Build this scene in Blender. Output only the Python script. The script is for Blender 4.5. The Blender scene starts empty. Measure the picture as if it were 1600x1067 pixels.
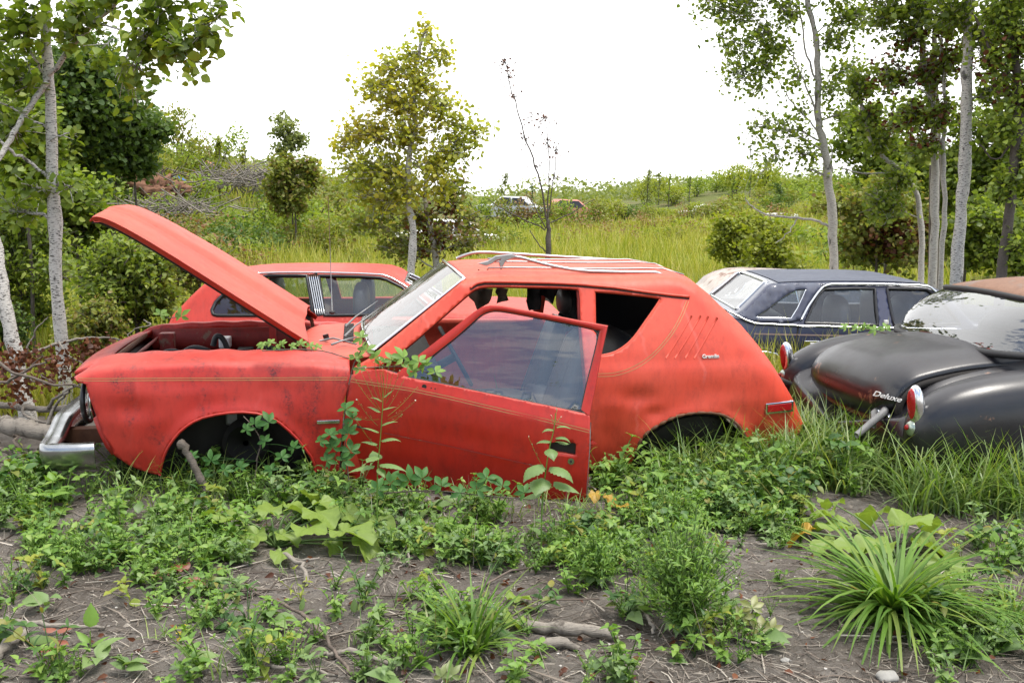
import bpy, math, random
import numpy as np
from mathutils import Vector, Matrix, noise as mnoise
from mathutils.geometry import delaunay_2d_cdt
R = math.radians
random.seed(7)
rng = np.random.default_rng(11)
SC = bpy.context.scene

# ------------------------------------------------------------------ camera
CAM_H = 1.60
PITCH = R(8.30)
FPX = 1600.0
cam_d = bpy.data.cameras.new("camera")
cam = bpy.data.objects.new("camera", cam_d)
SC.collection.objects.link(cam)
cam.location = (0, 0, CAM_H)
cam.rotation_euler = (math.pi / 2 - PITCH, 0, 0)
cam_d.sensor_width = 36.0
cam_d.lens = 36.0
cam_d.clip_start = 0.05
cam_d.clip_end = 3000
SC.camera = cam

# ------------------------------------------------------------------ light, sky, exposure
SUN_EL, SUN_AZ = R(70), R(125)          # azimuth measured from +Y, clockwise towards +X
SC.view_settings.view_transform = 'Standard'
SC.view_settings.look = 'None'
SC.view_settings.gamma = 1.0
SC.view_settings.exposure = 1.40
world = bpy.data.worlds.new("World")
SC.world = world
world.use_nodes = True
wn, wl = world.node_tree.nodes, world.node_tree.links
wn.clear()
w_out = wn.new('ShaderNodeOutputWorld')
w_bg = wn.new('ShaderNodeBackground'); w_bg.inputs['Strength'].default_value = 0.10
w_cl = wn.new('ShaderNodeBackground'); w_cl.inputs['Strength'].default_value = 0.86
w_mix = wn.new('ShaderNodeMixShader')
sky = wn.new('ShaderNodeTexSky'); sky.sky_type = 'NISHITA'; sky.sun_disc = False
sky.sun_elevation = SUN_EL; sky.sun_rotation = SUN_AZ
w_tc = wn.new('ShaderNodeTexCoord')
w_map = wn.new('ShaderNodeMapping'); w_map.inputs['Scale'].default_value = (1.2, 1.2, 4.5)
w_no = wn.new('ShaderNodeTexNoise'); w_no.inputs['Scale'].default_value = 1.6
w_no.inputs['Detail'].default_value = 7; w_no.inputs['Roughness'].default_value = 0.55
w_sep = wn.new('ShaderNodeSeparateXYZ')
w_r = wn.new('ShaderNodeMapRange')       # clouds thin out where the sky opens behind the camera
w_r.inputs['From Min'].default_value = -0.1; w_r.inputs['From Max'].default_value = 0.45
w_r.inputs['To Min'].default_value = 0.06; w_r.inputs['To Max'].default_value = 0.55
w_add = wn.new('ShaderNodeMath'); w_add.operation = 'ADD'
w_ramp = wn.new('ShaderNodeValToRGB')
w_ramp.color_ramp.elements[0].position = 0.47; w_ramp.color_ramp.elements[1].position = 0.66
w_c = wn.new('ShaderNodeValToRGB')
w_c.color_ramp.elements[0].position = 0.35; w_c.color_ramp.elements[0].color = (0.62, 0.66, 0.72, 1)
w_c.color_ramp.elements[1].position = 0.62; w_c.color_ramp.elements[1].color = (1, 1, 1, 1)
wl.new(w_tc.outputs['Generated'], w_map.inputs['Vector'])
wl.new(w_map.outputs['Vector'], w_no.inputs['Vector'])
wl.new(w_tc.outputs['Generated'], w_sep.inputs[0])
wl.new(w_sep.outputs['Y'], w_r.inputs['Value'])
wl.new(w_no.outputs['Fac'], w_add.inputs[0]); wl.new(w_r.outputs[0], w_add.inputs[1])
wl.new(w_add.outputs[0], w_ramp.inputs['Fac'])
wl.new(w_add.outputs[0], w_c.inputs['Fac'])
wl.new(w_c.outputs['Color'], w_cl.inputs['Color'])
wl.new(sky.outputs['Color'], w_bg.inputs['Color'])
wl.new(w_ramp.outputs['Color'], w_mix.inputs['Fac'])
wl.new(w_bg.outputs[0], w_mix.inputs[1]); wl.new(w_cl.outputs[0], w_mix.inputs[2])
wl.new(w_mix.outputs[0], w_out.inputs['Surface'])

sun_d = bpy.data.lights.new("sun", 'SUN')
sun_d.energy = 1.7; sun_d.angle = R(22); sun_d.color = (1.0, 0.95, 0.87)
sun = bpy.data.objects.new("sun", sun_d)
SC.collection.objects.link(sun)
_dir = Vector((math.sin(SUN_AZ) * math.cos(SUN_EL), math.cos(SUN_AZ) * math.cos(SUN_EL), math.sin(SUN_EL)))
sun.rotation_euler = _dir.to_track_quat('Z', 'Y').to_euler()
SC.cycles.max_bounces = 8
SC.cycles.transparent_max_bounces = 16
SC.cycles.diffuse_bounces = 3
SC.cycles.glossy_bounces = 3
SC.cycles.caustics_reflective = False
SC.cycles.caustics_refractive = False
SC.cycles.sample_clamp_indirect = 6

# ------------------------------------------------------------------ helpers
def ray(px, py):
    u = (px - 800.0) / FPX; v = (533.5 - py) / FPX
    c, s = math.cos(PITCH), math.sin(PITCH)
    return np.array([u, c + v * s, -s + v * c])

def at(px, py, Y):
    d = ray(px, py)
    return np.array([0, 0, CAM_H]) + d * (Y / d[1])

def ground(px, py, z=0.0):
    d = ray(px, py)
    return np.array([0, 0, CAM_H]) + d * ((z - CAM_H) / d[2])

def ss(a, b, x):
    t = np.clip((np.asarray(x, float) - a) / (b - a), 0, 1)
    return t * t * (3 - 2 * t)

class MB:
    """collects vertices and faces of ONE mesh"""
    def __init__(s): s.v = []; s.f = []; s.m = []; s.n = 0
    def add(s, v, f, mi=0):
        v = np.asarray(v, float).reshape(-1, 3)
        s.v.append(v)
        for q in f: s.f.append(tuple(int(i) + s.n for i in q)); s.m.append(mi)
        s.n += len(v)
        return s
    def grid(s, P, mi=0, closed_u=False, closed_v=False, flip=False):
        P = np.asarray(P, float); a, b = P.shape[:2]
        f = []
        for i in range(a if closed_u else a - 1):
            for j in range(b if closed_v else b - 1):
                i2, j2 = (i + 1) % a, (j + 1) % b
                q = (i * b + j, i * b + j2, i2 * b + j2, i2 * b + j)
                f.append(q[::-1] if flip else q)
        return s.add(P.reshape(-1, 3), f, mi)
    def tube(s, pts, rad, k=8, cap=True, mi=0):
        pts = np.asarray(pts, float); n = len(pts)
        rad = np.full(n, rad, float) if np.isscalar(rad) else np.asarray(rad, float)
        rings = []
        up = None
        for i in range(n):
            t = pts[min(i + 1, n - 1)] - pts[max(i - 1, 0)]
            t = t / (np.linalg.norm(t) + 1e-9)
            if up is None:
                a = np.array([0, 0, 1.0]) if abs(t[2]) < 0.9 else np.array([1.0, 0, 0])
            else: a = up
            x = np.cross(t, a); x /= np.linalg.norm(x) + 1e-9
            y = np.cross(x, t); up = y
            th = np.linspace(0, 2 * math.pi, k, endpoint=False)
            rings.append(pts[i] + rad[i] * (np.cos(th)[:, None] * x + np.sin(th)[:, None] * y))
        base = s.n
        s.grid(np.array(rings), mi, closed_v=True)
        if cap:
            s.f.append(tuple(base + j for j in range(k))); s.m.append(mi)
            s.f.append(tuple(base + (n - 1) * k + j for j in range(k))[::-1]); s.m.append(mi)
        return s
    def box(s, lo, hi, mi=0, M=None):
        x0, y0, z0 = lo; x1, y1, z1 = hi
        v = np.array([(x0,y0,z0),(x1,y0,z0),(x1,y1,z0),(x0,y1,z0),(x0,y0,z1),(x1,y0,z1),(x1,y1,z1),(x0,y1,z1)], float)
        if M is not None: v = (np.array(M)[:3, :3] @ v.T).T + np.array(M)[:3, 3]
        return s.add(v, [(0,3,2,1),(4,5,6,7),(0,1,5,4),(1,2,6,5),(2,3,7,6),(3,0,4,7)], mi)
    def ell(s, c, r, nu=14, nv=10, p=2.0, M=None, mi=0, th0=-90, th1=90):
        P = []
        sg = lambda x: np.sign(x) * abs(x) ** (2.0 / p)
        for i in range(nv + 1):
            ph = R(th0 + (th1 - th0) * i / nv)
            row = []
            for j in range(nu):
                a = 2 * math.pi * j / nu
                row.append((r[0] * sg(math.cos(ph)) * sg(math.cos(a)), r[1] * sg(math.cos(ph)) * sg(math.sin(a)), r[2] * sg(math.sin(ph))))
            P.append(row)
        P = np.array(P, float)
        if M is not None: P = P @ np.array(M)[:3, :3].T
        return s.grid(P + np.array(c, float), mi, closed_v=True)
    def obj(s, name, mats, parent=None, smooth=True, off=(0, 0, 0), merge=0, solid=None, soff=-1, bevel=None, auto=None):
        me = bpy.data.meshes.new(name)
        v = np.concatenate(s.v) + np.array(off)
        me.from_pydata(v.tolist(), [], s.f)
        if not isinstance(mats, (list, tuple)): mats = [mats]
        for m in mats: me.materials.append(m)
        me.polygons.foreach_set('material_index', s.m)
        me.update()
        if merge:
            import bmesh
            bm = bmesh.new(); bm.from_mesh(me)
            bmesh.ops.remove_doubles(bm, verts=bm.verts, dist=merge)
            bm.to_mesh(me); bm.free()
        if smooth: me.polygons.foreach_set('use_smooth', [True] * len(me.polygons))
        o = bpy.data.objects.new(name, me)
        SC.collection.objects.link(o)
        if parent is not None: o.parent = parent
        if bevel:
            b = o.modifiers.new('b', 'BEVEL'); b.width = bevel; b.segments = 2; b.limit_method = 'ANGLE'
        if solid:
            b = o.modifiers.new('s', 'SOLIDIFY'); b.thickness = solid; b.offset = soff; b.use_rim = True
        if auto:
            try: me.set_sharp_from_angle(angle=R(auto))
            except Exception: pass
        return o

def np_mesh(name, V, quads, mat, parent=None, smooth=False):
    """V (n,3), quads (m,k) -> object, fast"""
    me = bpy.data.meshes.new(name)
    m, k = quads.shape
    me.vertices.add(len(V)); me.vertices.foreach_set('co', np.ascontiguousarray(V, dtype=np.float32).ravel())
    me.loops.add(m * k); me.loops.foreach_set('vertex_index', np.ascontiguousarray(quads, dtype=np.int32).ravel())
    me.polygons.add(m); me.polygons.foreach_set('loop_start', np.arange(0, m * k, k, dtype=np.int32))
    try: me.polygons.foreach_set('loop_total', np.full(m, k, dtype=np.int32))
    except Exception: pass
    me.materials.append(mat)
    me.update(calc_edges=True)
    if smooth: me.polygons.foreach_set('use_smooth', [True] * m)
    o = bpy.data.objects.new(name, me); SC.collection.objects.link(o)
    if parent is not None: o.parent = parent
    return o

def tag(o, label=None, cat=None, group=None, kind=None):
    if label: o['label'] = label
    if cat: o['category'] = cat
    if group: o['group'] = group
    if kind: o['kind'] = kind
    return o

def empty(name, loc, rz=0.0, label=None, cat=None, group=None):
    o = bpy.data.objects.new(name, None); SC.collection.objects.link(o)
    o.location = tuple(float(c) for c in loc); o.rotation_euler = (0, 0, rz); o.empty_display_size = 0.2
    return tag(o, label, cat, group)

# ------------------------------------------------------------------ materials
MATS = {}
def mat(name):
    m = bpy.data.materials.new(name); m.use_nodes = True
    MATS[name] = m
    nt = m.node_tree; nt.nodes.clear()
    out = nt.nodes.new('ShaderNodeOutputMaterial')
    return m, nt, out
def N(nt, t, **kw):
    n = nt.nodes.new(t)
    for k, v in kw.items():
        if k in n.inputs: n.inputs[k].default_value = v
        else: setattr(n, k, v)
    return n
def L(nt, a, b): nt.links.new(a, b)
def ramp(nt, fac, stops):
    r = nt.nodes.new('ShaderNodeValToRGB')
    e = r.color_ramp.elements
    while len(e) < len(stops): e.new(0.5)
    for x, (p, c) in zip(e, stops):
        x.position = p; x.color = (*c, 1) if len(c) == 3 else c
    L(nt, fac, r.inputs['Fac'])
    return r.outputs['Color']
def mixc(nt, fac, a, b, mode='MIX'):
    m = nt.nodes.new('ShaderNodeMix'); m.data_type = 'RGBA'; m.blend_type = mode
    for sock, v in ((m.inputs[0], fac), (m.inputs[6], a), (m.inputs[7], b)):
        if hasattr(v, 'is_output'): L(nt, v, sock)
        elif isinstance(v, (int, float)): sock.default_value = v
        else: sock.default_value = (*v, 1)
    return m.outputs[2]
def mathn(nt, op, a, b=0.0, c=None):
    m = nt.nodes.new('ShaderNodeMath'); m.operation = op
    for sock, v in zip(m.inputs, (a, b, c)):
        if v is None: continue
        if hasattr(v, 'is_output'): L(nt, v, sock)
        else: sock.default_value = v
    return m.outputs[0]
def noise(nt, scale, detail=4, rough=0.55, stretch=None, coord='Object', dist=0.0):
    tc = nt.nodes.new('ShaderNodeTexCoord')
    vec = tc.outputs[coord]
    if stretch:
        mp = nt.nodes.new('ShaderNodeMapping'); mp.inputs['Scale'].default_value = stretch
        L(nt, vec, mp.inputs[0]); vec = mp.outputs[0]
    n = nt.nodes.new('ShaderNodeTexNoise')
    n.inputs['Scale'].default_value = scale; n.inputs['Detail'].default_value = detail
    n.inputs['Roughness'].default_value = rough; n.inputs['Distortion'].default_value = dist
    L(nt, vec, n.inputs['Vector'])
    return n.outputs['Fac']
def bump(nt, h, strength=0.3, dist=0.01):
    b = nt.nodes.new('ShaderNodeBump'); b.inputs['Strength'].default_value = strength; b.inputs['Distance'].default_value = dist
    L(nt, h, b.inputs['Height'])
    return b.outputs['Normal']
def principled(nt, out, color, rough=0.5, metal=0.0, normal=None, coat=0.0, spec=None, coat_rough=0.1):
    p = nt.nodes.new('ShaderNodeBsdfPrincipled')
    for k, v in (('Base Color', color), ('Roughness', rough), ('Metallic', metal)):
        if hasattr(v, 'is_output'): L(nt, v, p.inputs[k])
        elif k == 'Base Color': p.inputs[k].default_value = (*v, 1)
        else: p.inputs[k].default_value = v
    if normal is not None: L(nt, normal, p.inputs['Normal'])
    if coat: p.inputs['Coat Weight'].default_value = coat; p.inputs['Coat Roughness'].default_value = coat_rough
    if spec is not None: p.inputs['Specular IOR Level'].default_value = spec
    L(nt, p.outputs[0], out.inputs['Surface'])
    return p

def simple(name, col, rough=0.5, metal=0.0, var=0.25, scale=18, bmp=0.1, spec=None):
    m, nt, out = mat(name)
    n1 = noise(nt, scale, 5)
    c = mixc(nt, n1, tuple(x * (1 - var) for x in col), tuple(min(1, x * (1 + var)) for x in col))
    principled(nt, out, c, rough, metal, bump(nt, n1, bmp, 0.004), spec=spec)
    return m

def weathered_paint(name, base, faded, grime, rough=0.38, fade_amt=0.5, grime_amt=0.35, rust=0.0, coat=0.25, dustup=0.35, dust=(0.5, 0.3, 0.25), scr=.03):
    m, nt, out = mat(name)
    big = noise(nt, 2.2, 3, 0.5)
    mid = noise(nt, 9, 6, 0.65, stretch=(1, 1, 0.5))
    fine = noise(nt, 70, 4, 0.7)
    c = mixc(nt, mathn(nt, 'MULTIPLY', ramp(nt, big, [(0.35, (0, 0, 0)), (0.7, (1, 1, 1))]), fade_amt), base, faded)
    # grime: blotches and speckle
    g1 = ramp(nt, mid, [(0.50, (0, 0, 0)), (0.72, (1, 1, 1))])
    g2 = ramp(nt, fine, [(0.40, (0, 0, 0)), (0.75, (1, 1, 1))])
    g = mathn(nt, 'MULTIPLY', mathn(nt, 'MULTIPLY', g1, g2), grime_amt * 2.2)
    c = mixc(nt, mathn(nt, 'MINIMUM', g, 0.9), c, grime)
    # dust that settled on upward faces
    geo = nt.nodes.new('ShaderNodeNewGeometry'); sep = nt.nodes.new('ShaderNodeSeparateXYZ')
    L(nt, geo.outputs['Normal'], sep.inputs[0])
    up = ramp(nt, sep.outputs['Z'], [(0.45, (0, 0, 0)), (0.95, (1, 1, 1))])
    dd = mathn(nt, 'MULTIPLY', up, mathn(nt, 'MULTIPLY', ramp(nt, noise(nt, 5, 6, 0.7, stretch=(0.6, 2, 1)), [(0.25, (0.3, 0.3, 0.3)), (0.7, (1, 1, 1))]), dustup))
    c = mixc(nt, dd, c, dust)
    # thin pale scratches
    w = nt.nodes.new('ShaderNodeTexWave'); w.inputs['Scale'].default_value = 3; w.inputs['Distortion'].default_value = 3.5
    w.inputs['Detail'].default_value = 3; w.inputs['Detail Scale'].default_value = 0.6
    tc = nt.nodes.new('ShaderNodeTexCoord'); mp = nt.nodes.new('ShaderNodeMapping'); mp.inputs['Scale'].default_value = (0.35, 1, 1.9)
    L(nt, tc.outputs['Object'], mp.inputs[0]); L(nt, mp.outputs[0], w.inputs['Vector'])
    scf = mathn(nt, 'MULTIPLY', ramp(nt, w.outputs['Fac'], [(0.985, (0, 0, 0)), (1.0, (1, 1, 1))]),
                ramp(nt, noise(nt, 3.1, 2), [(0.52, (0, 0, 0)), (0.62, (1, 1, 1))]))
    c = mixc(nt, mathn(nt, 'MULTIPLY', scf, scr), c, tuple(min(1, x + 0.25) for x in faded))
    if rust > 0:
        rf = ramp(nt, noise(nt, 3.5, 8, 0.7), [(0.62 - rust * 0.25, (0, 0, 0)), (0.66 - rust * 0.25, (1, 1, 1))])
        rc = mixc(nt, fine, (0.10, 0.045, 0.025), (0.25, 0.135, 0.085))
        c = mixc(nt, rf, c, rc)
    rr = mathn(nt, 'ADD', mathn(nt, 'MULTIPLY', mid, 0.3), rough - 0.1)
    rr = mathn(nt, 'ADD', rr, mathn(nt, 'MULTIPLY', dd, 0.4))
    mot = noise(nt, 22, 5, 0.75, stretch=(1, 1, .35))
    c = mixc(nt, 1.0, c, ramp(nt, mot, [(0.3, (.80, .78, .78)), (0.5, (1, 1, 1)), (0.75, (1.10, 1.16, 1.16))]), 'MULTIPLY')
    dent = noise(nt, 1.7, 2, 0.4)
    nrm = bump(nt, mathn(nt, 'ADD', mathn(nt, 'MULTIPLY', dent, 1.0), mathn(nt, 'MULTIPLY', fine, 0.012)), 0.35, 0.05)
    principled(nt, out, c, rr, 0.0, nrm, coat=coat, coat_rough=0.18)
    return m

def glass_mat(name, tint=(0.8, 0.85, 0.84), base=0.07, dust=0.15, dcol=(0.45, 0.45, 0.42), power=3.5, gain=0.9, rough=0.02, streak=(1, 1, 1), wave=0.0):
    m, nt, out = mat(name)
    lw = nt.nodes.new('ShaderNodeLayerWeight'); lw.inputs['Blend'].default_value = 0.5
    f = mathn(nt, 'POWER', lw.outputs['Facing'], power)
    f = mathn(nt, 'MINIMUM', mathn(nt, 'ADD', mathn(nt, 'MULTIPLY', f, gain), base), 1.0)
    tr = N(nt, 'ShaderNodeBsdfTransparent'); tr.inputs['Color'].default_value = (*tint, 1)
    gl = N(nt, 'ShaderNodeBsdfGlossy'); gl.inputs['Roughness'].default_value = rough
    if wave:
        L(nt, bump(nt, noise(nt, 3.0, 3, 0.5, stretch=streak), wave, 0.05), gl.inputs['Normal'])
    mx = nt.nodes.new('ShaderNodeMixShader'); L(nt, f, mx.inputs[0]); L(nt, tr.outputs[0], mx.inputs[1]); L(nt, gl.outputs[0], mx.inputs[2])
    df = N(nt, 'ShaderNodeBsdfDiffuse')
    L(nt, mixc(nt, noise(nt, 30, 4), tuple(x * 0.6 for x in dcol), dcol), df.inputs['Color'])
    dn = mathn(nt, 'MULTIPLY', ramp(nt, noise(nt, 4, 7, 0.7, stretch=streak), [(0.35, (0.15, 0.15, 0.15)), (0.75, (1, 1, 1))]), dust)
    m2 = nt.nodes.new('ShaderNodeMixShader'); L(nt, dn, m2.inputs[0]); L(nt, mx.outputs[0], m2.inputs[1]); L(nt, df.outputs[0], m2.inputs[2])
    L(nt, m2.outputs[0], out.inputs['Surface'])
    return m

def leaf_mat(name, cols, trans=0.35, rough=0.5, patch=0.0, patch_cols=None, gloss=0.08):
    """cols: dark..light list of colours picked per leaf"""
    m, nt, out = mat(name)
    geo = nt.nodes.new('ShaderNodeNewGeometry')
    stops = [(i / max(1, len(cols) - 1), c) for i, c in enumerate(cols)]
    c = ramp(nt, geo.outputs['Random Per Island'], stops)
    if patch_cols:
        pn = noise(nt, patch, 3, 0.6)
        c2 = ramp(nt, geo.outputs['Random Per Island'], [(i / max(1, len(patch_cols) - 1), k) for i, k in enumerate(patch_cols)])
        c = mixc(nt, ramp(nt, pn, [(0.42, (0, 0, 0)), (0.6, (1, 1, 1))]), c, c2)
    c = mixc(nt, 0.35, c, mixc(nt, noise(nt, 60, 3), (0.5, 0.5, 0.5), (1.3, 1.3, 1.3)), 'MULTIPLY')
    df = N(nt, 'ShaderNodeBsdfDiffuse'); L(nt, c, df.inputs['Color'])
    tl = N(nt, 'ShaderNodeBsdfTranslucent')
    L(nt, mixc(nt, 1.0, c, (1.25, 1.3, 0.55), 'MULTIPLY'), tl.inputs['Color'])
    mx = N(nt, 'ShaderNodeMixShader'); mx.inputs[0].default_value = trans
    L(nt, df.outputs[0], mx.inputs[1]); L(nt, tl.outputs[0], mx.inputs[2])
    gl = N(nt, 'ShaderNodeBsdfGlossy'); gl.inputs['Roughness'].default_value = rough
    m2 = N(nt, 'ShaderNodeMixShader'); m2.inputs[0].default_value = gloss
    L(nt, mx.outputs[0], m2.inputs[1]); L(nt, gl.outputs[0], m2.inputs[2])
    L(nt, m2.outputs[0], out.inputs['Surface'])
    return m

RED = weathered_paint('red_paint_door_shaded', (0.37, 0.010, 0.004), (0.39, 0.018, 0.007), (0.06, 0.008, 0.008), rough=0.38, grime_amt=0.40, fade_amt=.8, dustup=0.45, dust=(0.46, 0.10, 0.06), coat=0)  # door gets less light; that shade is put into this darker red
RED_B = weathered_paint('red_paint', (0.54, 0.040, 0.016), (0.56, 0.070, 0.036), (0.16, 0.016, 0.014), rough=0.44, grime_amt=0.25, fade_amt=.9, dustup=0.50, dust=(0.52, 0.13, 0.075), coat=0, scr=.10)  # same car paint, lighter: the quarter's upward lean to the light is in the colour
RED_F = weathered_paint('red_paint_fender', (0.40, 0.016, 0.010), (0.43, 0.034, 0.022), (0.05, 0.009, 0.012), rough=0.42, grime_amt=0.85, fade_amt=.9, dustup=0.45, dust=(0.42, 0.10, 0.075), coat=0)
RED_H = weathered_paint('red_paint_hood', (0.40, 0.024, 0.011), (0.46, 0.055, 0.028), (0.2, 0.03, 0.02), rough=0.46, grime_amt=0.35, fade_amt=.8, dustup=0.5, dust=(0.52, 0.15, 0.10), coat=0)
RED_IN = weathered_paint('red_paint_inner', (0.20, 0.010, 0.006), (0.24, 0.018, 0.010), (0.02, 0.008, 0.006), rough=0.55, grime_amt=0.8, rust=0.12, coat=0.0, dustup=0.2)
RED2 = weathered_paint('orange_red_paint', (0.42, 0.020, 0.010), (0.45, 0.038, 0.020), (0.12, 0.02, 0.02), rough=0.5, grime_amt=0.3, dustup=0.4, dust=(0.40, 0.10, 0.065), coat=.06)
BLUE = weathered_paint('dark_blue_paint', (0.016, 0.020, 0.055), (0.03, 0.03, 0.06), (0.012, 0.012, 0.016), rough=0.30, grime_amt=0.2, dustup=0.3, dust=(0.10, 0.12, 0.16), coat=0.6)
VINYL = weathered_paint('cracked_blue_vinyl', (0.035, 0.042, 0.075), (0.08, 0.09, 0.12), (0.015, 0.012, 0.012), rough=0.6, grime_amt=0.5, dustup=0.5, dust=(0.16, 0.17, 0.19), coat=0)
BLACK = weathered_paint('worn_black_paint', (0.004, 0.004, 0.006), (0.008, 0.008, 0.012), (0.014, 0.008, 0.007), rough=0.26, grime_amt=0.6, dustup=0.40, dust=(0.050, 0.046, 0.054), rust=.03, coat=0.18, scr=0)
RUSTROOF = weathered_paint('rusted_roof_paint', (0.10, 0.085, 0.08), (0.16, 0.13, 0.12), (0.08, 0.04, 0.03), rough=0.6, grime_amt=0.4, rust=0.75, coat=0, dustup=0.3, dust=(0.32, 0.2, 0.15))
CREAM = weathered_paint('rusty_cream_paint', (0.42, 0.38, 0.34), (0.5, 0.46, 0.4), (0.15, 0.07, 0.04), rough=0.5, grime_amt=0.5, rust=0.15, coat=0)
CHROME = simple('weathered_chrome', (0.62, 0.63, 0.65), 0.16, 1.0, 0.15, 40, 0.05)
BUMPER = simple('dull_chrome', (0.34, 0.35, 0.36), 0.26, 1.0, 0.35, 14, 0.12)
RACK = simple('rack_metal', (0.36, 0.355, 0.35), 0.34, 0.9, 0.2, 30, 0.05)
RUBBER = simple('black_rubber', (0.016, 0.016, 0.017), 0.6, 0, 0.4, 30, 0.2)
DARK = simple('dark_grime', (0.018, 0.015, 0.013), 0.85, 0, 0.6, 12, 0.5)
SEAT = simple('charcoal_vinyl', (0.045, 0.045, 0.048), 0.45, 0, 0.3, 25, 0.15)
CLOTH = simple('torn_headliner', (0.13, 0.10, 0.075), 0.95, 0, 0.45, 22, 0.6)
BCLOTH = simple('black_cloth', (0.03, 0.03, 0.032), 0.9, 0, 0.4, 22, 0.5)
RUSTM = simple('rusty_metal', (0.13, 0.055, 0.028), 0.8, 0.1, 0.6, 20, 0.5)
GREYM = simple('grey_metal', (0.20, 0.20, 0.20), 0.5, 0.5, 0.4, 20, 0.3)
GOLD = simple('gold_pinstripe', (0.42, 0.27, 0.11), 0.5, 0, 0.2, 30, 0.0)
BEIGE = simple('dull_stripe', (0.30, 0.22, 0.20), 0.5, 0, 0.2, 30, 0.0)
LENS = simple('red_lens', (0.30, 0.008, 0.010), 0.12, 0, 0.2, 90, 0.3)
WHITE = simple('white_enamel', (0.70, 0.70, 0.68), 0.4, 0, 0.1, 20, 0.05)
LAMP = simple('lamp_glass', (0.55, 0.57, 0.60), 0.08, 0.4, 0.2, 60, 0.4)
GREENCH = simple('tarnished_chrome', (0.35, 0.40, 0.34), 0.3, 0.9, 0.3, 20, 0.2)
BLACKTRIM = simple('black_trim', (0.012, 0.012, 0.014), 0.35, 0, 0.3, 20, 0.0)
LIGHTIN = simple('pale_interior', (0.30, 0.33, 0.34), 0.7, 0, 0.3, 6, 0.2)
GL_WIND = glass_mat('windshield_glass', (0.80, 0.84, 0.82), base=0.15, dust=0.22, dcol=(0.30, 0.30, 0.27), power=2.0, gain=0.5, rough=0.06, streak=(1, 1.6, 1.2), wave=0.18)
GL_DOOR = glass_mat('door_glass', (0.86, 0.92, 0.90), base=0.17, dust=0.04, power=2.5, gain=0.7, rough=0.02, wave=0.03, streak=(0.5, 1, 3))
GL_SIDE = glass_mat('side_glass', (0.80, 0.86, 0.88), base=0.10, dust=0.05, power=2.5, gain=0.8, rough=0.02)
GL_BACK = glass_mat('curved_rear_glass', (0.35, 0.38, 0.42), base=0.20, dust=0.08, dcol=(0.3, 0.3, 0.32), power=2.0, gain=0.6, rough=0.04, streak=(1, 1, 4), wave=0.5)
# ------------------------------------------------------------------ vehicle tools
class Frame:
    """vehicle coordinates: s along the near side (to the right), t away from the viewer, z up"""
    def __init__(f, O, alpha, W):
        f.O = np.array(O, float); f.a = alpha; f.W = W
        c, s = math.cos(alpha), math.sin(alpha)
        f.R = np.array([[c, s, 0], [-s, c, 0], [0, 0, 1.0]])     # world -> local
        f.c = f.R @ (np.array([0, 0, CAM_H]) - f.O)
        f.off = (0, -W / 2, 0)
    def root_loc(f): return f.O + f.R.T @ np.array([0, f.W / 2, 0])
    def L(f, px, py, t):
        d = f.R @ ray(px, py)
        return f.c + d * ((t - f.c[1]) / d[1])
    def side(f, px, py, T, extra=0.0):
        t = 0.05
        for _ in range(8):
            p = f.L(px, py, t); t = float(T(p[0], p[2])) + extra
        return f.L(px, py, t)
    def sz(f, pts, T, extra=0.0):
        return np.array([f.side(x, y, T, extra)[[0, 2]] for x, y in pts])

def resample(P, step, closed=False):
    P = np.asarray(P, float)
    if closed: P = np.vstack([P, P[:1]])
    out = [P[0]]
    for a, b in zip(P[:-1], P[1:]):
        n = max(1, int(math.ceil(np.linalg.norm(b - a) / step)))
        for i in range(1, n + 1): out.append(a + (b - a) * i / n)
    out = np.array(out)
    return out[:-1] if closed else out

def smooth_poly(P, it=2):
    """Chaikin, endpoints kept"""
    P = np.asarray(P, float)
    for _ in range(it):
        Q = [P[0]]
        for a, b in zip(P[:-1], P[1:]): Q += [a * .75 + b * .25, a * .25 + b * .75]
        Q.append(P[-1]); P = np.array(Q)
    return P

def inside(poly, X):
    x, y = X[:, 0], X[:, 1]; c = np.zeros(len(X), bool); n = len(poly)
    for i in range(n):
        x1, y1 = poly[i]; x2, y2 = poly[(i + 1) % n]
        k = ((y1 > y) != (y2 > y)) & (x < (x2 - x1) * (y - y1) / ((y2 - y1) if y2 != y1 else 1e-12) + x1)
        c ^= k
    return c

def dist_poly(P, X):
    d = np.full(len(X), 1e9)
    for a, b in zip(P[:-1], P[1:]):
        ab = b - a; L2 = (ab ** 2).sum() + 1e-12
        t = np.clip(((X - a) @ ab) / L2, 0, 1)
        d = np.minimum(d, np.linalg.norm(X - (a + t[:, None] * ab), axis=1))
    return d

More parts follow.
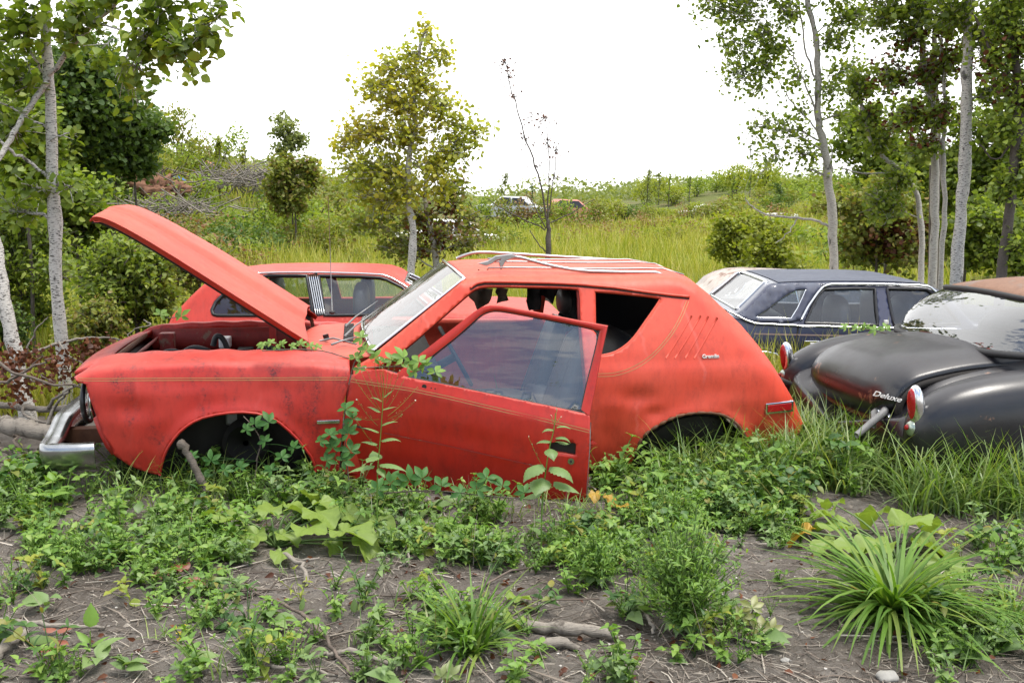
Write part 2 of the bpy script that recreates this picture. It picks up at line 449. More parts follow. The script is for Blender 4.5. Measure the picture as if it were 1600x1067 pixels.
def cdt(outer, holes=(), step=0.02, extra=None):
    """triangulate a region with holes -> (points, faces counter-clockwise)"""
    allp, edges = [], []
    for poly in [outer] + list(holes):
        b = len(allp); n = len(poly)
        allp += [tuple(p) for p in poly]
        edges += [(b + i, b + (i + 1) % n) for i in range(n)]
    lo = outer.min(0); hi = outer.max(0)
    gx, gy = np.meshgrid(np.arange(lo[0], hi[0], step), np.arange(lo[1], hi[1], step * .9))
    gx = gx + (np.arange(gx.shape[0]) % 2)[:, None] * step * .5
    G = np.stack([gx.ravel(), gy.ravel()], 1)
    if extra is not None: G = np.vstack([G, extra])
    k = inside(outer, G)
    for h in holes: k &= ~inside(h, G)
    G = G[k]
    for poly in [outer] + list(holes):
        G = G[dist_poly(np.vstack([poly, poly[:1]]), G) > (step * .35 if extra is None else 0.003)]
    allp += [tuple(p) for p in G]
    v, e, f, *_ = delaunay_2d_cdt([Vector(p) for p in allp], edges, [], 0, 1e-6)
    V = np.array([(p.x, p.y) for p in v]); F = np.array([tuple(q) for q in f if len(q) == 3])
    cen = V[F].mean(1)
    k = inside(outer, cen)
    for h in holes: k &= ~inside(h, cen)
    F = F[k]
    a, b, c = V[F[:, 0]], V[F[:, 1]], V[F[:, 2]]
    cw = np.cross(b - a, c - a) < 0
    F[cw] = F[cw][:, ::-1]
    return V, F

def ribbon(path3, width, nrm=(0, -1, 0)):
    """flat thin strip following a 3-D path"""
    P = np.asarray(path3, float); m = MB(); rows = []
    for i in range(len(P)):
        t = P[min(i + 1, len(P) - 1)] - P[max(i - 1, 0)]; t /= np.linalg.norm(t) + 1e-9
        b = np.cross(t, np.array(nrm, float)); b /= np.linalg.norm(b) + 1e-9
        rows.append([P[i] - b * width / 2, P[i] + b * width / 2])
    return m.grid(np.array(rows))

def text_obj(name, body, size, mtl, parent, M, extrude=0.003, shear=0.0, width=1.0):
    cu = bpy.data.curves.new(name, 'FONT'); cu.body = body; cu.size = size; cu.extrude = extrude
    cu.align_x = 'CENTER'; cu.shear = shear; cu.bevel_depth = 0.0006
    tmp = bpy.data.objects.new(name + '_tmp', cu); SC.collection.objects.link(tmp)
    dg = bpy.context.evaluated_depsgraph_get(); dg.update()
    me = bpy.data.meshes.new_from_object(tmp.evaluated_get(dg))
    bpy.data.objects.remove(tmp)
    me.materials.clear(); me.materials.append(mtl)
    for v in me.vertices: v.co.x *= width
    o = bpy.data.objects.new(name, me); SC.collection.objects.link(o)
    o.parent = parent; o.matrix_local = M
    return o

# ================================================================== THE RED HATCHBACK
AL = R(8.5)
F1 = Frame((0, 5.5, 0), AL, 1.74)
W1 = F1.W
car = empty('red_hatchback', F1.root_loc(), AL,
            'stripped red hatchback with raised hood, wide open door and chrome roof rack', 'car')
O1 = F1.off

_tz = [(-0.2, .10), (0.0, .085), (.12, .055), (.25, .02), (.42, .0), (.56, .0), (.62, .006), (.66, .022), (.72, .035), (.80, .062), (.95, .125), (1.10, .19), (1.3, .25)]
_tzx = np.array([a for a, b in _tz]); _tzy = np.array([b for a, b in _tz])
# resample softly
_zz = np.linspace(-0.2, 1.3, 301); _tt = np.interp(_zz, _tzx, _tzy)
_k = np.ones(9) / 9; _tt = np.convolve(np.pad(_tt, 4, mode='edge'), _k, 'valid')
def T1(s, z):
    t = np.interp(z, _zz, _tt)
    # nose and tail tuck in, seen from above
    t = t + 0.10 * np.clip((-1.95 - np.asarray(s)) / 0.45, 0, 1) ** 2 + 0.13 * np.clip((np.asarray(s) - 1.15) / 0.62, 0, 1) ** 2.2
    return t
P1 = lambda pts, ex=0.0: F1.sz(pts, T1, ex)

ridge_px = [(112, 591), (122, 585), (135, 579), (150, 575), (185, 570), (260, 566), (331, 564), (420, 565), (500, 566), (546, 570)]
seam_px = [(547, 584), (543, 605), (538, 628), (535, 665), (532, 700), (530, 738)]
farch_px = [(492, 736), (491, 724), (486, 712), (477, 700), (466, 686), (452, 672), (438, 660), (424, 652), (402, 645), (380, 643), (359, 644), (338, 647), (317, 652), (303, 658), (292, 665), (281, 674), (272, 685), (263, 698), (257, 711), (253, 725), (250, 741)]
front_bot_px = [(236, 739), (219, 734), (202, 727), (190, 719), (178, 711)]
nose_px = [(174, 699), (162, 682), (151, 651), (145, 636), (140, 623), (134, 600), (122, 597)]
fender_outer = P1(ridge_px + seam_px + farch_px + front_bot_px + nose_px)
ridge = P1(ridge_px); farch = P1(farch_px)

roof_px = [(727, 436), (740, 434.5), (760, 433), (800, 432), (860, 432.5), (920, 433.5), (980, 434), (1020, 433), (1045, 432.5), (1066, 435), (1092, 444), (1114, 460), (1134, 479), (1148, 491), (1168, 510), (1199, 547), (1221, 578), (1244, 616), (1255, 636), (1261, 653)]
tail_px = [(1259, 664), (1250, 678), (1238, 688), (1216, 700), (1200, 706), (1182, 707)]
rarch_px = [(1171, 699), (1166, 687), (1159, 674), (1151, 663), (1142, 655), (1131, 649), (1120, 646), (1108, 644.5), (1095, 644), (1082, 645), (1069, 647), (1056, 650), (1044, 655), (1034, 660), (1024, 666), (1012, 674), (1003, 683), (996, 695), (990, 712)]
rock_px = [(985, 728), (925, 734), (800, 738), (640, 740), (533, 740)]
seam_up = [(535, 738), (537, 700), (540, 665), (543, 628), (548, 605), (552, 588), (552, 574), (578, 559), (586, 551)]
body_outer = P1(roof_px + tail_px + rarch_px + rock_px + seam_up)
roofline = P1(roof_px); rarch = P1(rarch_px)
door_hole = P1([(566, 585), (606, 566), (640, 540), (700, 488), (735, 457), (745, 451), (757, 448), (780, 447.5), (850, 449), (900, 451), (906, 454), (907, 500), (912, 560), (918, 640), (922, 700), (921, 716), (640, 722), (566, 722), (563, 690)])
quarter_hole = P1([(929, 455), (980, 459.5), (1030, 465), (1033, 467), (1029, 475), (1018, 491), (1006, 508), (994, 525), (984, 536), (974, 544), (962, 551), (948, 555), (936, 556.5), (930, 556.5)])

def smooth_closed(P, it=1):
    P = np.vstack([P, P[:1]])
    return smooth_poly(P, it)[:-1]

def dents1(X):
    s, z = X[:, 0], X[:, 1]
    d = np.zeros(len(X))
    da = dist_poly(farch, X); d -= 0.014 * np.exp(-(da / .035) ** 2)
    db = dist_poly(rarch, X); d -= 0.016 * np.exp(-(db / .04) ** 2)
    def g(px, py, sx, sz, a):
        c = F1.side(px, py, T1)
        return a * np.exp(-((s - c[0]) / sx) ** 2 - ((z - c[2]) / sz) ** 2)
    d += g(205, 640, .10, .06, .014) + g(420, 610, .20, .05, .008) + g(1000, 622, .10, .05, .016) + g(1020, 645, .05, .03, .010) - g(960, 632, .06, .04, .005)
    d += g(300, 600, .3, .03, .006) + g(1190, 680, .09, .05, .012) - g(1120, 630, .15, .05, .008) + g(950, 680, .08, .06, .010)
    d += 0.0035 * np.sin(s * 7.1 + z * 3) * np.sin(z * 9 + s * 2.3)
    # pressed crease low on the sides
    return d

def near_panel(outer, holes, edge_line, r, step=0.022):
    outer = resample(outer, 0.022, True)
    holes = [resample(smooth_closed(h), 0.02, True) for h in holes]
    ext = []
    if edge_line is not None:
        el = resample(edge_line, 0.022)
        for off in (0.004, 0.010, 0.020, 0.034, 0.052):
            for i in range(1, len(el) - 1):
                t = el[i + 1] - el[i - 1]; t /= np.linalg.norm(t) + 1e-9
                ext.append(el[i] + np.array([t[1], -t[0]]) * off)
    V, F = cdt(outer, holes, step, np.array(ext) if ext else None)
    t = T1(V[:, 0], V[:, 1]) + dents1(V)
    if edge_line is not None:
        d = dist_poly(edge_line, V)
        rr = r(V[:, 0]) if callable(r) else r
        q = np.clip(1 - d / rr, 0, 1)
        t = t + rr * (1 - np.sqrt(np.clip(1 - q ** 2, 0, 1)))
    return V, F, t

r_body = lambda s: 0.055 + 0.075 * ss(0.95, 1.35, s)
RF = 0.045
Vb, Fb, tb = near_panel(body_outer, [door_hole, quarter_hole], roofline, r_body)
Vf, Ff, tf = near_panel(fender_outer, [], ridge, RF)

body = MB()
def put_side(m, V, F, t):
    P = np.stack([V[:, 0], t, V[:, 1]], 1)
    m.add(P, F)
    return P
put_side(body, Vb, Fb, tb)
# far side, the opening holds a window only
far_hole = P1([(700, 488), (735, 457), (745, 451), (757, 448), (780, 447.5), (850, 449), (900, 451), (906, 454), (907, 500), (912, 556), (790, 556), (625, 556), (660, 522)])
Vq, Fq = cdt(resample(body_outer, 0.03, True), [resample(far_hole, .03, True), resample(quarter_hole, .03, True)], 0.04)
tq = T1(Vq[:, 0], Vq[:, 1]); dq = dist_poly(roofline, Vq); rq = r_body(Vq[:, 0]); qq = np.clip(1 - dq / rq, 0, 1)
tq = tq + rq * (1 - np.sqrt(np.clip(1 - qq ** 2, 0, 1)))
body.add(np.stack([Vq[:, 0], W1 - tq, Vq[:, 1]], 1), Fq[:, ::-1])
# roof and sloping tail, lofted across
RL = resample(roofline, 0.022)
tedge = T1(RL[:, 0], RL[:, 1]) + dents1(RL) + r_body(RL[:, 0])
rows = []
for i in range(len(RL)):
    tg = RL[min(i + 1, len(RL) - 1)] - RL[max(i - 1, 0)]; tg /= np.linalg.norm(tg)
    nn = np.array([-tg[1], tg[0]])
    if i < 8: nn = nn * (i / 8.) + np.array([-0.45, .9]) * (1 - i / 8.); nn /= np.linalg.norm(nn)
    cr = 0.042 - 0.022 * ss(1.0, 1.5, RL[i, 0])
    row = []
    for k in range(33):
        tau = k / 32.0
        c = cr * (1 - abs(2 * tau - 1) ** 2.6)
        row.append((RL[i, 0] + nn[0] * c, tedge[i] * (1 - tau) + (W1 - tedge[i]) * tau, RL[i, 1] + nn[1] * c))
    rows.append(row)
rows = np.array(rows)
nr = len(rows); g0 = [i for i in range(nr) if 1.18 < RL[i, 0] < 1.58]
body.grid(rows[:g0[0] + 1], flip=True)
body.grid(rows[g0[-1]:], flip=True)
body.grid(rows[g0[0]:g0[-1] + 1, :6], flip=True); body.grid(rows[g0[0]:g0[-1] + 1, 27:], flip=True)
bo = body.obj('body', [RED_B], car, off=O1, merge=0.0015, solid=0.022)
g = MB().grid(rows[g0[0]:g0[-1] + 1, 5:28]); g.obj('rear_window', GL_SIDE, car, off=(O1[0], O1[1], O1[2] - .012))
# tail panel below the hatch
m = MB(); a, b = RL[-1], P1([(1238, 688)])[0]
m.grid([[(a[0] - .01, tedge[-1] * (1 - k / 8) + (W1 - tedge[-1]) * k / 8, a[1]) for k in range(9)], [(b[0] - .02, tedge[-1] * (1 - k / 8) + (W1 - tedge[-1]) * k / 8, b[1]) for k in range(9)]])
m.obj('tail_panel', RED_B, car, off=O1, solid=.02)

# front fender: side, crowned top strip, far twin
fend = MB(); put_side(fend, Vf, Ff, tf)
RD = resample(ridge, 0.022); tr = T1(RD[:, 0], RD[:, 1]) + dents1(RD) + RF
def fender_top(tr_, sgn):
    rows = []
    for i in range(len(RD)):
        u = i / (len(RD) - 1)
        tin = 0.235 + 0.05 * (1 - u) if True else 0
        nose = ss(0, .12, u)
        row = []
        for k in range(9):
            q = k / 8
            t = tr_[i] + (tin - tr_[i]) * q
            z = RD[i, 1] + 0.030 * nose * math.sin(q * math.pi * .62) + 0.004 * math.sin(i * .7) * q
            row.append((RD[i, 0] + 0.02 * (1 - nose) * q, t if sgn > 0 else W1 - t, z))
        for dz in (.02, .05):
            row.append((RD[i, 0], (tin + .004) if sgn > 0 else W1 - tin - .004, row[8][2] - dz))
        rows.append(row)
    return np.array(rows)
ft = fender_top(tr, 1); fend.grid(ft, flip=True)
fend.obj('front_fender', [RED_F], car, off=O1, merge=0.0015, solid=0.012)
ff = MB(); ff.add(np.stack([Vf[:, 0], W1 - tf, Vf[:, 1]], 1), Ff[:, ::-1]); ff.grid(fender_top(tr, -1), flip=False)
ff.obj('front_fender', [RED_F], car, off=O1, merge=0.0015, solid=0.012)

# cowl between fenders and windshield
zc = RD[-1, 1] + .02
sA = F1.L(503, 537, .3)[0]; sB = F1.L(592, 556, .25)[0]
m = MB(); rows = []
for i in range(15):
    q = i / 14
    row = []
    for k in range(25):
        tau = k / 24; t = .12 + (W1 - .24) * tau
        bow = 0.10 * (1 - (2 * tau - 1) ** 2)
        s = (sA - bow * 1.6) * (1 - q) + (sB - bow) * q
        row.append((s, t, zc + .028 * (1 - (2 * tau - 1) ** 4) + .012 * q - (0.05 if i == 0 else 0)))
    rows.append(row)
m.grid(rows, flip=True); m.obj('cowl', [RED_H], car, off=O1, solid=.01)
m = MB()
for k in range(9):   # vents in the cowl
    m.box((sB - .20, .5 + k * .09, zc + .034), (sB - .14, .56 + k * .09, zc + .045))
m.obj('cowl_vent', DARK, car, off=O1)

# stripes
def side_path(px_list, ex=-0.0025, step=.02):
    S = resample(P1(px_list), step)
    return np.stack([S[:, 0], T1(S[:, 0], S[:, 1]) + dents1(S) + ex, S[:, 1]], 1)
for dy in (0, 3.6):
    a = side_path([(122, 590.5 + dy), (200, 591 + dy), (330, 590.5 + dy), (450, 590 + dy), (543, 589.5 + dy)], ex=-.003)
    ribbon(a, .0032).obj('pinstripe', GOLD, car, off=O1)
q_st = smooth_poly(np.array([(927, 588), (945, 588), (962.5, 587), (991, 578), (1019, 560), (1044, 532), (1064, 501), (1076, 471)]), 2)
for d in (0, 4.5):
    ribbon(side_path([(x - d * .8 * min(1, max(0, (x - 935) / 50)), y - d * (1 - .75 * min(1, max(0, (x - 960) / 90)))) for x, y in q_st], ex=-.003), .0032).obj('pinstripe', GOLD, car, off=O1)
# pressed louvre lines on the quarter panel
for a, b in (((1041, 560), (1081, 494)), ((1055, 560), (1095, 494)), ((1071, 560), (1107, 495)), ((1085, 560), (1121, 497))):
    pp = side_path([a, b], ex=.0045, step=.04)
    MB().tube(pp, .0075, 8).obj('louver', RED_B, car, off=O1)
# drip rail
dr = side_path([(735, 449), (745, 442.5), (757, 440), (800, 440.5), (860, 442), (905, 444), (960, 449), (1010, 456), (1050, 461), (1077, 463.5)], ex=-.006)
MB().tube(dr, .008, 6).obj('drip_rail', RED_B, car, off=O1)
ribbon(dr + np.array([0, -.001, -.013]), .009).obj('rail_seam', DARK, car, off=O1)
# rubber and jamb lines round the openings
def rim(hole, ex, rad, name, mtl, close=True):
    S = resample(smooth_closed(hole), .02, True)
    P = np.stack([S[:, 0], T1(S[:, 0], S[:, 1]) + ex, S[:, 1]], 1)
    if close: P = np.vstack([P, P[:1]])
    return MB().tube(P, rad, 6, cap=False).obj(name, mtl, car, off=O1)
rim(quarter_hole, .012, .008, 'window_frame', RED_B)
rim(quarter_hole, .022, .006, 'window_seal', RUBBER)
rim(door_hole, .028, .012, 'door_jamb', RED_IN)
# louvred emblem
pm = F1.side(1110, 559, T1)
Mx = Matrix.Translation((pm[0], T1(pm[0], pm[2]) - .004 + O1[1], pm[2])) @ Matrix.Rotation(R(90), 4, 'X')
text_obj('emblem', 'Gremlin', .030, WHITE, car, Mx, .003, .0, 1.0)
# side marker
def side_box(px0, py0, px1, py1, ex0, ex1, name, mtl, bev=.004):
    a = F1.side(px0, py0, T1); b = F1.side(px1, py1, T1)
    tt = float(T1((a[0] + b[0]) / 2, (a[2] + b[2]) / 2))
    sl = float(T1(b[0], b[2]) - T1(a[0], b[2]))
    m = MB(); m.box((a[0], tt + ex0, b[2]), (b[0], tt + ex1, a[2]))
    v = m.v[0]; v[:, 1] += (v[:, 0] - (a[0] + b[0]) / 2) / (b[0] - a[0]) * sl
    return m.obj(name, mtl, car, off=O1, bevel=bev, smooth=False)
mk = side_box(1196, 630, 1238, 642, -.010, .02, 'side_marker', CHROME, .004)
side_box(1198.5, 632.5, 1235, 639.5, -.013, .0, 'marker_lens', LENS, .003).parent = mk
mk.location = (0, 0, 0)
side_box(495, 656.5, 531, 660.5, -.012, .02, 'trim_strip', CHROME, .002)
# torn lip rust along the rear arch
S = resample(rarch, .02)
P = np.stack([S[:, 0], T1(S[:, 0], S[:, 1]) + dents1(S) + .004 + .004 * np.sin(np.arange(len(S)) * 1.7), S[:, 1] + .003], 1)
MB().tube(P, .007 + .004 * abs(np.sin(np.arange(len(P)) * .9)), 6).obj('arch_lip', RUSTM, car, off=O1)
S = resample(farch, .02)
P = np.stack([S[:, 0], T1(S[:, 0], S[:, 1]) + dents1(S) + .003, S[:, 1]], 1)
MB().tube(P, .008, 6).obj('arch_lip', RED_F, car, off=O1)

# ---- windshield
gA = P1([(590, 555), (583, 551)])[1]; gB = P1([(727, 437)])[0]
def wind_row(q, bow):
    s = gA[0] * (1 - q) + gB[0] * q; z = gA[1] * (1 - q) + gB[1] * q
    t0 = float(T1(s, z)) + .045
    row = []
    for k in range(25):
        tau = k / 24; c = bow * (1 - abs(2 * tau - 1) ** 2.4)
        row.append((s - c * .62, t0 * (1 - tau) + (W1 - t0) * tau, z + c * .55))
    return row
WS = np.array([wind_row(i / 16, .085 * (1 - i / 16) + .085 * i / 16) for i in range(17)])
wsh = MB().grid(WS).obj('windshield', GL_WIND, car, off=O1)
edge = np.vstack([WS[:, 0], WS[-1, 1:], WS[::-1, -1], WS[0, ::-1]])
MB().tube(edge + np.array([0, -.004, .004]), .0095, 6).obj('windshield_trim', CHROME, wsh, off=(0, 0, 0)).location = O1
edge_in = edge.copy(); edge_in[:, 1] = (edge[:, 1] - W1 / 2) * .982 + W1 / 2
MB().tube(edge_in + np.array([.004, 0, -.006]), .010, 6).obj('windshield_seal', RUBBER, wsh).location = O1
# wipers
for t0, t1 in ((.62, .95), (1.08, 1.4)):
    a = np.array([sA + .12, t0, zc + .05]); b = np.array([WS[3, 12, 0] + .01, t1, WS[3, 12, 2] + .02])
    w = MB().tube([a, a + (b - a) * .3 + np.array([0, 0, .012]), b], [.008, .005, .003], 6).obj('wiper', GREYM, car, off=O1)
MB().tube([(sA + .05, .34, zc + .045), (sA + .10, .36, zc + .06), (sA + .19, .42, zc + .075)], [.008, .006, .004], 8).obj('wiper', GREYM, car, off=O1)
MB().tube([(sA - .02, .50, zc + .045), (sA + .06, .46, zc + .065), (sA + .19, .30, zc + .05)], [.005, .006, .005], 8).obj('wiper', GREYM, car, off=O1)
MB().tube([(sA + .02, .55, zc + .04), (sA + .012, .55, zc + .075)], [.016, .018], 8).obj('washer_nozzle', RUBBER, car, off=O1)
# thin aerial on the far fender
a = F1.L(519, 488, 1.45); b = F1.L(513, 308, 1.45)
ae = MB().tube([a, b], [.0035, .002], 5).obj('aerial', GREYM, car, off=O1)
MB().ell(a, (.02, .02, .014)).obj('aerial_base', RUBBER, ae).location = O1

# ---- hood, hinged at the cowl and propped open
TH = .27
hp = [(483, 536), (440, 509), (359, 457.5), (275, 404), (219, 370), (180, 349), (160, 341), (149, 339), (143, 341)]
HS = np.array([F1.L(x, y, TH) for x, y in hp])[:, [0, 2]]
HS = resample(smooth_poly(HS, 2), .03)
rows = []
nh = len(HS)
for i in range(nh):
    tg = HS[min(i + 1, nh - 1)] - HS[max(i - 1, 0)]; tg /= np.linalg.norm(tg)
    n = np.array([tg[1], -tg[0]]); n = n if n[1] > 0 else -n
    if i > nh - 8: n = n * .4 + np.array([.1, .9]) * .6
    u = i / (nh - 1); row = []
    w = .05 * (1 - u)                     # slightly narrower at the nose
    for k in range(49):
        tau = k / 48; x = abs(2 * tau - 1)
        c = .050 * (1 - x ** 2.2) * (1 - .15 * u)
        # raised centre bulge with a pressed crease on each side
        bul = .034 * (1 - ss(.34, .46, x)) * (.35 + .65 * ss(.1, .7, 1 - u) ) + .010 * np.exp(-((x - .5) / .03) ** 2) * (1 - .5 * u)
        c += float(bul)
        rear = -.10 * (1 - x ** 2) * (1 - u) ** 6     # concave rear edge
        row.append((HS[i, 0] + n[0] * c + rear * -tg[0] * 1.0, TH + (W1 - 2 * TH) * tau, HS[i, 1] + n[1] * c + rear * -tg[1]))
    rows.append(row)
HG = np.array(rows)
hood = MB().grid(HG, flip=True)
# folded skirts
def skirt(edge, nx, flip):
    r = [edge, edge + nx]; return np.array(r)
tgm = HS[nh // 3] - HS[0]; tgm /= np.linalg.norm(tgm); dn = np.array([tgm[1], 0, -tgm[0]]); dn = dn if dn[2] < 0 else -dn
hood.grid(np.array([HG[:, 0], HG[:, 0] + np.array([0, -.001, 0]) + dn * .018, HG[:, 0] + np.array([0, .02, 0]) + dn * .026]))
hood.grid(np.array([HG[:, -1], HG[:, -1] + dn * .022]))
hood.grid(np.array([HG[-1], HG[-1] + np.array([.012, 0, -.022]), HG[-1] + np.array([.05, 0, -.020])]))
ho = hood.obj('hood', [RED_H], car, off=O1, merge=.0012, solid=.004)
# under-hood frame
for tt in (TH + .05, W1 - TH - .09):
    m = MB()
    P = np.stack([HS[2:-3, 0], np.full(nh - 5, tt), HS[2:-3, 1]], 1) + dn * .02
    m.grid(np.array([P, P + np.array([0, .09, 0]), P + np.array([0, .09, 0]) + dn * .02, P + dn * .02]), closed_u=True)
    m.obj('hood_frame', DARK, ho, smooth=False).location = O1
# hinges and prop
for tt in (TH + .07, W1 - TH - .07):
    MB().tube([(HS[1, 0] - .03, tt, HS[1, 1] + .0), (HS[1, 0] - .01, tt, zc - .03), (HS[1, 0] - .16, tt, zc - .12)], [.014, .016, .014], 6).obj('hood_hinge', RUSTM, car, off=O1)
P0 = F1.L(427, 545, 1.1); P1_ = F1.L(431, 500, 1.1)
MB().box((P0[0] - .02, 1.08, P0[2] - .2), (P0[0] + .02, 1.12, P1_[2] + .06)).obj('hood_prop', RED_F, car, off=O1, smooth=False)

# ---- engine bay
sF, sR = F1.L(175, 590, .3)[0], sA - .05
m = MB()
m.grid([[(sF + (sR - sF) * i / 20, .30 + .015 * math.sin(i * 1.3), z) for z in (zc - .02, .5, .3, .02)] for i in range(21)])
m.obj('inner_wing', DARK, car, off=O1, solid=.01)
m = MB()
m.grid([[(sF + (sR - sF) * i / 20, W1 - .30 - .04 * (k == 2), z) for k, z in enumerate((zc + .01, zc - .03, zc - .10, zc - .13, .35, .05))] for i in range(21)])
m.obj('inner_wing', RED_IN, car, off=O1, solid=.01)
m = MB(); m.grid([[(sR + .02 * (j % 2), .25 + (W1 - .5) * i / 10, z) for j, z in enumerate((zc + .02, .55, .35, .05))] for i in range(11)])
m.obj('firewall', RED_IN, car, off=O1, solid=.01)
# radiator support: top bar, side posts
bar = [F1.L(160, 572, .32), F1.L(180, 560, .45), F1.L(205, 541, .8), F1.L(228, 524, 1.30)]
MB().tube(bar, [.014, .018, .018, .014], 5).obj('radiator_support', RUSTM, car, off=O1)
MB().tube([b + np.array([.07, 0, -.02]) for b in bar], [.010, .012, .012, .010], 5).obj('radiator_support', RED_IN, car, off=O1)
b = F1.L(262, 520, 1.25)
MB().box((b[0] - .05, 1.22, .2), (b[0] + .04, 1.30, b[2])).obj('support_post', RED_IN, car, off=O1, smooth=False, bevel=.006)
for (px, py, w, h, mtl, nm) in ((352, 528, .035, .06, WHITE, 'relay'), (384, 545, .05, .05, DARK, 'bracket'), (300, 552, .22, .10, DARK, 'shroud')):
    b = F1.L(px, py, 1.36)
    MB().box((b[0] - w, 1.30, b[2] - h), (b[0] + w, 1.40, b[2] + .01)).obj(nm, mtl, car, off=O1, smooth=False, bevel=.008)
for k in range(7):
    a = F1.L(200 + k * 38, 560 - (k % 3) * 8, .75 + .07 * (k % 4)); a[2] = min(a[2], zc - .05)
    p = [a + np.array([0, 0, -.05]), a + np.array([.08, .04, .02]), a + np.array([.2, .0, -.01]), a + np.array([.28, .1, -.10])]
    MB().tube(smooth_poly(np.array(p), 2), .008 + .004 * (k % 3), 6).obj('hose', RUBBER, car, off=O1)
a = F1.L(338, 535, 1.0)
MB().tube(smooth_poly(np.array([a + (-.02, 0, -.02), a + (0, 0, .05), a + (.05, 0, .02), a + (.08, 0, -.12)]), 2), .017, 8).obj('hose', RUBBER, car, off=O1)
m = MB(); m.box((sF + .1, .36, 0), (sR - .05, W1 - .36, .22)); m.obj('engine_cradle', DARK, car, off=O1, smooth=False)
m = MB(); m.ell((sR - .22, 1.05, .42), (.13, .12, .12), p=3); m.obj('heater_box', DARK, car, off=O1)

# ---- underbody, floor, arch liners
m = MB(); m.box((P1([(540, 700)])[0][0], .16, .02), (1.55, W1 - .16, .10)); m.obj('floor_pan', DARK, car, off=O1, smooth=False)
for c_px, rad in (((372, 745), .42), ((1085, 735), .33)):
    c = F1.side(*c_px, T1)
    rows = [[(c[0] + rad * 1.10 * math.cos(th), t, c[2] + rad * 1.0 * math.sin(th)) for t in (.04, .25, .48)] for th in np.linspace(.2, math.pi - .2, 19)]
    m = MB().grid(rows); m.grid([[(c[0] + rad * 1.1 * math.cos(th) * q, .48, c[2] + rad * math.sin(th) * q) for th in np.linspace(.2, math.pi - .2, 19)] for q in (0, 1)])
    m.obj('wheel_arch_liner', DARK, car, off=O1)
c = F1.side(390, 668, T1)
MB().box((c[0] - .16, .30, c[2] - .05), (c[0] + .12, .42, c[2] + .04)).obj('chassis_rail', GREYM, car, off=O1, smooth=False, bevel=.01)

# ---- nose: valance, grille opening, headlamp, bumper
m = MB()
nz = P1([(122, 597), (134, 600), (140, 623), (145, 636), (151, 651), (162, 682), (176, 706)])
m.grid([[(p[0] + .01 - .05 * math.sin(math.pi * k / 12) + .035, .075 + (W1 - .15) * k / 12, p[1]) for k in range(13)] for p in nz])
m.obj('grille_panel', BLACKTRIM, car, off=O1, solid=.01)
rd2 = P1([(112, 591), (125, 586), (150, 577)])
m = MB(); m.grid([[(p[0] - .05 * math.sin(math.pi * k / 12), .16 + (W1 - .32) * k / 12, p[1]) for k in range(13)] for p in (rd2[0], rd2[1], rd2[2] + np.array([.03, .0]))])
m.obj('header_panel', RED_F, car, off=O1, solid=.02)
vp = P1([(150, 655), (158, 676), (170, 700), (180, 712)])
m = MB(); m.grid([[(p[0] - .02, .05 + (W1 - .1) * k / 12, p[1]) for k in range(13)] for p in vp]); m.obj('valance', RED_F, car, off=O1, solid=.03)
for tt in (.23, W1 - .23):
    c = F1.L(129, 624, tt); z = c[2]; s0 = nz[2][0] - .02
    Mr = Matrix.Rotation(R(-90), 4, 'Y')
    hl = MB().ell((s0, tt, z), (.095, .095, .03), M=Mr, nu=24).obj('headlight', LAMP, car, off=O1)
    th = np.linspace(0, 2 * math.pi, 25)
    rg = np.stack([np.full(25, s0 - .004), tt + .100 * np.cos(th), z + .100 * np.sin(th)], 1)
    MB().tube(rg, .012, 8, cap=False).obj('headlight_rim', CHROME, hl).location = O1
    rg = np.stack([np.full(25, s0 - .035), tt + .125 * np.cos(th), z + .118 * np.sin(th)], 1)
    MB().tube(rg, .014, 8, cap=False).obj('headlight_bezel', BLACKTRIM, hl).location = O1
# bumper: chrome blade with wrapped ends
cbl = F1.L(70, 690, .05)
sb, zb = cbl[0], cbl[2]
se = F1.L(150, 690, .0)[0]
prof = [(0.02, .0), (-.012, .004), (-.02, -.03), (-.012, -.085), (.015, -.13), (.06, -.15), (.07, -.14)]  # outward offset, z
plan = []
nN = 41
for k in range(nN):
    q = k / (nN - 1)
    plan.append(q)
pl = [(se, -.035), (se - .09, -.05), (sb + .06, -.045), (sb + .008, -.030), (sb, .03), (sb - .03, .25)]
pl = pl + [(sb - .055, W1 / 2)] + [(s, W1 - t) for s, t in pl[::-1]]
pl = resample(smooth_poly(np.array(pl), 2), .03)
rows = []
for i in range(len(pl)):
    tg = pl[min(i + 1, len(pl) - 1)] - pl[max(i - 1, 0)]; tg /= np.linalg.norm(tg)
    n = np.array([-tg[1], tg[0]])
    if np.dot(n, pl[i] - np.array([0.5, W1 / 2])) < 0: n = -n
    row = []
    rise = .05 * ss(.15, .5, pl[i, 1]) * ss(.15, .5, W1 - pl[i, 1])
    for o_, dz in [(-.085, -.02), (-.05, .0)] + [(-x, z) for x, z in prof]:
        row.append((pl[i, 0] + n[0] * o_, pl[i, 1] + n[1] * o_, zb + dz + rise * 1.2))
    rows.append(row)
MB().grid(rows, flip=True).obj('front_bumper', BUMPER, car, off=O1, solid=.006)
for tt in (.45, W1 - .45):
    MB().box((sb, tt - .04, zb - .10), (sF + .1, tt + .04, zb - .02)).obj('bumper_bracket', RUSTM, car, off=O1, smooth=False)

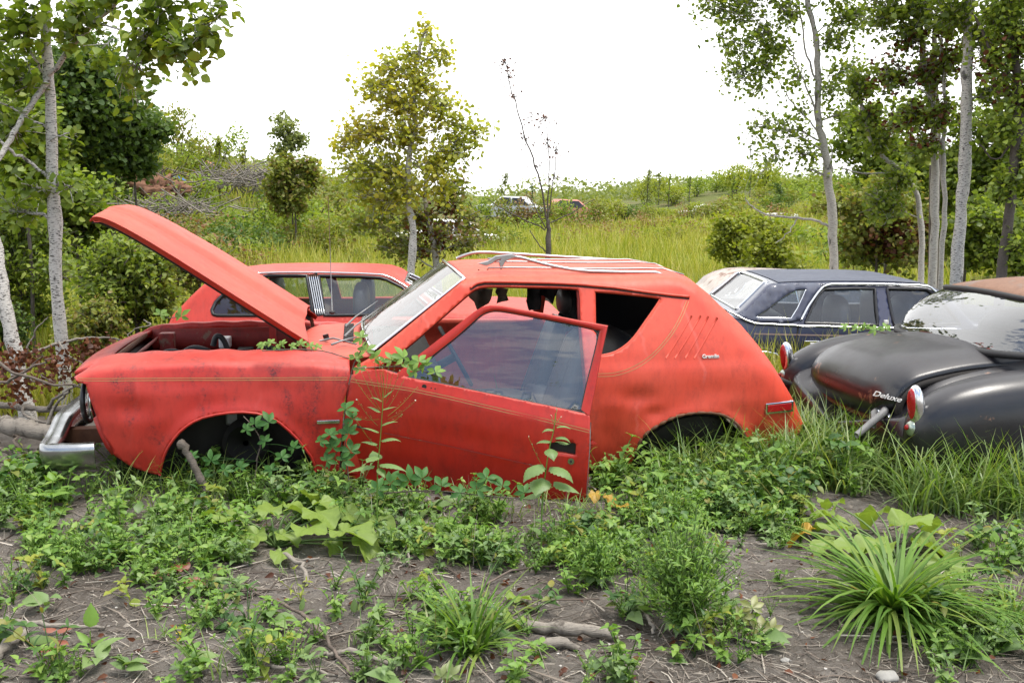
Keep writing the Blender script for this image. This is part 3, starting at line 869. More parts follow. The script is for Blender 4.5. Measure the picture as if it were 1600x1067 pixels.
# ---- roof rack
def rp(px, py, t): return F1.L(px, py, t)
tn, tf_ = .33, W1 - .30
near = [rp(765, 411, tn), rp(777, 404, tn), rp(806, 400, tn), rp(836, 409, tn), rp(864, 416, tn), rp(903, 423, tn), rp(950, 425, tn), rp(1000, 425.5, tn), rp(1024, 425.5, tn), rp(1034, 429, tn - .01), rp(1042, 438, tn - .03), rp(1050, 443, tn - .04)]
MB().tube(smooth_poly(np.array(near), 2), .0105, 8).obj('roof_rack', RACK, car, off=O1)
far = [rp(713, 404, tf_), rp(728, 398, tf_), rp(746, 393.5, tf_), rp(800, 396.5, tf_), rp(880, 401.5, tf_), rp(948, 405.5, tf_), rp(975, 409, tf_), rp(1000, 416, tf_), rp(1030, 424, tf_), rp(1042, 430, tf_)]
MB().tube(smooth_poly(np.array(far), 2), .0105, 8).obj('roof_rack', RACK, car, off=O1)
# front stanchion: winged foot with an opening
def flat_piece(px_pts, t, th, name, mtl):
    P = np.array([rp(x, y, t) for x, y in px_pts]); n = len(P)
    m = MB(); m.add(np.vstack([P, P + np.array([0, th, 0])]), [tuple(range(n))[::-1], tuple(range(n, 2 * n))] + [(i, (i + 1) % n, n + (i + 1) % n, n + i) for i in range(n)])
    return m.obj(name, mtl, car, off=O1, smooth=False, bevel=.004)
flat_piece([(746, 412), (762, 408), (775, 400), (800, 397), (812, 402), (800, 404), (790, 409), (786, 417), (781, 417), (780, 409), (784, 404), (776, 406), (770, 412), (760, 416)], tn - .01, .03, 'rack_stanchion', RACK)
c = rp(1053, 443.5, tn - .045)
m = MB(); m.ell(c, (.065, .028, .012), p=2.5); m.tube([rp(1026, 427, tn), rp(1040, 434, tn - .02), rp(1056, 443, tn - .045)], [.014, .018, .030], 8)
m.obj('rack_foot', RACK, car, off=O1)
b = rp(968, 411, tf_)
MB().tube([rp(950, 406, tf_), rp(962, 409, tf_), rp(970, 416, tf_ - .02)], [.014, .016, .014], 8).obj('rack_foot', RED, car, off=O1)
for tt in (.45, .75, 1.05, 1.30):     # skid strips lying on the roof
    P = []
    for i in range(10):
        s = F1.L(762, 415, tt)[0] + 1.18 * i / 9 * (1 if tt < 1.3 else .9)
        tau = (tt - .25) / (W1 - .5); zr = np.interp(s, RL[:, 0], RL[:, 1]) + .042 * (1 - abs(2 * tau - 1) ** 2.6)
        P.append((s, tt, zr + .006))
    MB().tube(P, .0045, 5).obj('roof_strip', RACK, car, off=O1)
for px, py in ((748, 418), (762, 414.5), (783, 418)):
    c = rp(px, py, .30); c[2] = np.interp(c[0], RL[:, 0], RL[:, 1]) + .035
    MB().ell(c, (.006, .006, .004)).obj('rack_bolt', RUSTM, car, off=O1)

# ---- interior
def seat(s, t, w, mtl):
    root = bpy.data.objects.new('seat', None); SC.collection.objects.link(root); root.parent = car; root.location = (s, t - W1 / 2, .08)
    m = MB(); m.ell((0, 0, .10), (.26, w / 2, .10), p=3.2, nu=24); m.obj('cushion', mtl, root)
    Mr = Matrix.Rotation(R(17), 3, 'Y')
    m = MB()
    P = []
    for i in range(25):
        v = i / 24; hw = w / 2 * (1 - .30 * v ** 1.8) * (1 - max(0, v - .93) * 5)
        th = .075 * (1 - .35 * v) * (1 - max(0, v - .9) * 5)
        row = []
        for j in range(40):
            a = 2 * math.pi * j / 40
            x = th * np.sign(math.cos(a)) * abs(math.cos(a)) ** .6; y = hw * np.sign(math.sin(a)) * abs(math.sin(a)) ** .6
            x -= .006 * math.cos(y / hw * 5 * math.pi) * (1 if math.cos(a) < 0 else 0)
            row.append((x, y, .05 + v * .66))
        P.append(row)
    P = np.array(P) @ np.array(Mr).T + np.array([.22, 0, .02])
    m.grid(P, closed_v=True); m.add(P[-1], [tuple(range(40))])
    m.obj('seatback', mtl, root)
    m = MB().ell((.46, 0, .80), (.045, .12, .085), p=2.6, nu=20); m.obj('headrest', mtl, root)
    return root
s1 = F1.L(800, 600, .5)[0]
seat(s1 - .02, .46, .50, SEAT); seat(s1 + .0, 1.24, .50, SEAT)
# rear bench, folded and dusty
s2 = F1.L(935, 560, .5)[0]
m = MB(); m.ell((s2 + .12, W1 / 2, .52), (.10, .66, .24), p=3, M=Matrix.Rotation(R(20), 3, 'Y')); m.obj('rear_seatback', SEAT, car, off=O1)
m = MB(); m.ell((s2 - .10, W1 / 2, .26), (.25, .64, .12), p=3); m.obj('rear_cushion', SEAT, car, off=O1)
m = MB(); m.grid([[(s2 + .2 + .9 * i / 8, .20 + (W1 - .4) * k / 8, .60 - .12 * i / 8 + .012 * math.sin(i * 2.1 + k)) for k in range(9)] for i in range(9)])
m.obj('cargo_floor', DARK, car, off=O1, solid=.02)
# dark trim inside the quarter and headliner
for tt, sg in ((.0, 1), (W1, -1)):
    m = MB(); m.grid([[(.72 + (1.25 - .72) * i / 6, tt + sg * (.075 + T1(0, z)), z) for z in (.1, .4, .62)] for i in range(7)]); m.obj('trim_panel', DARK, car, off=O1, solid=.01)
m = MB(); m.grid([[(s, W1 - T1(0, z) - .08, z) for z in (.62, .8, .95, 1.06)] for s in np.linspace(.62, 1.3, 8)]); m.obj('quarter_glass', BLACKTRIM, car, off=O1)
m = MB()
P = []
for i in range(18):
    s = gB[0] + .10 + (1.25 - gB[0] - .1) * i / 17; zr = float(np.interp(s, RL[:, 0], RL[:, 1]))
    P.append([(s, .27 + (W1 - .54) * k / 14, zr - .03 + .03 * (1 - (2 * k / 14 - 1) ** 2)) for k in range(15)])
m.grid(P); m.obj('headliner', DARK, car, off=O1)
def rag(px_pts, t, mtl, name='torn_headliner', puff=.02):
    P = np.array([rp(x, y, t) for x, y in px_pts])
    o = resample(P[:, [0, 2]], .02, True); V, F = cdt(o, [], .02)
    y = t + puff * np.sin(V[:, 0] * 60) + puff * np.sin(V[:, 1] * 40 + V[:, 0] * 20)
    return MB().add(np.stack([V[:, 0], y, V[:, 1]], 1), F).obj(name, mtl, car, off=O1, solid=.004)
rag([(729, 452), (770, 451), (768, 461), (763, 474), (757, 479), (748, 486), (744, 481), (741, 472), (734, 466)], 1.42, CLOTH)
rag([(777, 451), (793, 451), (791, 460), (795, 469), (785, 471), (776, 474), (779, 463), (775, 457)], 1.44, CLOTH)
rag([(824, 451), (843, 451), (845, 465), (843, 484), (828, 486), (822, 470)], 1.36, BCLOTH)
rag([(841, 450), (879, 451), (880, 460), (875, 465), (868, 462), (866, 468), (862, 475), (857, 468), (850, 462), (842, 462)], 1.40, BCLOTH)
rag([(872, 491), (880, 480), (890, 468), (903, 460), (906, 462), (907, 500), (875, 500)], 1.38, BCLOTH)
# dashboard, steering wheel
m = MB(); m.grid([[(sB - .02 + .34 * q, .16 + (W1 - .32) * k / 12, zc - .03 - .05 * q + .02 * math.sin(q * 3.1)) for k in range(13)] for q in np.linspace(0, 1, 8)])
m.grid([[(sB + .32, .16 + (W1 - .32) * k / 12, zc - .08 - .3 * q) for k in range(13)] for q in np.linspace(0, 1, 3)])
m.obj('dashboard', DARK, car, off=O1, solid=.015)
c = np.array([sB + .45, .48, zc - .06]); th = np.linspace(0, 2 * math.pi, 33)
Mr = np.array(Matrix.Rotation(R(-28), 3, 'Y'))
rg = (Mr @ np.stack([0 * th, .19 * np.cos(th), .19 * np.sin(th)])).T + c
sw = MB().tube(rg, .012, 8, cap=False).obj('steering_wheel', RUBBER, car, off=O1)
m = MB()
for a in (0, 120, 240): m.tube([c, (Mr @ np.array([0, .19 * math.cos(R(a + 90)), .19 * math.sin(R(a + 90))])) + c], .009, 6)
m.tube([c, c + (Mr @ np.array([-.30, 0, 0]))], .025, 8); m.obj('steering_column', RUBBER, sw).location = O1

# ---- the open door (local frame of its own: hinge at the fender seam, sagging on its hinges)
hA = F1.side(548, 600, T1)
YAW_D = R(-19.5)       # swung towards the viewer
def doorL(px, py, n=0.0):
    """pixel -> vehicle coordinates on the door plane (offset n outwards)"""
    base = np.array([hA[0], .0, 0]); e = np.array([math.cos(YAW_D), math.sin(YAW_D), 0]); nn = np.array([math.sin(YAW_D), -math.cos(YAW_D), 0])
    d = F1.R @ ray(px, py); k = ((base + nn * n - F1.c) @ nn) / (d @ nn); p = F1.c + d * k
    return p
e_d = np.array([math.cos(YAW_D), math.sin(YAW_D), 0]); n_d = np.array([math.sin(YAW_D), -math.cos(YAW_D), 0])
base_d = np.array([hA[0], 0, 0])
beltA, beltB = doorL(600, 577), doorL(921, 648)
def dz_ref(x):   # sag line: belt height along the door
    xa, xb = (beltA - base_d) @ e_d, (beltB - base_d) @ e_d
    return beltA[2] + (beltB[2] - beltA[2]) * (x - xa) / (xb - xa)
_hx = np.linspace(-.6, .5, 221)
_hy = np.interp(_hx, [-.6, -.45, -.33, -.2, -.075, -.06, 0, .03, .2, .42], [-.07, -.02, .004, .010, .006, -.002, -.024, -.035, -.085, -.15])
_hy = np.convolve(np.pad(_hy, 4, mode='edge'), np.ones(9) / 9, 'valid')
def Td(x, z):    # outward offset of the skin, measured from the belt line
    h = z - dz_ref(x)
    return np.interp(h, _hx, _hy)
def D_it(px, py, ex=0.0):
    n = 0.0
    for _ in range(6):
        p = doorL(px, py, n); x = (p - base_d) @ e_d; n = float(Td(x, p[2])) + ex
    return x, p[2]
DP = lambda pts: np.array([D_it(x, y) for x, y in pts])
def D3(V, ex=0.0):
    n = Td(V[:, 0], V[:, 1]) + ex
    return base_d + V[:, :1] * e_d + n[:, None] * n_d + np.array([0, 0, 1]) * V[:, 1:2]
skin = DP([(550, 588), (566, 578), (600, 576.5), (640, 590), (700, 601.5), (800, 622), (860, 634), (905, 644), (921, 647.5), (922.5, 660), (921, 700), (918, 740), (916, 770), (914, 795), (905, 797), (860, 790), (800, 781), (740, 772), (700, 768), (640, 762), (560, 752), (537, 748), (536, 700), (538, 660), (543, 620)])
hh = DP([(857, 692.5), (872, 690), (898, 692), (900, 694), (899, 711), (897, 712), (880, 709), (858, 706)])
_xl = np.arange(skin[:, 0].min() + .01, skin[:, 0].max() - .005, .02)
_cr = np.array([(x, dz_ref(x) + h) for h in (-.092, -.080, -.070, -.060, -.050, -.035, -.018) for x in _xl])
V, F = cdt(resample(skin, .02, True), [resample(hh, .01, True)], .022, _cr)
dent = .004 * np.sin(V[:, 0] * 5) * np.sin(V[:, 1] * 11) - .006 * np.exp(-((V[:, 0] - .55) / .3) ** 2 - ((V[:, 1] - .3) / .08) ** 2)
Pd = D3(V, dent)
doorm = MB().add(Pd, F)
door = doorm.obj('door', [RED], car, off=O1, solid=.05)
def dobj(mb, name, mtl, **k):
    o = mb.obj(name, mtl, door, **k); o.location = O1; return o
# window frame
fo = [(612, 590), (652, 556), (700, 519), (740, 488), (752, 480), (766, 477.5), (785, 479), (850, 491), (905, 502), (949, 510)]
fi_ = [(640, 588), (672, 558), (712, 527), (750, 493), (760, 488), (772, 485.5), (790, 487), (850, 498.5), (900, 508), (937, 517)]
fo = fo + [(938, 560), (930, 605), (921, 649)]
fi_ = fi_ + [(931, 545), (917, 600), (908, 640)]
A, B = DP(fo), DP(fi_)
rows = []
for (a, b) in zip(A, B):
    pa, pb = D3(np.array([a, b]))
    mid = (pa + pb) / 2
    rows.append([pa - n_d * .035, pa, pa * .7 + pb * .3 + n_d * .004, pa * .3 + pb * .7 + n_d * .002, pb - n_d * .004, pb - n_d * .035])
dobj(MB().grid(rows, closed_v=True, flip=True), 'window_frame', RED, auto=40)
seal = np.array([D3(np.array([b]), -.012)[0] for b in B])
dobj(MB().tube(smooth_poly(seal, 1), .007, 6), 'window_seal', RUBBER)
glp = DP([(640, 590), (672, 559), (712, 528), (750, 494), (760, 489), (772, 486.5), (790, 488), (850, 499.5), (900, 509), (920, 515), (931, 523), (934, 530), (931, 545), (917, 600), (908, 641), (860, 636), (800, 624), (700, 604)])
V, F = cdt(resample(glp, .04, True), [], .05)
dobj(MB().add(D3(V, -.016), F), 'window_glass', GL_DOOR)
bl = resample(DP([(600, 579), (640, 590.5), (700, 602.5), (800, 623.5), (860, 636), (908, 645)]), .04)
dobj(MB().tube(D3(bl, -.008), .008, 6), 'belt_seal', RUBBER)
# pinstripes, belt crease, low trim line
for dy in (0, 4.2):
    pth = resample(DP([(549, 592 + dy), (640, 606 + dy), (700, 618.5 + dy), (800, 642 + dy), (860, 656 + dy), (921, 671.5 + dy)]), .03)
    dobj(ribbon(D3(pth, .0035), .0032, n_d), 'pinstripe', GOLD)
pth = resample(DP([(600, 676), (700, 696), (800, 719), (870, 735)]), .03)
dobj(ribbon(D3(pth, .0035), .005, n_d), 'trim_line', RED_IN)
pth = resample(DP([(555, 665), (578, 671)]), .03)
dobj(ribbon(D3(pth, .004), .008, n_d), 'trim_line', RUBBER)
# handle recess, lock, mirror holes
x0 = D3(hh)
c = x0.mean(0)
m = MB(); n = len(x0)
m.add(np.vstack([x0, x0 - n_d * .035]), [(i, (i + 1) % n, n + (i + 1) % n, n + i) for i in range(n)] + [tuple(range(n, 2 * n))])
dobj(m, 'handle_recess', BLACKTRIM, smooth=False)
def disc(px, py, r, th, name, mtl, ex=.004):
    x, z = D_it(px, py); p = D3(np.array([[x, z]]), ex)[0]
    a = np.linspace(0, 2 * math.pi, 20, endpoint=False)
    ring = np.array([p + e_d * r * math.cos(k) + np.array([0, 0, 1]) * r * math.sin(k) for k in a])
    m = MB(); m.add(np.vstack([ring, ring + n_d * th]), [tuple(range(20)), tuple(range(20, 40))[::-1]] + [(i, (i + 1) % 20, 20 + (i + 1) % 20, 20 + i) for i in range(20)])
    return dobj(m, name, mtl, smooth=False)
disc(892.5, 720, .017, .006, 'lock_cylinder', CHROME); disc(892.5, 720, .007, .0085, 'keyhole', DARK)
disc(663, 604, .013, .002, 'mirror_hole', DARK, ex=.001)
for px, py in ((674, 606), (680, 607)): disc(px, py, .0035, .002, 'screw_hole', DARK, ex=.001)
# door edge strip
ed = resample(DP([(922, 660), (920.5, 700), (917, 740), (915, 790)]), .05)
dobj(MB().tube(D3(ed, -.006), .006, 6), 'edge_guard', GREYM)
# hinge pillar shadow gap filler: jamb behind the door
m = MB(); jb = P1([(545, 590), (542, 640), (537, 700), (535, 738)])
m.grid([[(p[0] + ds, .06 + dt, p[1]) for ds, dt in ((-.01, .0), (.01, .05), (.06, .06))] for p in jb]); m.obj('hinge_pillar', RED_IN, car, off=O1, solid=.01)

# brake drums, springs and axle stubs in the wheel arches
for (px, py), nm in (((378, 705), 'brake_drum'), ((1090, 690), 'brake_drum')):
    c = F1.side(px, py, T1)
    d = MB(); d.tube([(c[0], .30, c[2]), (c[0], .20, c[2]), (c[0], .19, c[2])], [.125, .125, .10], 28); d.obj(nm, DARK, car, off=O1)
    th = np.linspace(0, 14 * math.pi, 120); MB().tube(np.stack([c[0] - .02 + .055 * np.cos(th), .40 + .055 * np.sin(th), c[2] + .02 + .26 * np.linspace(0, 1, 120)], 1), .008, 5).obj('coil_spring', GREYM, car, off=O1)
    MB().tube([(c[0] - .3, .45, c[2] - .06), (c[0], .28, c[2] - .04)], [.02, .03], 8).obj('control_arm', RUSTM, car, off=O1)
# ================================================================== OTHER VEHICLES
# ---- generic far sedan / coupe shell: side with tumblehome, lofted roof, glass set in holes
def tumble(belt, roof_z, inset=.20, low=.08):
    def T(s, z):
        z = np.asarray(z, float)
        return np.interp(z, [-.5, belt - .45, belt - .12, belt, roof_z, roof_z + .3], [low, low * .5, 0.0, .02, inset, inset + .06]) + 0 * np.asarray(s, float)
    return T

def shell(F, T, outer_px, holes_px, top_n, root, mtl, roofmtl=None, crown=.05, r=.06, step=.04, name='body', glass_rows=None, gname='rear_window'):
    P = lambda pts: F.sz(pts, T)
    outer = P(outer_px); top = P(outer_px[:top_n]); W = F.W
    holes = [resample(P(h), step, True) for h in holes_px]
    oo = resample(outer, step, True)
    ext = []
    el = resample(top, step)
    for off in (.006, .016, .032, .055):
        for i in range(1, len(el) - 1):
            t = el[i + 1] - el[i - 1]; t /= np.linalg.norm(t) + 1e-9
            ext.append(el[i] + np.array([t[1], -t[0]]) * off)
    V, Fc = cdt(oo, holes, step, np.array(ext))
    q = np.clip(1 - dist_poly(top, V) / r, 0, 1)
    t = T(V[:, 0], V[:, 1]) + r * (1 - np.sqrt(np.clip(1 - q ** 2, 0, 1)))
    m = MB(); m.add(np.stack([V[:, 0], t, V[:, 1]], 1), Fc)
    m.add(np.stack([V[:, 0], W - t, V[:, 1]], 1), Fc[:, ::-1])
    te = T(el[:, 0], el[:, 1]) + r
    rows = []
    for i in range(len(el)):
        tg = el[min(i + 1, len(el) - 1)] - el[max(i - 1, 0)]; tg /= np.linalg.norm(tg); nn = np.array([-tg[1], tg[0]])
        rows.append([(el[i, 0] + nn[0] * crown * (1 - abs(2 * k / 20 - 1) ** 2.5), te[i] + (W - 2 * te[i]) * k / 20, el[i, 1] + nn[1] * crown * (1 - abs(2 * k / 20 - 1) ** 2.5)) for k in range(21)])
    rows = np.array(rows)
    if glass_rows:
        s0, s1, gm = glass_rows
        ii = [i for i in range(len(el)) if s0 <= el[i, 0] <= s1]
        a, b = ii[0], ii[-1]
        m.grid(rows[:a + 1], flip=True); m.grid(rows[b:], flip=True)
        m.grid(rows[a:b + 1, :3], flip=True); m.grid(rows[a:b + 1, 18:], flip=True)
        MB().grid(rows[a:b + 1, 2:19]).obj(gname, gm, root, off=(F.off[0], F.off[1], F.off[2] - .01))
        ed = np.vstack([rows[a, 2:19], rows[a:b + 1, 18], rows[b, 2:19][::-1], rows[a:b + 1, 2][::-1]])
        MB().tube(ed, .012, 6).obj('window_trim', CHROME, root, off=F.off)
    else: m.grid(rows, flip=True)
    o = m.obj(name, mtl, root, off=F.off, merge=.002, solid=.03)
    return P, rows, el

def on_side(F, T, px, ex=-.006, step=.05):
    S = resample(F.sz(px, T), step)
    return np.stack([S[:, 0], T(S[:, 0], S[:, 1]) + ex, S[:, 1]], 1)

def pane(F, T, px, mtl, root, ex=.012, name='window', far=True, trim=None, trad=.008):
    o = resample(F.sz(px, T), .08, True); V, Fc = cdt(o, [], .09)
    w = MB().add(np.stack([V[:, 0], T(V[:, 0], V[:, 1]) + ex, V[:, 1]], 1), Fc).obj(name, mtl, root, off=F.off)
    if trim is not None:
        P = np.stack([o[:, 0], T(o[:, 0], o[:, 1]) + .0, o[:, 1]], 1); P = np.vstack([P, P[:1]])
        MB().tube(P, trad, 6, cap=False).obj('window_frame', trim, w).location = F.off
    if far:
        MB().add(np.stack([V[:, 0], F.W - T(V[:, 0], V[:, 1]) - ex, V[:, 1]], 1), Fc).obj(name, mtl, root, off=F.off)
    return w

# ---- orange-red fastback behind the hood
F2 = Frame((0, 8.45, -.30), R(4), 1.65)
T2 = tumble(.78, 1.25, .26)
_o2 = F2.O.copy()
car2 = empty('red_fastback', F2.root_loc(), F2.a, 'faded orange-red fastback with slatted chrome pillar, parked behind the raised hood', 'car')
out2 = [(262, 505), (268, 493), (281, 480), (295, 465), (310, 451), (325, 438), (343, 432), (370, 428.5), (400, 426), (440, 424.8), (481, 424.8), (540, 425), (575, 426), (603, 428.5), (619, 434), (632, 443), (650, 452), (672, 470), (696, 488), (720, 491), (790, 490), (850, 493), (885, 500), (894, 520), (896, 560), (893, 610), (850, 618), (830, 590), (795, 582), (760, 590), (740, 618), (460, 622), (440, 594), (405, 584), (370, 592), (350, 620), (268, 616), (258, 560)]
h_q = [(333, 491), (331, 484), (337, 472), (349, 460), (372, 447), (400, 435), (420, 430.5), (479, 430.5), (490, 493), (340, 493)]
h_d = [(498, 431), (560, 432), (594, 434), (604, 437), (628, 449), (648, 466), (668, 485), (674, 491), (507, 493)]
P2, rows2, el2 = shell(F2, T2, out2, [h_q, h_d], 23, car2, RED2, crown=.005, r=.04, glass_rows=(F2.sz([(628, 440)], T2)[0][0], F2.sz([(697, 489)], T2)[0][0], GL_SIDE), gname='windshield')
pane(F2, T2, h_q, GL_SIDE, car2, trim=BLACKTRIM, trad=.014)
pane(F2, T2, h_d, GL_SIDE, car2, trim=BLACKTRIM, trad=.014)
MB().tube(on_side(F2, T2, [(400, 427), (440, 425.5), (500, 425.5), (560, 427), (598, 429), (612, 434), (634, 447), (668, 474)], -.012), .008, 6).obj('drip_rail', CHROME, car2, off=F2.off)
for k in range(5):
    x = 482.5 + k * 3.3
    MB().tube(on_side(F2, T2, [(x, 428.5), (x + 11.5, 491)], -.014), .0052, 6).obj('pillar_slat', CHROME, car2, off=F2.off)
ribbon(on_side(F2, T2, [(489, 428), (501, 493)], -.004), .075).obj('pillar_panel', BLACKTRIM, car2, off=F2.off)
# windscreen, seats, floor
for px, tt in ((560, .45), (560, 1.2), (400, .5), (400, 1.15)):
    c = F2.side(px, 480, T2)
    MB().ell((c[0], tt, c[2] - .02), (.07, .22 if px > 500 else .3, .20), p=3).obj('seatback', SEAT, car2, off=F2.off)
MB().box((F2.sz([(275, 600)], T2)[0][0], .2, .05), (F2.sz([(880, 600)], T2)[0][0], F2.W - .2, .40)).obj('floor_pan', DARK, car2, off=F2.off, smooth=False)

# ---- blue sedan behind the tail, with peeling vinyl roof
F3 = Frame((0, 8.65, -.45), R(-1.0), 1.85)
T3 = tumble(.90, 1.35, .24)
sed = empty('blue_sedan', F3.root_loc(), F3.a, 'dark blue four door sedan with peeling padded roof and triangular opera window', 'car')
out3 = [(1040, 512), (1060, 504), (1100, 500), (1140, 498), (1158, 488), (1180, 466), (1200, 445), (1212, 443), (1228, 442), (1248, 441), (1300, 440.5), (1347, 440.5), (1400, 441.5), (1440, 444), (1459, 448), (1478, 458), (1500, 480), (1520, 502), (1560, 508), (1680, 512), (1800, 520), (1815, 560), (1810, 620), (1700, 640), (1690, 600), (1650, 585), (1610, 600), (1590, 640), (1260, 640), (1250, 600), (1215, 580), (1170, 590), (1150, 636), (1042, 620)]
h_op = [(1180, 496), (1200, 482), (1222, 465), (1243, 452.5), (1260, 451), (1254, 465), (1246, 482), (1236, 498)]
h_r = [(1258, 505), (1268, 482), (1279, 461), (1288, 452), (1330, 451), (1367, 451), (1369, 480), (1372, 508)]
h_f = [(1386, 451), (1420, 451.5), (1448, 452.5), (1462, 462), (1480, 480), (1500, 506), (1440, 508), (1397, 508), (1391, 480)]
P3, rows3, el3 = shell(F3, T3, out3, [h_op, h_r, h_f], 21, sed, BLUE, crown=.008, r=.04, glass_rows=(F3.sz([(1158, 488)], T3)[0][0], F3.sz([(1207, 442)], T3)[0][0], GL_WIND))
for h, nm in ((h_op, 'opera_window'), (h_r, 'window'), (h_f, 'window')):
    pane(F3, T3, h, GL_SIDE, sed, name=nm, trim=(CHROME if h is h_op else BLACKTRIM), trad=.009 if h is h_op else .013)
# padded roof skin over roof and pillar
vs = [(1150, 491), (1163, 484), (1183, 464), (1203, 447), (1214, 444), (1230, 443), (1300, 441.5), (1347, 441.5), (1400, 442), (1440, 444.5), (1455, 448), (1431, 447), (1380, 445.5), (1296, 445), (1284, 449), (1272, 460), (1258, 484), (1250, 499), (1236, 503), (1180, 503), (1168, 500)]
o = resample(F3.sz(vs, T3), .03, True); V, Fc = cdt(o, [resample(F3.sz(h_op, T3), .03, True)], .03)
el = resample(F3.sz(out3[:21], T3), .04); q = np.clip(1 - dist_poly(F3.sz(out3[:21], T3), V) / .06, 0, 1)
tt = T3(V[:, 0], V[:, 1]) + .06 * (1 - np.sqrt(np.clip(1 - q ** 2, 0, 1))) - .010 - .008 * np.abs(np.sin(V[:, 0] * 31 + V[:, 1] * 17) * np.sin(V[:, 1] * 43))
vin = MB().add(np.stack([V[:, 0], tt, V[:, 1]], 1), Fc).obj('vinyl_roof', VINYL, sed, off=F3.off, solid=.008)
ii = [i for i in range(len(el3)) if F3.sz([(1214, 436)], T3)[0][0] < el3[i, 0] < F3.sz([(1462, 446)], T3)[0][0]]
MB().grid(rows3[ii[0]:ii[-1] + 1] + np.array([0, 0, .006]), flip=True).obj('vinyl_roof', VINYL, sed, off=F3.off)
MB().tube(smooth_poly(on_side(F3, T3, [(1251, 499), (1262, 478), (1276, 458), (1285, 448), (1296, 444), (1340, 443.5), (1431, 445), (1452, 448), (1468, 462)], -.02), 1), .011, 6).obj('drip_rail', CHROME, sed, off=F3.off)
MB().tube(on_side(F3, T3, [(1130, 482), (1150, 492), (1165, 500), (1180, 505), (1248, 508.5), (1392, 512), (1500, 514)], -.02), .010, 6).obj('belt_trim', CHROME, sed, off=F3.off)
ribbon(on_side(F3, T3, [(1178, 521.5), (1247, 523), (1330, 524.5), (1500, 527)], -.004), .012).obj('side_stripe', BEIGE, sed, off=F3.off)
ribbon(on_side(F3, T3, [(1247, 506), (1246, 520), (1241, 540), (1238, 580)], -.004), .014).obj('door_seam', DARK, sed, off=F3.off)
ribbon(on_side(F3, T3, [(1376, 450), (1381, 480), (1385, 510)], .002), .07).obj('center_pillar', BLUE, sed, off=F3.off)
def plate3(x0, y0, x1, y1, nm, mtl, th=.02):
    a = F3.side(x0, y0, T3); b = F3.side(x1, y1, T3); t = float(T3(a[0], a[2]))
    return MB().box((a[0], t - th, b[2]), (b[0], t, a[2])).obj(nm, mtl, sed, off=F3.off, smooth=False, bevel=.004)
plate3(1380.5, 500, 1388, 506.5, 'pillar_badge', WHITE, .028)
dh = plate3(1256, 532, 1279, 542, 'door_handle', CHROME); plate3(1265, 535, 1277, 540, 'handle_plate', WHITE, .026)
# rear window (raked) and its frame
for px, tp in ((1330, .5), (1330, 1.3), (1440, .5), (1440, 1.3)):
    c = F3.side(px, 498, T3)
    MB().ell((c[0], tp, c[2] - .06), (.08, .28, .22), p=3).obj('seatback', SEAT, sed, off=F3.off)
MB().ell((F3.sz([(1200, 500)], T3)[0][0], F3.W / 2, F3.sz([(1200, 500)], T3)[0][1] - .1), (.3, .7, .12), p=3).obj('parcel_shelf', SEAT, sed, off=F3.off)
MB().box((F3.sz([(1060, 600)], T3)[0][0], .2, .05), (F3.sz([(1800, 600)], T3)[0][0], F3.W - .2, .5)).obj('floor_pan', DARK, sed, off=F3.off, smooth=False)
# rear bumper end
c = F3.L(1180, 562, -.02)
MB().tube([F3.L(1150, 556, -.05), F3.L(1195, 550, -.06), F3.L(1212, 553, -.04), F3.L(1222, 566, -.02), F3.L(1224, 580, 0)], [.016, .016, .016, .015, .014], 8).obj('rear_bumper', CHROME, sed, off=F3.off)

# ---- pale car beyond the blue sedan
F4 = Frame((0, 11.2, -.55), R(-3), 1.8)
T4 = tumble(.9, 1.4, .2)
c4 = empty('cream_sedan', F4.root_loc(), F4.a, 'rusty cream sedan mostly hidden behind the dark blue sedan, its roof edge showing', 'car')
out4 = [(1090, 476), (1118, 462), (1128, 450), (1145, 440), (1165, 434.5), (1190, 433), (1240, 435), (1330, 440), (1380, 460), (1410, 486), (1500, 490), (1510, 560), (1090, 560)]
h4a = [(1120, 462), (1132, 450), (1148, 441.5), (1168, 438), (1160, 452), (1148, 462)]
h4b = [(1195, 440), (1240, 440), (1250, 482), (1176, 480)]
h4c = [(1256, 440), (1322, 444), (1370, 466), (1382, 484), (1262, 484)]
shell(F4, T4, out4, [h4a, h4b, h4c], 12, c4, CREAM, crown=.03)
for h in (h4b, h4c): pane(F4, T4, h, GL_SIDE, c4, trim=CHROME)
pane(F4, T4, h4a, DARK, c4, trim=CHROME, ex=.03, name='quarter_window')
for k in range(3):
    MB().tube(on_side(F4, T4, [(1130 + k * 9, 461 - k * 2), (1143 + k * 8, 444 - k * 2)], -.004), .010, 5).obj('torn_strip', WHITE, c4, off=F4.off)
for px in (1230, 1330):
    c = F4.side(px, 478, T4); MB().ell((c[0], .9, c[2] - .04), (.1, .6, .22), p=3).obj('seatback', LIGHTIN, c4, off=F4.off)

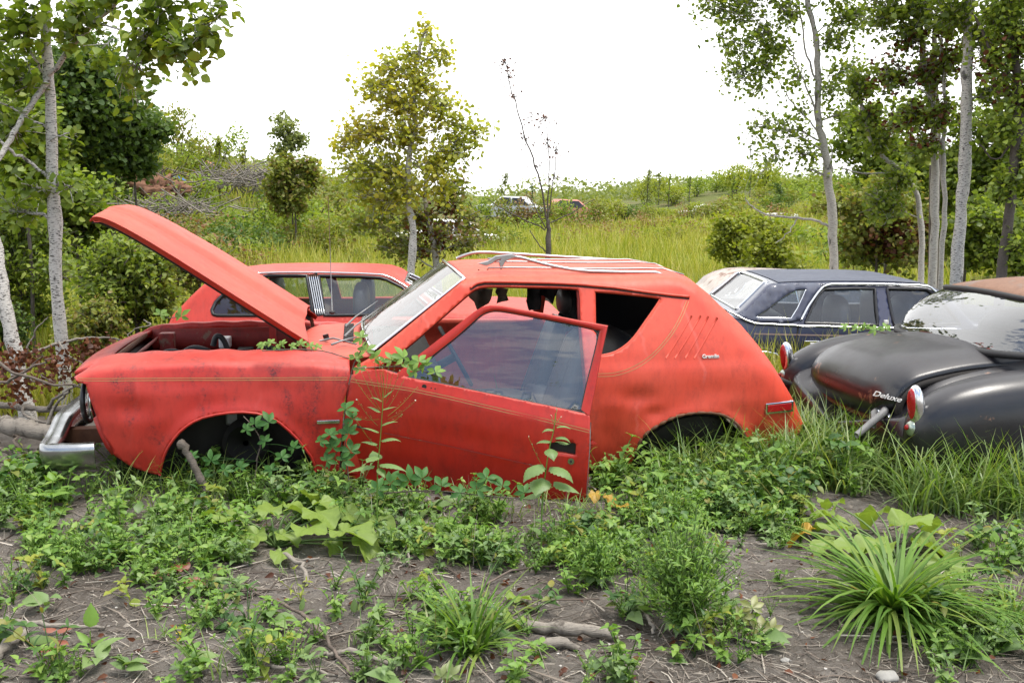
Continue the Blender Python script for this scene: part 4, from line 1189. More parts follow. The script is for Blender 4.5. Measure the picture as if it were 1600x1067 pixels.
# ================================================================== THE BLACK SALOON, seen from its tail
A5 = R(9.6)
F5 = Frame((2.08, 4.71, 0), A5, 1.80)
W5 = 1.80
blk = empty('black_sedan', F5.root_loc(), A5, 'rounded black fifties sedan seen from its tail, rusty roof and ajar trunk lid', 'car')
_k5 = 1.09; blk.scale = (_k5,) * 3; blk.location = tuple(np.array([0, 0, CAM_H]) + _k5 * (F5.root_loc() - np.array([0, 0, CAM_H])))   # full size: just over five metres long, sunk to its sills
O5 = F5.off
def ztop(s): return np.interp(s, [-.10, 0, .1, .3, .7, 1.2, 2.4, 3.6, 4.1, 4.3], [.58, .655, .685, .725, .775, .80, .82, .80, .74, .55])
def wid(s): return np.interp(s, [-.10, -.04, .05, .25, .6, 1.2, 3.0, 3.9, 4.3], [.76, .81, .845, .875, .895, .90, .90, .86, .70])
rows = []
for s in np.concatenate([np.linspace(-.10, .1, 9), np.linspace(.16, .9, 14), np.linspace(1.0, 4.3, 24)]):
    h = float(ztop(s)); w = float(wid(s)); row = []
    for j in range(61):
        a = math.pi * j / 60
        y = -np.sign(math.cos(a)) * abs(math.cos(a)) ** (2 / 3.6) * w
        zz = abs(math.sin(a)) ** (2 / 3.2)
        z = .05 + (h - .05) * zz
        x = y / w
        # valley between fender and deck, tuck-in low down
        va = -.050 * np.exp(-((abs(x) - .70) / .07) ** 2) * (1 - ss(.5, 1.0, s)) * (zz > .8)
        low = 1 - .10 * (1 - zz) ** 2
        # the tail between the fenders is set back, rounded lower down
        setb = .09 * (1 - ss(.60, .80, abs(x))) * (1 - ss(-.1, .25, s)) + .05 * (1 - zz) ** 2 * (1 - ss(-.1, .4, s))
        row.append((s + setb, W5 / 2 + y * low, z + va))
    rows.append(row)
hull = MB().grid(rows, flip=True)
r0 = np.array(rows[0]); cc = np.array([-.13, W5 / 2, .34])
# close the tail with a rounded cap
caps = []
for q in np.linspace(0, 1, 9):
    bulge = .075 * math.sqrt(max(0, 1 - (1 - q) ** 2))
    caps.append([(p[0] - bulge * (.35 + .65 * float(ss(.45, .75, abs(p[1] - W5 / 2)))), W5 / 2 + (p[1] - W5 / 2) * (1 - q * .98), .34 + (p[2] - .34) * (1 - q * .98)) for p in r0])
hull.grid(caps, flip=False)
hull.obj('body', BLACK, blk, off=O5, merge=.001)
# trunk lid, lifted a little on the near side
pr = smooth_poly(np.array([(-.075, .47), (-.115, .50), (-.125, .56), (-.085, .64), (-.01, .70), (.10, .735), (.28, .772), (.45, .790), (.64, .80)]), 2)
rows = []
npf = len(pr)
for i in range(npf):
    u = i / (npf - 1)
    tc, hw = .90 - .0 * u, .535 - .045 * (1 - u) ** 2 - .03 * u
    row = []
    for k in range(37):
        x = 2 * k / 36 - 1
        drop = .075 * abs(x) ** 5 + .028 * x * x
        lift = .035 * (1 - ss(.2, 1, u)) + .018 - .012 * x
        tg = pr[min(i + 1, npf - 1)] - pr[max(i - 1, 0)]; tg /= np.linalg.norm(tg); n = np.array([-tg[1], tg[0]])
        row.append((pr[i, 0] + .02 - n[0] * (drop - lift * .8), tc + hw * x, pr[i, 1] + .0 + n[1] * (-drop + lift)))
    rows.append(row)
LG = np.array(rows)
lid = MB().grid(LG, flip=True)
lid.obj('trunk_lid', BLACK, blk, off=O5, solid=.018)
# dark gap under the lid edge
for kk in (0, 36):
    P = LG[:, kk] + np.array([.004, .012 if kk == 0 else -.012, -.028])
    MB().tube(P, .022, 6).obj('lid_gutter', DARK, blk, off=O5)
MB().tube(LG[0] + np.array([.02, 0, -.018]), .016, 6).obj('lid_gutter', RUSTM, blk, off=O5)
# script
k = 8; c = LG[10, k] * .5 + LG[11, k] * .5
pm = F5.L(1389, 623, 0.30)
# find the lid grid point nearest to the pixel
def lid_at(px, py):
    d = F5.R @ ray(px, py); d /= np.linalg.norm(d); best = None
    for i in range(npf - 1):
        for j in range(36):
            v = LG[i, j] - F5.c; e = np.linalg.norm(v - d * (v @ d))
            if best is None or e < best[0]: best = (e, i, j)
    return best[1], best[2]
i, j = lid_at(1384, 621)
ex = LG[i, min(36, j + 1)] - LG[i, j]; ex = -ex / np.linalg.norm(ex); up = LG[i + 1, j] - LG[i, j]; up -= ex * (up @ ex); up /= np.linalg.norm(up); nz_ = np.cross(ex, up)
c = LG[i, j] + nz_ * .006
Mx = Matrix(((ex[0], up[0], nz_[0], c[0] + O5[0]), (ex[1], up[1], nz_[1], c[1] + O5[1]), (ex[2], up[2], nz_[2], c[2] + O5[2]), (0, 0, 0, 1)))
text_obj('script_badge', 'Deluxe', .038, WHITE, blk, Mx, .002, .35, 1.5)
# rounded rear fenders carrying the lamps
for tt in (.185, W5 - .185):
    MB().ell((.80, tt, .41), (.93, .185, .325), p=2.7, nu=40, nv=36).obj('rear_fender', BLACK, blk, off=O5)
# tail lamps on the fender ends
def tail(t, sg):
    c = np.array([-.125, t, .555])
    Mr = Matrix.Rotation(R(-8), 3, 'Y')
    m = MB().ell(c + (.035, 0, -.0), (.038, .040, .125), p=2.3, M=Mr, nu=24, nv=16)
    h = m.obj('tail_light', CHROME, blk, off=O5)
    MB().ell(c + (.012, -.002, .025), (.026, .030, .084), p=2.2, M=Mr, nu=24, nv=16).obj('lens', LENS, h).location = O5
    MB().ell(c + (.020, 0, -.092), (.034, .036, .042), p=2.2, M=Mr, nu=20).obj('lamp_base', GREENCH, h).location = O5
    Mx_ = Matrix.Rotation(R(90), 3, 'Y')
    MB().ell(c + (-.016, .0, -.083), (.014, .014, .008), M=Mx_).obj('reflector', LENS, h).location = O5
tail(.17, 1); tail(W5 - .17, -1)
# small lamp and catch between the fenders
MB().tube([(-.09, .43, .475), (-.10, .52, .475)], [.014, .014], 8).obj('lid_catch', CHROME, blk, off=O5)
# greenhouse: roof and wrap-round rear glass
GB = [(.66, .10), (.645, .18), (.64, .32), (.625, .6), (.62, .9), (.61, 1.2), (.60, 1.48), (.615, 1.62), (.63, 1.70)]
def gh(s_base, s_top, z0, z1, inset, n=25):
    pass
rows = []
nk = 33
def ring(q):
    """outline of the greenhouse at height q (0 belt, 1 roof edge): rear arc only"""
    out = []
    for k in range(nk):
        x = 2 * k / (nk - 1) - 1
        hw = .74 - .13 * q
        y = W5 / 2 + hw * np.sign(x) * (abs(x) ** .9)
        s = .44 + .27 * q + (.42 - .10 * q) * abs(x) ** 4.5 + .02 * (1 - x * x) * (1 - q)
        z = .785 + .225 * q + .04 * (1 - x * x) * q - .015 * (1 - x * x) * (1 - q)
        out.append((s, y, z))
    return np.array(out)
G = np.array([ring(q) for q in np.linspace(0, 1, 9)])
# bulged glass
for i, q in enumerate(np.linspace(0, 1, 9)): G[i, :, 0] -= .05 * math.sin(q * math.pi); G[i, :, 2] += .02 * math.sin(q * math.pi)
gw = MB().grid(G).obj('rear_window', GL_BACK, blk, off=O5)
MB().tube(G[0] + np.array([-.012, 0, .0]), .020, 8).obj('window_seal', RUBBER, gw).location = O5
MB().tube(G[-1] + np.array([-.006, 0, .004]), .014, 8).obj('window_seal', RUBBER, gw).location = O5
# roof dome
top = G[-1]
rows = [top + np.array([0, 0, .0])]
sC, zC = 1.35, 1.175
cen_s = 1.45
for q in np.linspace(.06, 1, 16):
    e = math.sqrt(1 - (1 - q) ** 2)
    rr = []
    for k in range(nk):
        p = top[k]; x = 2 * k / (nk - 1) - 1
        s = p[0] + (cen_s - p[0]) * q; y = W5 / 2 + (p[1] - W5 / 2) * (1 - q * .0) * (1 - .02 * q)
        edge = (1 - abs(x) ** 3)
        z = p[2] + (.060 * edge + .012) * e
        rr.append((s, y, z))
    rows.append(rr)
for s in (1.7, 2.0, 2.3, 2.5):
    b = np.array(rows[-1]); b[:, 0] = s; b[:, 2] -= .02 if s < 2.2 else .05
    rows.append(b)
MB().grid(rows, flip=True).obj('roof', RUSTROOF, blk, off=O5, solid=.02)
# side pillars and glass (mostly outside the picture)
for sg, tt in ((0, W5 / 2 - .74), (1, W5 / 2 + .74)):
    ti = W5 / 2 + (-.61 if sg == 0 else .61)
    MB().grid([[(s, tt, .79), (s + .05, ti, 1.08)] for s in np.linspace(1.0, 2.6, 8)]).obj('side_glass', GL_SIDE, blk, off=O5)
    MB().tube([(1.6, tt, .79), (1.63, ti, 1.08)], .03, 6).obj('door_pillar', BLACK, blk, off=O5)
MB().grid([[(2.6 + .25 * (1 - q), W5 / 2 - .66 + 1.32 * k / 8, .80 + .26 * q) for k in range(9)] for q in np.linspace(0, 1, 5)]).obj('windshield', GL_SIDE, blk, off=O5)
MB().ell((1.15, W5 / 2, .70), (.12, .62, .22), p=3).obj('rear_seatback', SEAT, blk, off=O5)
MB().ell((2.0, W5 / 2, .70), (.12, .62, .22), p=3).obj('front_seatback', SEAT, blk, off=O5)
# fallen bumper bar leaning out from under the lid
b0, b1 = F5.L(1380, 645, .42), F5.L(1338, 680, .34)
MB().tube([b0 + (.2, .25, .02), b0, b1], [.018, .020, .016], 8).obj('bumper_bar', GREYM, blk, off=O5)
MB().tube([b0 + (.2, .3, .0), b0 + (-.02, .06, -.012), b1 + (.12, .05, .03)], [.014, .014, .012], 8).obj('bumper_bar', GREYM, blk, off=O5)
# ================================================================== TERRAIN
def hnoise(x, y, f, seed=0.0):
    return np.sin(x * f + seed) * np.cos(y * f * 1.3 + seed * 2.1) + .5 * np.sin(x * f * 2.3 + y * f * 1.1 + seed * 3.7) + .25 * np.sin(y * f * 4.1 - x * f * 3.3 + seed)
def terrain(x, y):
    x = np.asarray(x, float); y = np.asarray(y, float)
    z = -.38 * ss(7.0, 9.0, y) - .12 * ss(9, 14, y)
    z = z + 3.6 * ss(20, 42, y) * ss(-2.5, -13, x + .12 * (y - 20)) * (1 + .1 * hnoise(x, y, .25))
    z = z + 1.25 * ss(44, 80, y) * ss(-6, 6, x) + .9 * ss(34, 46, y) * ss(8, 16, x)
    z = z + .35 * ss(6.5, 8.0, y) * ss(-3.6, -5.2, x)
    z = z + .012 * hnoise(x, y, 2.1) * ss(9, 6, y) + .10 * hnoise(x, y, .5, 1.3) * ss(9, 16, y)
    return z
def micro(x, y):
    m = .007 * hnoise(x, y, 9.0, .4) + .004 * hnoise(y, x, 23.0, 2.0)
    return m * ss(8, 5.5, y)

m, nt, out = mat('dirt')
n1 = noise(nt, .8, 6, .6); n2 = noise(nt, 9, 8, .7); n3 = noise(nt, 60, 6, .75); n4 = noise(nt, 220, 3, .7)
c = ramp(nt, n2, [(.25, (.090, .078, .067)), (.5, (.18, .16, .14)), (.72, (.27, .245, .22))])
c = mixc(nt, mathn(nt, 'MULTIPLY', ramp(nt, noise(nt, 1.6, 7, .65), [(.42, (0, 0, 0)), (.60, (1, 1, 1))]), .75), c, (.075, .058, .045))
c = mixc(nt, mathn(nt, 'MULTIPLY', ramp(nt, noise(nt, 2.6, 5, .7), [(.56, (0, 0, 0)), (.68, (1, 1, 1))]), .5), c, (.27, .245, .22))
c = mixc(nt, ramp(nt, n3, [(.45, (.0, .0, .0)), (.8, (.8, .8, .8))]), c, (.25, .23, .205))
c = mixc(nt, ramp(nt, n4, [(.62, (0, 0, 0)), (.7, (.8, .8, .8))]), c, (.022, .018, .015))
# beyond the cars the soil is under grass and brush
tc = nt.nodes.new('ShaderNodeTexCoord'); sp = nt.nodes.new('ShaderNodeSeparateXYZ'); L(nt, tc.outputs['Object'], sp.inputs[0])
far = ramp(nt, mathn(nt, 'DIVIDE', sp.outputs['Y'], 20.0), [(.40, (0, 0, 0)), (.48, (1, 1, 1))])
gcol = ramp(nt, noise(nt, .35, 5, .6), [(.3, (.07, .085, .022)), (.5, (.10, .115, .03)), (.7, (.10, .075, .035))])
c = mixc(nt, far, c, gcol)
h = mathn(nt, 'ADD', mathn(nt, 'MULTIPLY', n2, .55), mathn(nt, 'MULTIPLY', n3, .5))
h = mathn(nt, 'ADD', mathn(nt, 'MULTIPLY', n2, .35), mathn(nt, 'ADD', mathn(nt, 'MULTIPLY', n3, .6), mathn(nt, 'MULTIPLY', n4, .5)))
principled(nt, out, c, .95, 0, bump(nt, h, .9, .03), spec=.2)
DIRT = m
xs = np.concatenate([-np.geomspace(260, 5.2, 40), np.linspace(-5, 5, 220), np.geomspace(5.2, 260, 40)])
ys = np.concatenate([np.linspace(-40, 2.3, 18), np.linspace(2.5, 8, 150), np.geomspace(8.1, 420, 70)])
X, Y = np.meshgrid(xs, ys)
Z = terrain(X, Y) + micro(X, Y)
nx, ny = len(xs), len(ys)
idx = (np.arange(ny - 1)[:, None] * nx + np.arange(nx - 1)).ravel()
gr = np_mesh('ground', np.stack([X.ravel(), Y.ravel(), Z.ravel()], 1), np.stack([idx, idx + 1, idx + nx + 1, idx + nx], 1), DIRT, smooth=True)
tag(gr, kind='structure')
H = lambda x, y: float(terrain(x, y) + micro(x, y))

# ================================================================== FOLIAGE TOOLS
def rotmats(n, tilt=(0, 90), yaw=None, roll=40, g=rng):
    """orientation matrices: leaf lies along +Y with +Z normal; tilt = droop/lift of the tip in degrees"""
    a = g.uniform(0, 2 * np.pi, n) if yaw is None else yaw
    t = np.radians(g.uniform(tilt[0], tilt[1], n)); r = np.radians(g.normal(0, roll, n))
    ca, sa, ct, st, cr, sr = np.cos(a), np.sin(a), np.cos(t), np.sin(t), np.cos(r), np.sin(r)
    Z0 = np.zeros(n); O0 = np.ones(n)
    Rz = np.array([[ca, -sa, Z0], [sa, ca, Z0], [Z0, Z0, O0]]).transpose(2, 0, 1)
    Rx = np.array([[O0, Z0, Z0], [Z0, ct, -st], [Z0, st, ct]]).transpose(2, 0, 1)
    Ry = np.array([[cr, Z0, sr], [Z0, O0, Z0], [-sr, Z0, cr]]).transpose(2, 0, 1)
    return Rz @ Rx @ Ry
def scatter(tv, tf, pos, Rm, sc):
    """template verts (k,3), faces (f,4) repeated n times -> V, F"""
    n, k = len(pos), len(tv)
    sc = np.asarray(sc, float)
    V = np.einsum('nij,kj->nki', Rm, tv) * (sc[:, None, None] if sc.ndim == 1 else sc[:, None, :]) + pos[:, None, :]
    F = tf[None] + (np.arange(n) * k)[:, None, None]
    return V.reshape(-1, 3), F.reshape(-1, tf.shape[1])
# leaf templates, all quads, length 1 along +Y from the stalk
def T_leaf(w=.42, prof=((0, 0), (.2, .75), (.5, 1), (.8, .6), (1, .0)), fold=.22, curl=.15):
    ys_ = [p[0] for p in prof]; v = []; 
    for y, ww in prof:
        x = w * ww / 2 + .004; z = curl * (y - y * y * 1.6)
        v += [(-x, y, z + fold * x), (0, y, z), (x, y, z + fold * x)]
    f = []
    for i in range(len(prof) - 1):
        a = i * 3; f += [(a, a + 1, a + 4, a + 3), (a + 1, a + 2, a + 5, a + 4)]
    return np.array(v, float), np.array(f)
T_ROUND = T_leaf(.95, ((0, .12), (.22, .85), (.55, .9), (.85, .45), (1, .02)), .18, .1)
T_ASPEN = T_leaf(.9, ((0, .25), (.3, 1), (.65, .75), (1, .02)), .2, .12)
T_SMALL = (np.array([(0, 0, 0), (.28, .45, .07), (0, 1, -.03), (-.28, .45, .07)], float), np.array([(0, 1, 2, 3)]))
T_BROAD = T_leaf(.58, ((0, .1), (.15, .7), (.38, 1), (.7, .65), (1, .0)), .25, .35)
T_LANCE = T_leaf(.26, ((0, .1), (.2, .8), (.5, 1), (.8, .5), (1, .0)), .25, .35)

def blades(pos, n_per, length, width, lean=(5, 55), g=rng, bend=.5, seg=4, spread=.03):
    """grass blades as bent tapering strips -> V, F (quads)"""
    n = len(pos) * n_per
    p = np.repeat(pos, n_per, 0) + np.c_[g.normal(0, spread, (n, 2)), np.zeros(n)]
    a = g.uniform(0, 2 * np.pi, n); Ln = length * g.uniform(.55, 1.15, n) if np.isscalar(length) else np.repeat(length, n_per) * g.uniform(.55, 1.15, n)
    wd = width * g.uniform(.7, 1.3, n) if np.isscalar(width) else np.repeat(width, n_per) * g.uniform(.7, 1.3, n)
    l0 = np.radians(g.uniform(lean[0], lean[1], n)); bd = g.uniform(.3, 1.3, n) * bend
    V = np.zeros((n, seg + 1, 2, 3)); cur = p.copy()
    for i in range(seg + 1):
        q = i / seg; w = wd * (1 - q) ** .7 * .5 + .0002
        fa = np.stack([-np.sin(a), np.cos(a), np.zeros(n)], 1)
        V[:, i, 0] = cur - fa * w[:, None]; V[:, i, 1] = cur + fa * w[:, None]
        th = l0 + bd * q * 1.6
        st = (Ln / seg)[:, None] * np.stack([np.cos(a) * np.sin(th), np.sin(a) * np.sin(th), np.cos(th)], 1)
        cur = cur + st
    k = 2 * (seg + 1)
    f = np.array([(2 * i, 2 * i + 1, 2 * i + 3, 2 * i + 2) for i in range(seg)])
    F = f[None] + (np.arange(n) * k)[:, None, None]
    return V.reshape(-1, 3), F.reshape(-1, 4)

def cat(parts):
    V, F, o = [], [], 0
    for v, f in parts:
        V.append(v); F.append(f + o); o += len(v)
    return np.concatenate(V), np.concatenate(F)

# ---- foliage colours
LF_ASPEN = leaf_mat('aspen_leaf', [(.09, .14, .018), (.14, .21, .025), (.20, .27, .035), (.26, .31, .045)], .45, gloss=.03)
LF_ASPEN_Y = leaf_mat('yellowing_leaf', [(.34, .34, .05), (.44, .42, .06), (.52, .47, .07), (.60, .46, .08)], .5, patch=.9, patch_cols=[(.27, .33, .05), (.36, .39, .06), (.44, .43, .07)], gloss=.03)
LF_MID = leaf_mat('mid_green_leaf', [(.11, .16, .025), (.17, .24, .035), (.23, .30, .045), (.31, .36, .06)], .48, gloss=.03)
LF_DARK = leaf_mat('dark_green_leaf', [(.05, .095, .02), (.08, .135, .025), (.12, .18, .035)], .35, gloss=.03)
LF_OLIVE = leaf_mat('olive_leaf', [(.14, .18, .03), (.20, .24, .04), (.26, .28, .05), (.22, .14, .06)], .40, gloss=.03)
LF_RED = leaf_mat('reddish_brush', [(.22, .10, .06), (.26, .15, .08), (.19, .18, .07), (.30, .23, .11)], .3, gloss=.02)
LF_BROWN = leaf_mat('dry_leaf', [(.06, .020, .010), (.11, .035, .015), (.16, .06, .025)], .15, gloss=.03)
LF_YG = leaf_mat('yellow_green_leaf', [(.18, .23, .025), (.25, .29, .03), (.32, .33, .05)], .42, gloss=.03)
LF_PALE = leaf_mat('pale_willow_leaf', [(.15, .19, .06), (.21, .25, .08), (.27, .29, .10)], .40, gloss=.03)
GRASS_F = leaf_mat('field_grass', [(.20, .22, .03), (.28, .30, .04), (.38, .36, .07), (.46, .40, .14)], .40, patch=.22, patch_cols=[(.16, .22, .025), (.24, .29, .035), (.32, .34, .05), (.42, .36, .10)], gloss=.02)
GRASS_N = leaf_mat('near_grass', [(.09, .17, .03), (.13, .23, .04), (.19, .29, .055), (.27, .32, .08)], .38, gloss=.06)
WEED = leaf_mat('weed_leaf', [(.09, .18, .03), (.13, .25, .04), (.18, .31, .055), (.24, .35, .07)], .38, gloss=.03)
WEED_G = leaf_mat('grey_green_weed', [(.11, .19, .06), (.15, .24, .075), (.20, .29, .095)], .35, gloss=.04)
CREEP = leaf_mat('creeper_leaf', [(.03, .10, .018), (.05, .14, .028), (.075, .18, .035)], .3, gloss=.02)
BURD = leaf_mat('burdock_leaf', [(.17, .27, .05), (.20, .29, .055), (.23, .31, .06)], .38, gloss=.03)
YELL = leaf_mat('yellowed_leaf', [(.42, .34, .04), (.45, .25, .04), (.36, .36, .05)], .35, gloss=.03)
REDL = leaf_mat('red_seedling_leaf', [(.20, .045, .03), (.28, .08, .05), (.14, .09, .03)], .3, gloss=.05)
PETAL = leaf_mat('yellow_petal', [(.65, .52, .01), (.75, .62, .02)], .3)
SEEDH = leaf_mat('pale_seed', [(.35, .36, .26), (.45, .45, .36)], .3)

def bark_mat(name, base, dark, scar=.5, scale=26):
    m, nt, out = mat(name)
    n = noise(nt, scale, 6, .7, stretch=(1, 1, 3.2)); b = noise(nt, 7, 4, .6, stretch=(1.5, 1.5, .7)); l = noise(nt, 60, 4, .6, stretch=(.6, .6, 2.6))
    c = mixc(nt, ramp(nt, n, [(.52, (0, 0, 0)), (.66, (1, 1, 1))]), base, tuple(x * .62 for x in base))
    c = mixc(nt, mathn(nt, 'MULTIPLY', ramp(nt, l, [(.55, (0, 0, 0)), (.60, (1, 1, 1))]), scar), c, dark)
    c = mixc(nt, mathn(nt, 'MULTIPLY', ramp(nt, b, [(.62, (0, 0, 0)), (.68, (1, 1, 1))]), .85), c, dark)
    principled(nt, out, c, .85, 0, bump(nt, mathn(nt, 'ADD', n, l), .5, .01))
    return m
BARK_W = bark_mat('pale_birch_bark', (.50, .48, .44), (.030, .026, .022), 1.0)
BARK_G = bark_mat('grey_aspen_bark', (.40, .38, .33), (.05, .042, .035), .5)
BARK_D = bark_mat('dark_bark', (.085, .07, .055), (.03, .024, .02), .5)
DEADW = bark_mat('dead_wood', (.21, .185, .155), (.06, .048, .038), .4, 18)
DEADW2 = bark_mat('brown_dead_wood', (.13, .10, .08), (.04, .03, .022), .4, 18)

def wig(P, amt, g=random):
    P = smooth_poly(np.array(P, float), 2)
    for i in range(1, len(P) - 1): P[i] += np.array([g.gauss(0, amt), g.gauss(0, amt), g.gauss(0, amt * .5)])
    return P

def tree(name, label, cat_, trunk, r0, r1, blobs, n_leaf, leaf, lmat, bark, tpl=T_ASPEN, group=None, branch_r=.35, seed=1, extra_br=(), twig_leaves=12, twig_len=.22, droop=(-60, 30), brown=None, trunk_name='trunk', wiggle=.006, crown_top=True, dead_twigs=0, dens=1.0):
    """trunk: list of world points; blobs: (centre, (rx, ry, rz), weight)"""
    g = np.random.default_rng(seed); rr = random.Random(seed)
    base = np.array(trunk[0], float)
    root = empty(name, base, 0, label, cat_, group)
    tk = wig(np.array(trunk) - base, wiggle, rr)
    nT = len(tk); rad = np.interp(np.linspace(0, 1, nT), [0, .05, 1], [r0 * 1.25, r0, r1])
    rad = rad * (1 + .07 * g.normal(0, 1, nT))
    MB().tube(tk, rad, 10).obj(trunk_name, bark, root)
    br = MB(); pos, yaws = [], []
    tw = []
    wsum = sum(b[2] for b in blobs) or 1
    anchors = [(p, rad[i]) for i, p in enumerate(tk)]
    xbr = []
    for P, ra, rb in extra_br:
        P = wig(np.array(P) - base, .008, rr); xbr.append((P, ra, rb))
        anchors += [(p, ra + (rb - ra) * i / len(P)) for i, p in enumerate(P)]
    AP = np.array([a[0] for a in anchors])
    for bi, (c, rad3, w) in enumerate(blobs):
        c = np.array(c, float) - base; rad3 = np.array(rad3, float)
        # limb from the trunk to the clump
        dd = AP - c; cost = np.linalg.norm(dd, axis=1) + 1.2 * np.clip(dd[:, 2] + .35 * np.linalg.norm(dd[:, :2], axis=1), 0, None) + 3 * (AP[:, 2] < .15 * c[2])
        i0 = int(np.argmin(cost)); s = AP[i0]
        mid = s * .5 + c * .5 + np.array([0, 0, .10 * np.linalg.norm(c - s)])
        limb = wig([s, mid, c], .012, rr)
        rl = min(anchors[i0][1] * branch_r, .022) * (.6 + .6 * rr.random())
        br.tube(limb, np.linspace(rl, rl * .35, len(limb)), 5, cap=False)
        ntw = max(3, int(n_leaf * w / wsum / twig_leaves))
        for k in range(ntw):
            d = g.normal(0, 1, 3); d /= np.linalg.norm(d)
            q = c + d * rad3 * g.uniform(.15, 1) ** .55
            a = limb[rr.randrange(len(limb) // 3, len(limb))]
            L_ = np.linalg.norm(q - a)
            # twig end section carries leaves
            st = q - (q - a) / (L_ + 1e-6) * min(L_, twig_len * 1.3)
            if k % 3 == 0: tw.append((a, st * .5 + a * .5 + g.normal(0, .03, 3), st, q))
            else: tw.append((st, q))
            nl = max(2, int(twig_leaves * g.uniform(.5, 1.5)))
            tt = g.uniform(0, 1.05, nl)
            pp = st + (q - st) * tt[:, None] + g.normal(0, twig_len * .28, (nl, 3))
            pos.append(pp)
    for P in tw:
        P = np.array(P); br.tube(P, np.linspace(.0055, .002, len(P)) * branch_scale, 3, cap=False)
    for P, ra, rb in xbr:
        br.tube(P, np.linspace(ra, rb, len(P)), 7)
    if br.n: br.obj('branches', bark, root)
    if pos:
        pos = np.concatenate(pos)
        n = len(pos)
        def make(pp, mtl, nm, lf):
            Rm = rotmats(len(pp), droop, None, 45, g); sc = lf * g.uniform(.6, 1.2, len(pp))
            V, F = scatter(tpl[0], tpl[1], pp, Rm, sc)
            np_mesh(nm, V, F, mtl, root)
        if brown is not None:
            c0, rad_, frac = brown
            k = (np.linalg.norm((pos + base - np.array(c0)) / np.array(rad_), axis=1) < 1) & (g.uniform(0, 1, n) < frac)
            if k.sum(): make(pos[k], LF_BROWN, 'dry_leaves', leaf)
            pos = pos[~k]
        make(pos, lmat, 'crown', leaf)
    return root
branch_scale = 1.0
def blob(px, py, rpx, Y, w=None, dy=None, ry=None, asp=1.0):
    c = at(px, py, Y + (dy or 0)); r = rpx / FPX * Y
    return (c, (r * asp, (ry if ry else r), r / asp), w if w else rpx * rpx)

# ================================================================== TREES
def base_pt(px, Y, dpx=0):
    p = at(px, 400, Y); return np.array([p[0], Y, H(p[0], Y) - .05])

# 1. birch with a straight white trunk, left
Y1 = 7.6
b = base_pt(88, Y1); tr_ = [b, at(90, 470, Y1), at(86, 330, Y1), at(78, 160, Y1), at(74, 60, Y1), at(70, -60, Y1), at(60, -220, Y1)]
bl = [blob(230, 60, 45, 6.9), blob(285, 80, 45, 6.8), blob(320, 40, 40, 6.8), blob(250, 10, 45, 6.9), blob(340, 8, 25, 6.8), blob(215, 105, 32, 6.9), blob(195, 140, 30, 7.0), blob(150, 95, 30, 7.0, w=700),
      blob(120, 10, 50, 7.3), blob(30, 40, 60, 7.4), blob(20, 120, 50, 7.5), blob(110, 55, 35, 7.4), blob(175, -30, 60, 7.1), blob(60, -40, 60, 7.4), blob(25, 200, 50, 7.6), blob(45, 290, 40, 7.5, w=900), blob(110, 290, 28, 7.4, w=500), blob(20, 330, 40, 7.6), blob(290, -60, 70, 6.9), blob(110, 210, 18, 7.4, w=150)]
tree('birch_tree', 'white barked birch in front of the hood, leafy branch reaching over the sky', 'tree', tr_, .052, .026, bl, 3000, .072, LF_ASPEN, BARK_W, T_ASPEN, seed=3, twig_leaves=7, twig_len=.2,
     extra_br=[([at(76, 125, Y1), at(110, 75, 7.5), at(150, 35, 7.3), at(190, 0, 7.1), at(230, -40, 6.9)], .020, .012),
               ([at(76, 125, Y1 - .05), at(45, 170, 7.5), at(15, 215, 7.4), at(0, 245, 7.3), at(-30, 300, 7.2)], .022, .018),
               ([at(72, 275, Y1), at(45, 250, 7.5), at(12, 238, 7.4), at(-20, 180, 7.3)], .013, .010),
               ([at(70, 118, Y1), at(55, 90, 7.5), at(30, 70, 7.5)], .010, .006),
               ([at(150, 35, 7.3), at(215, 55, 6.9), at(300, 85, 6.8)], .008, .003),
               ([at(72, 200, Y1), at(30, 175, 7.5), at(0, 160, 7.4)], .009, .006)])
# 2. leaning birch at the left edge
b = base_pt(28, 7.0)
tree('birch_tree', 'leaning white birch trunk at the left edge behind the fallen logs', 'tree', [b, at(24, 560, 7.0), at(8, 480, 7.0), at(-8, 380, 7.05), at(-30, 240, 7.1), at(-60, 60, 7.1)], .055, .036,
     [blob(-60, 100, 60, 7.1), blob(-90, 200, 60, 7.1), blob(-10, 60, 50, 7.2)], 400, .06, LF_ASPEN, BARK_W, seed=4)
# 3. yellowing aspen in the middle
Y3 = 12.6
b = base_pt(636, Y3)
tr3 = [b, at(640, 440, Y3), at(647, 380, Y3), at(640, 330, Y3), at(636, 275, Y3), at(641, 235, Y3), at(650, 190, Y3), at(645, 130, Y3), at(660, 60, Y3), at(668, 35, Y3)]
bl = [blob(665, 50, 24, Y3), blob(690, 85, 26, Y3), blob(640, 85, 26, Y3), blob(605, 105, 36, Y3), blob(580, 135, 34, Y3), blob(660, 125, 45, Y3), blob(615, 160, 52, Y3), blob(690, 165, 42, Y3), blob(640, 210, 55, Y3),
      blob(580, 205, 42, Y3), blob(545, 205, 26, Y3), blob(535, 230, 26, Y3), blob(720, 195, 32, Y3), blob(745, 205, 24, Y3), blob(715, 235, 40, Y3), blob(560, 260, 50, Y3), blob(600, 265, 50, Y3), blob(680, 260, 45, Y3), blob(620, 300, 50, Y3), blob(570, 310, 40, Y3, w=900), blob(690, 300, 35, Y3, w=700), blob(520, 215, 14, Y3), blob(765, 195, 14, Y3)]
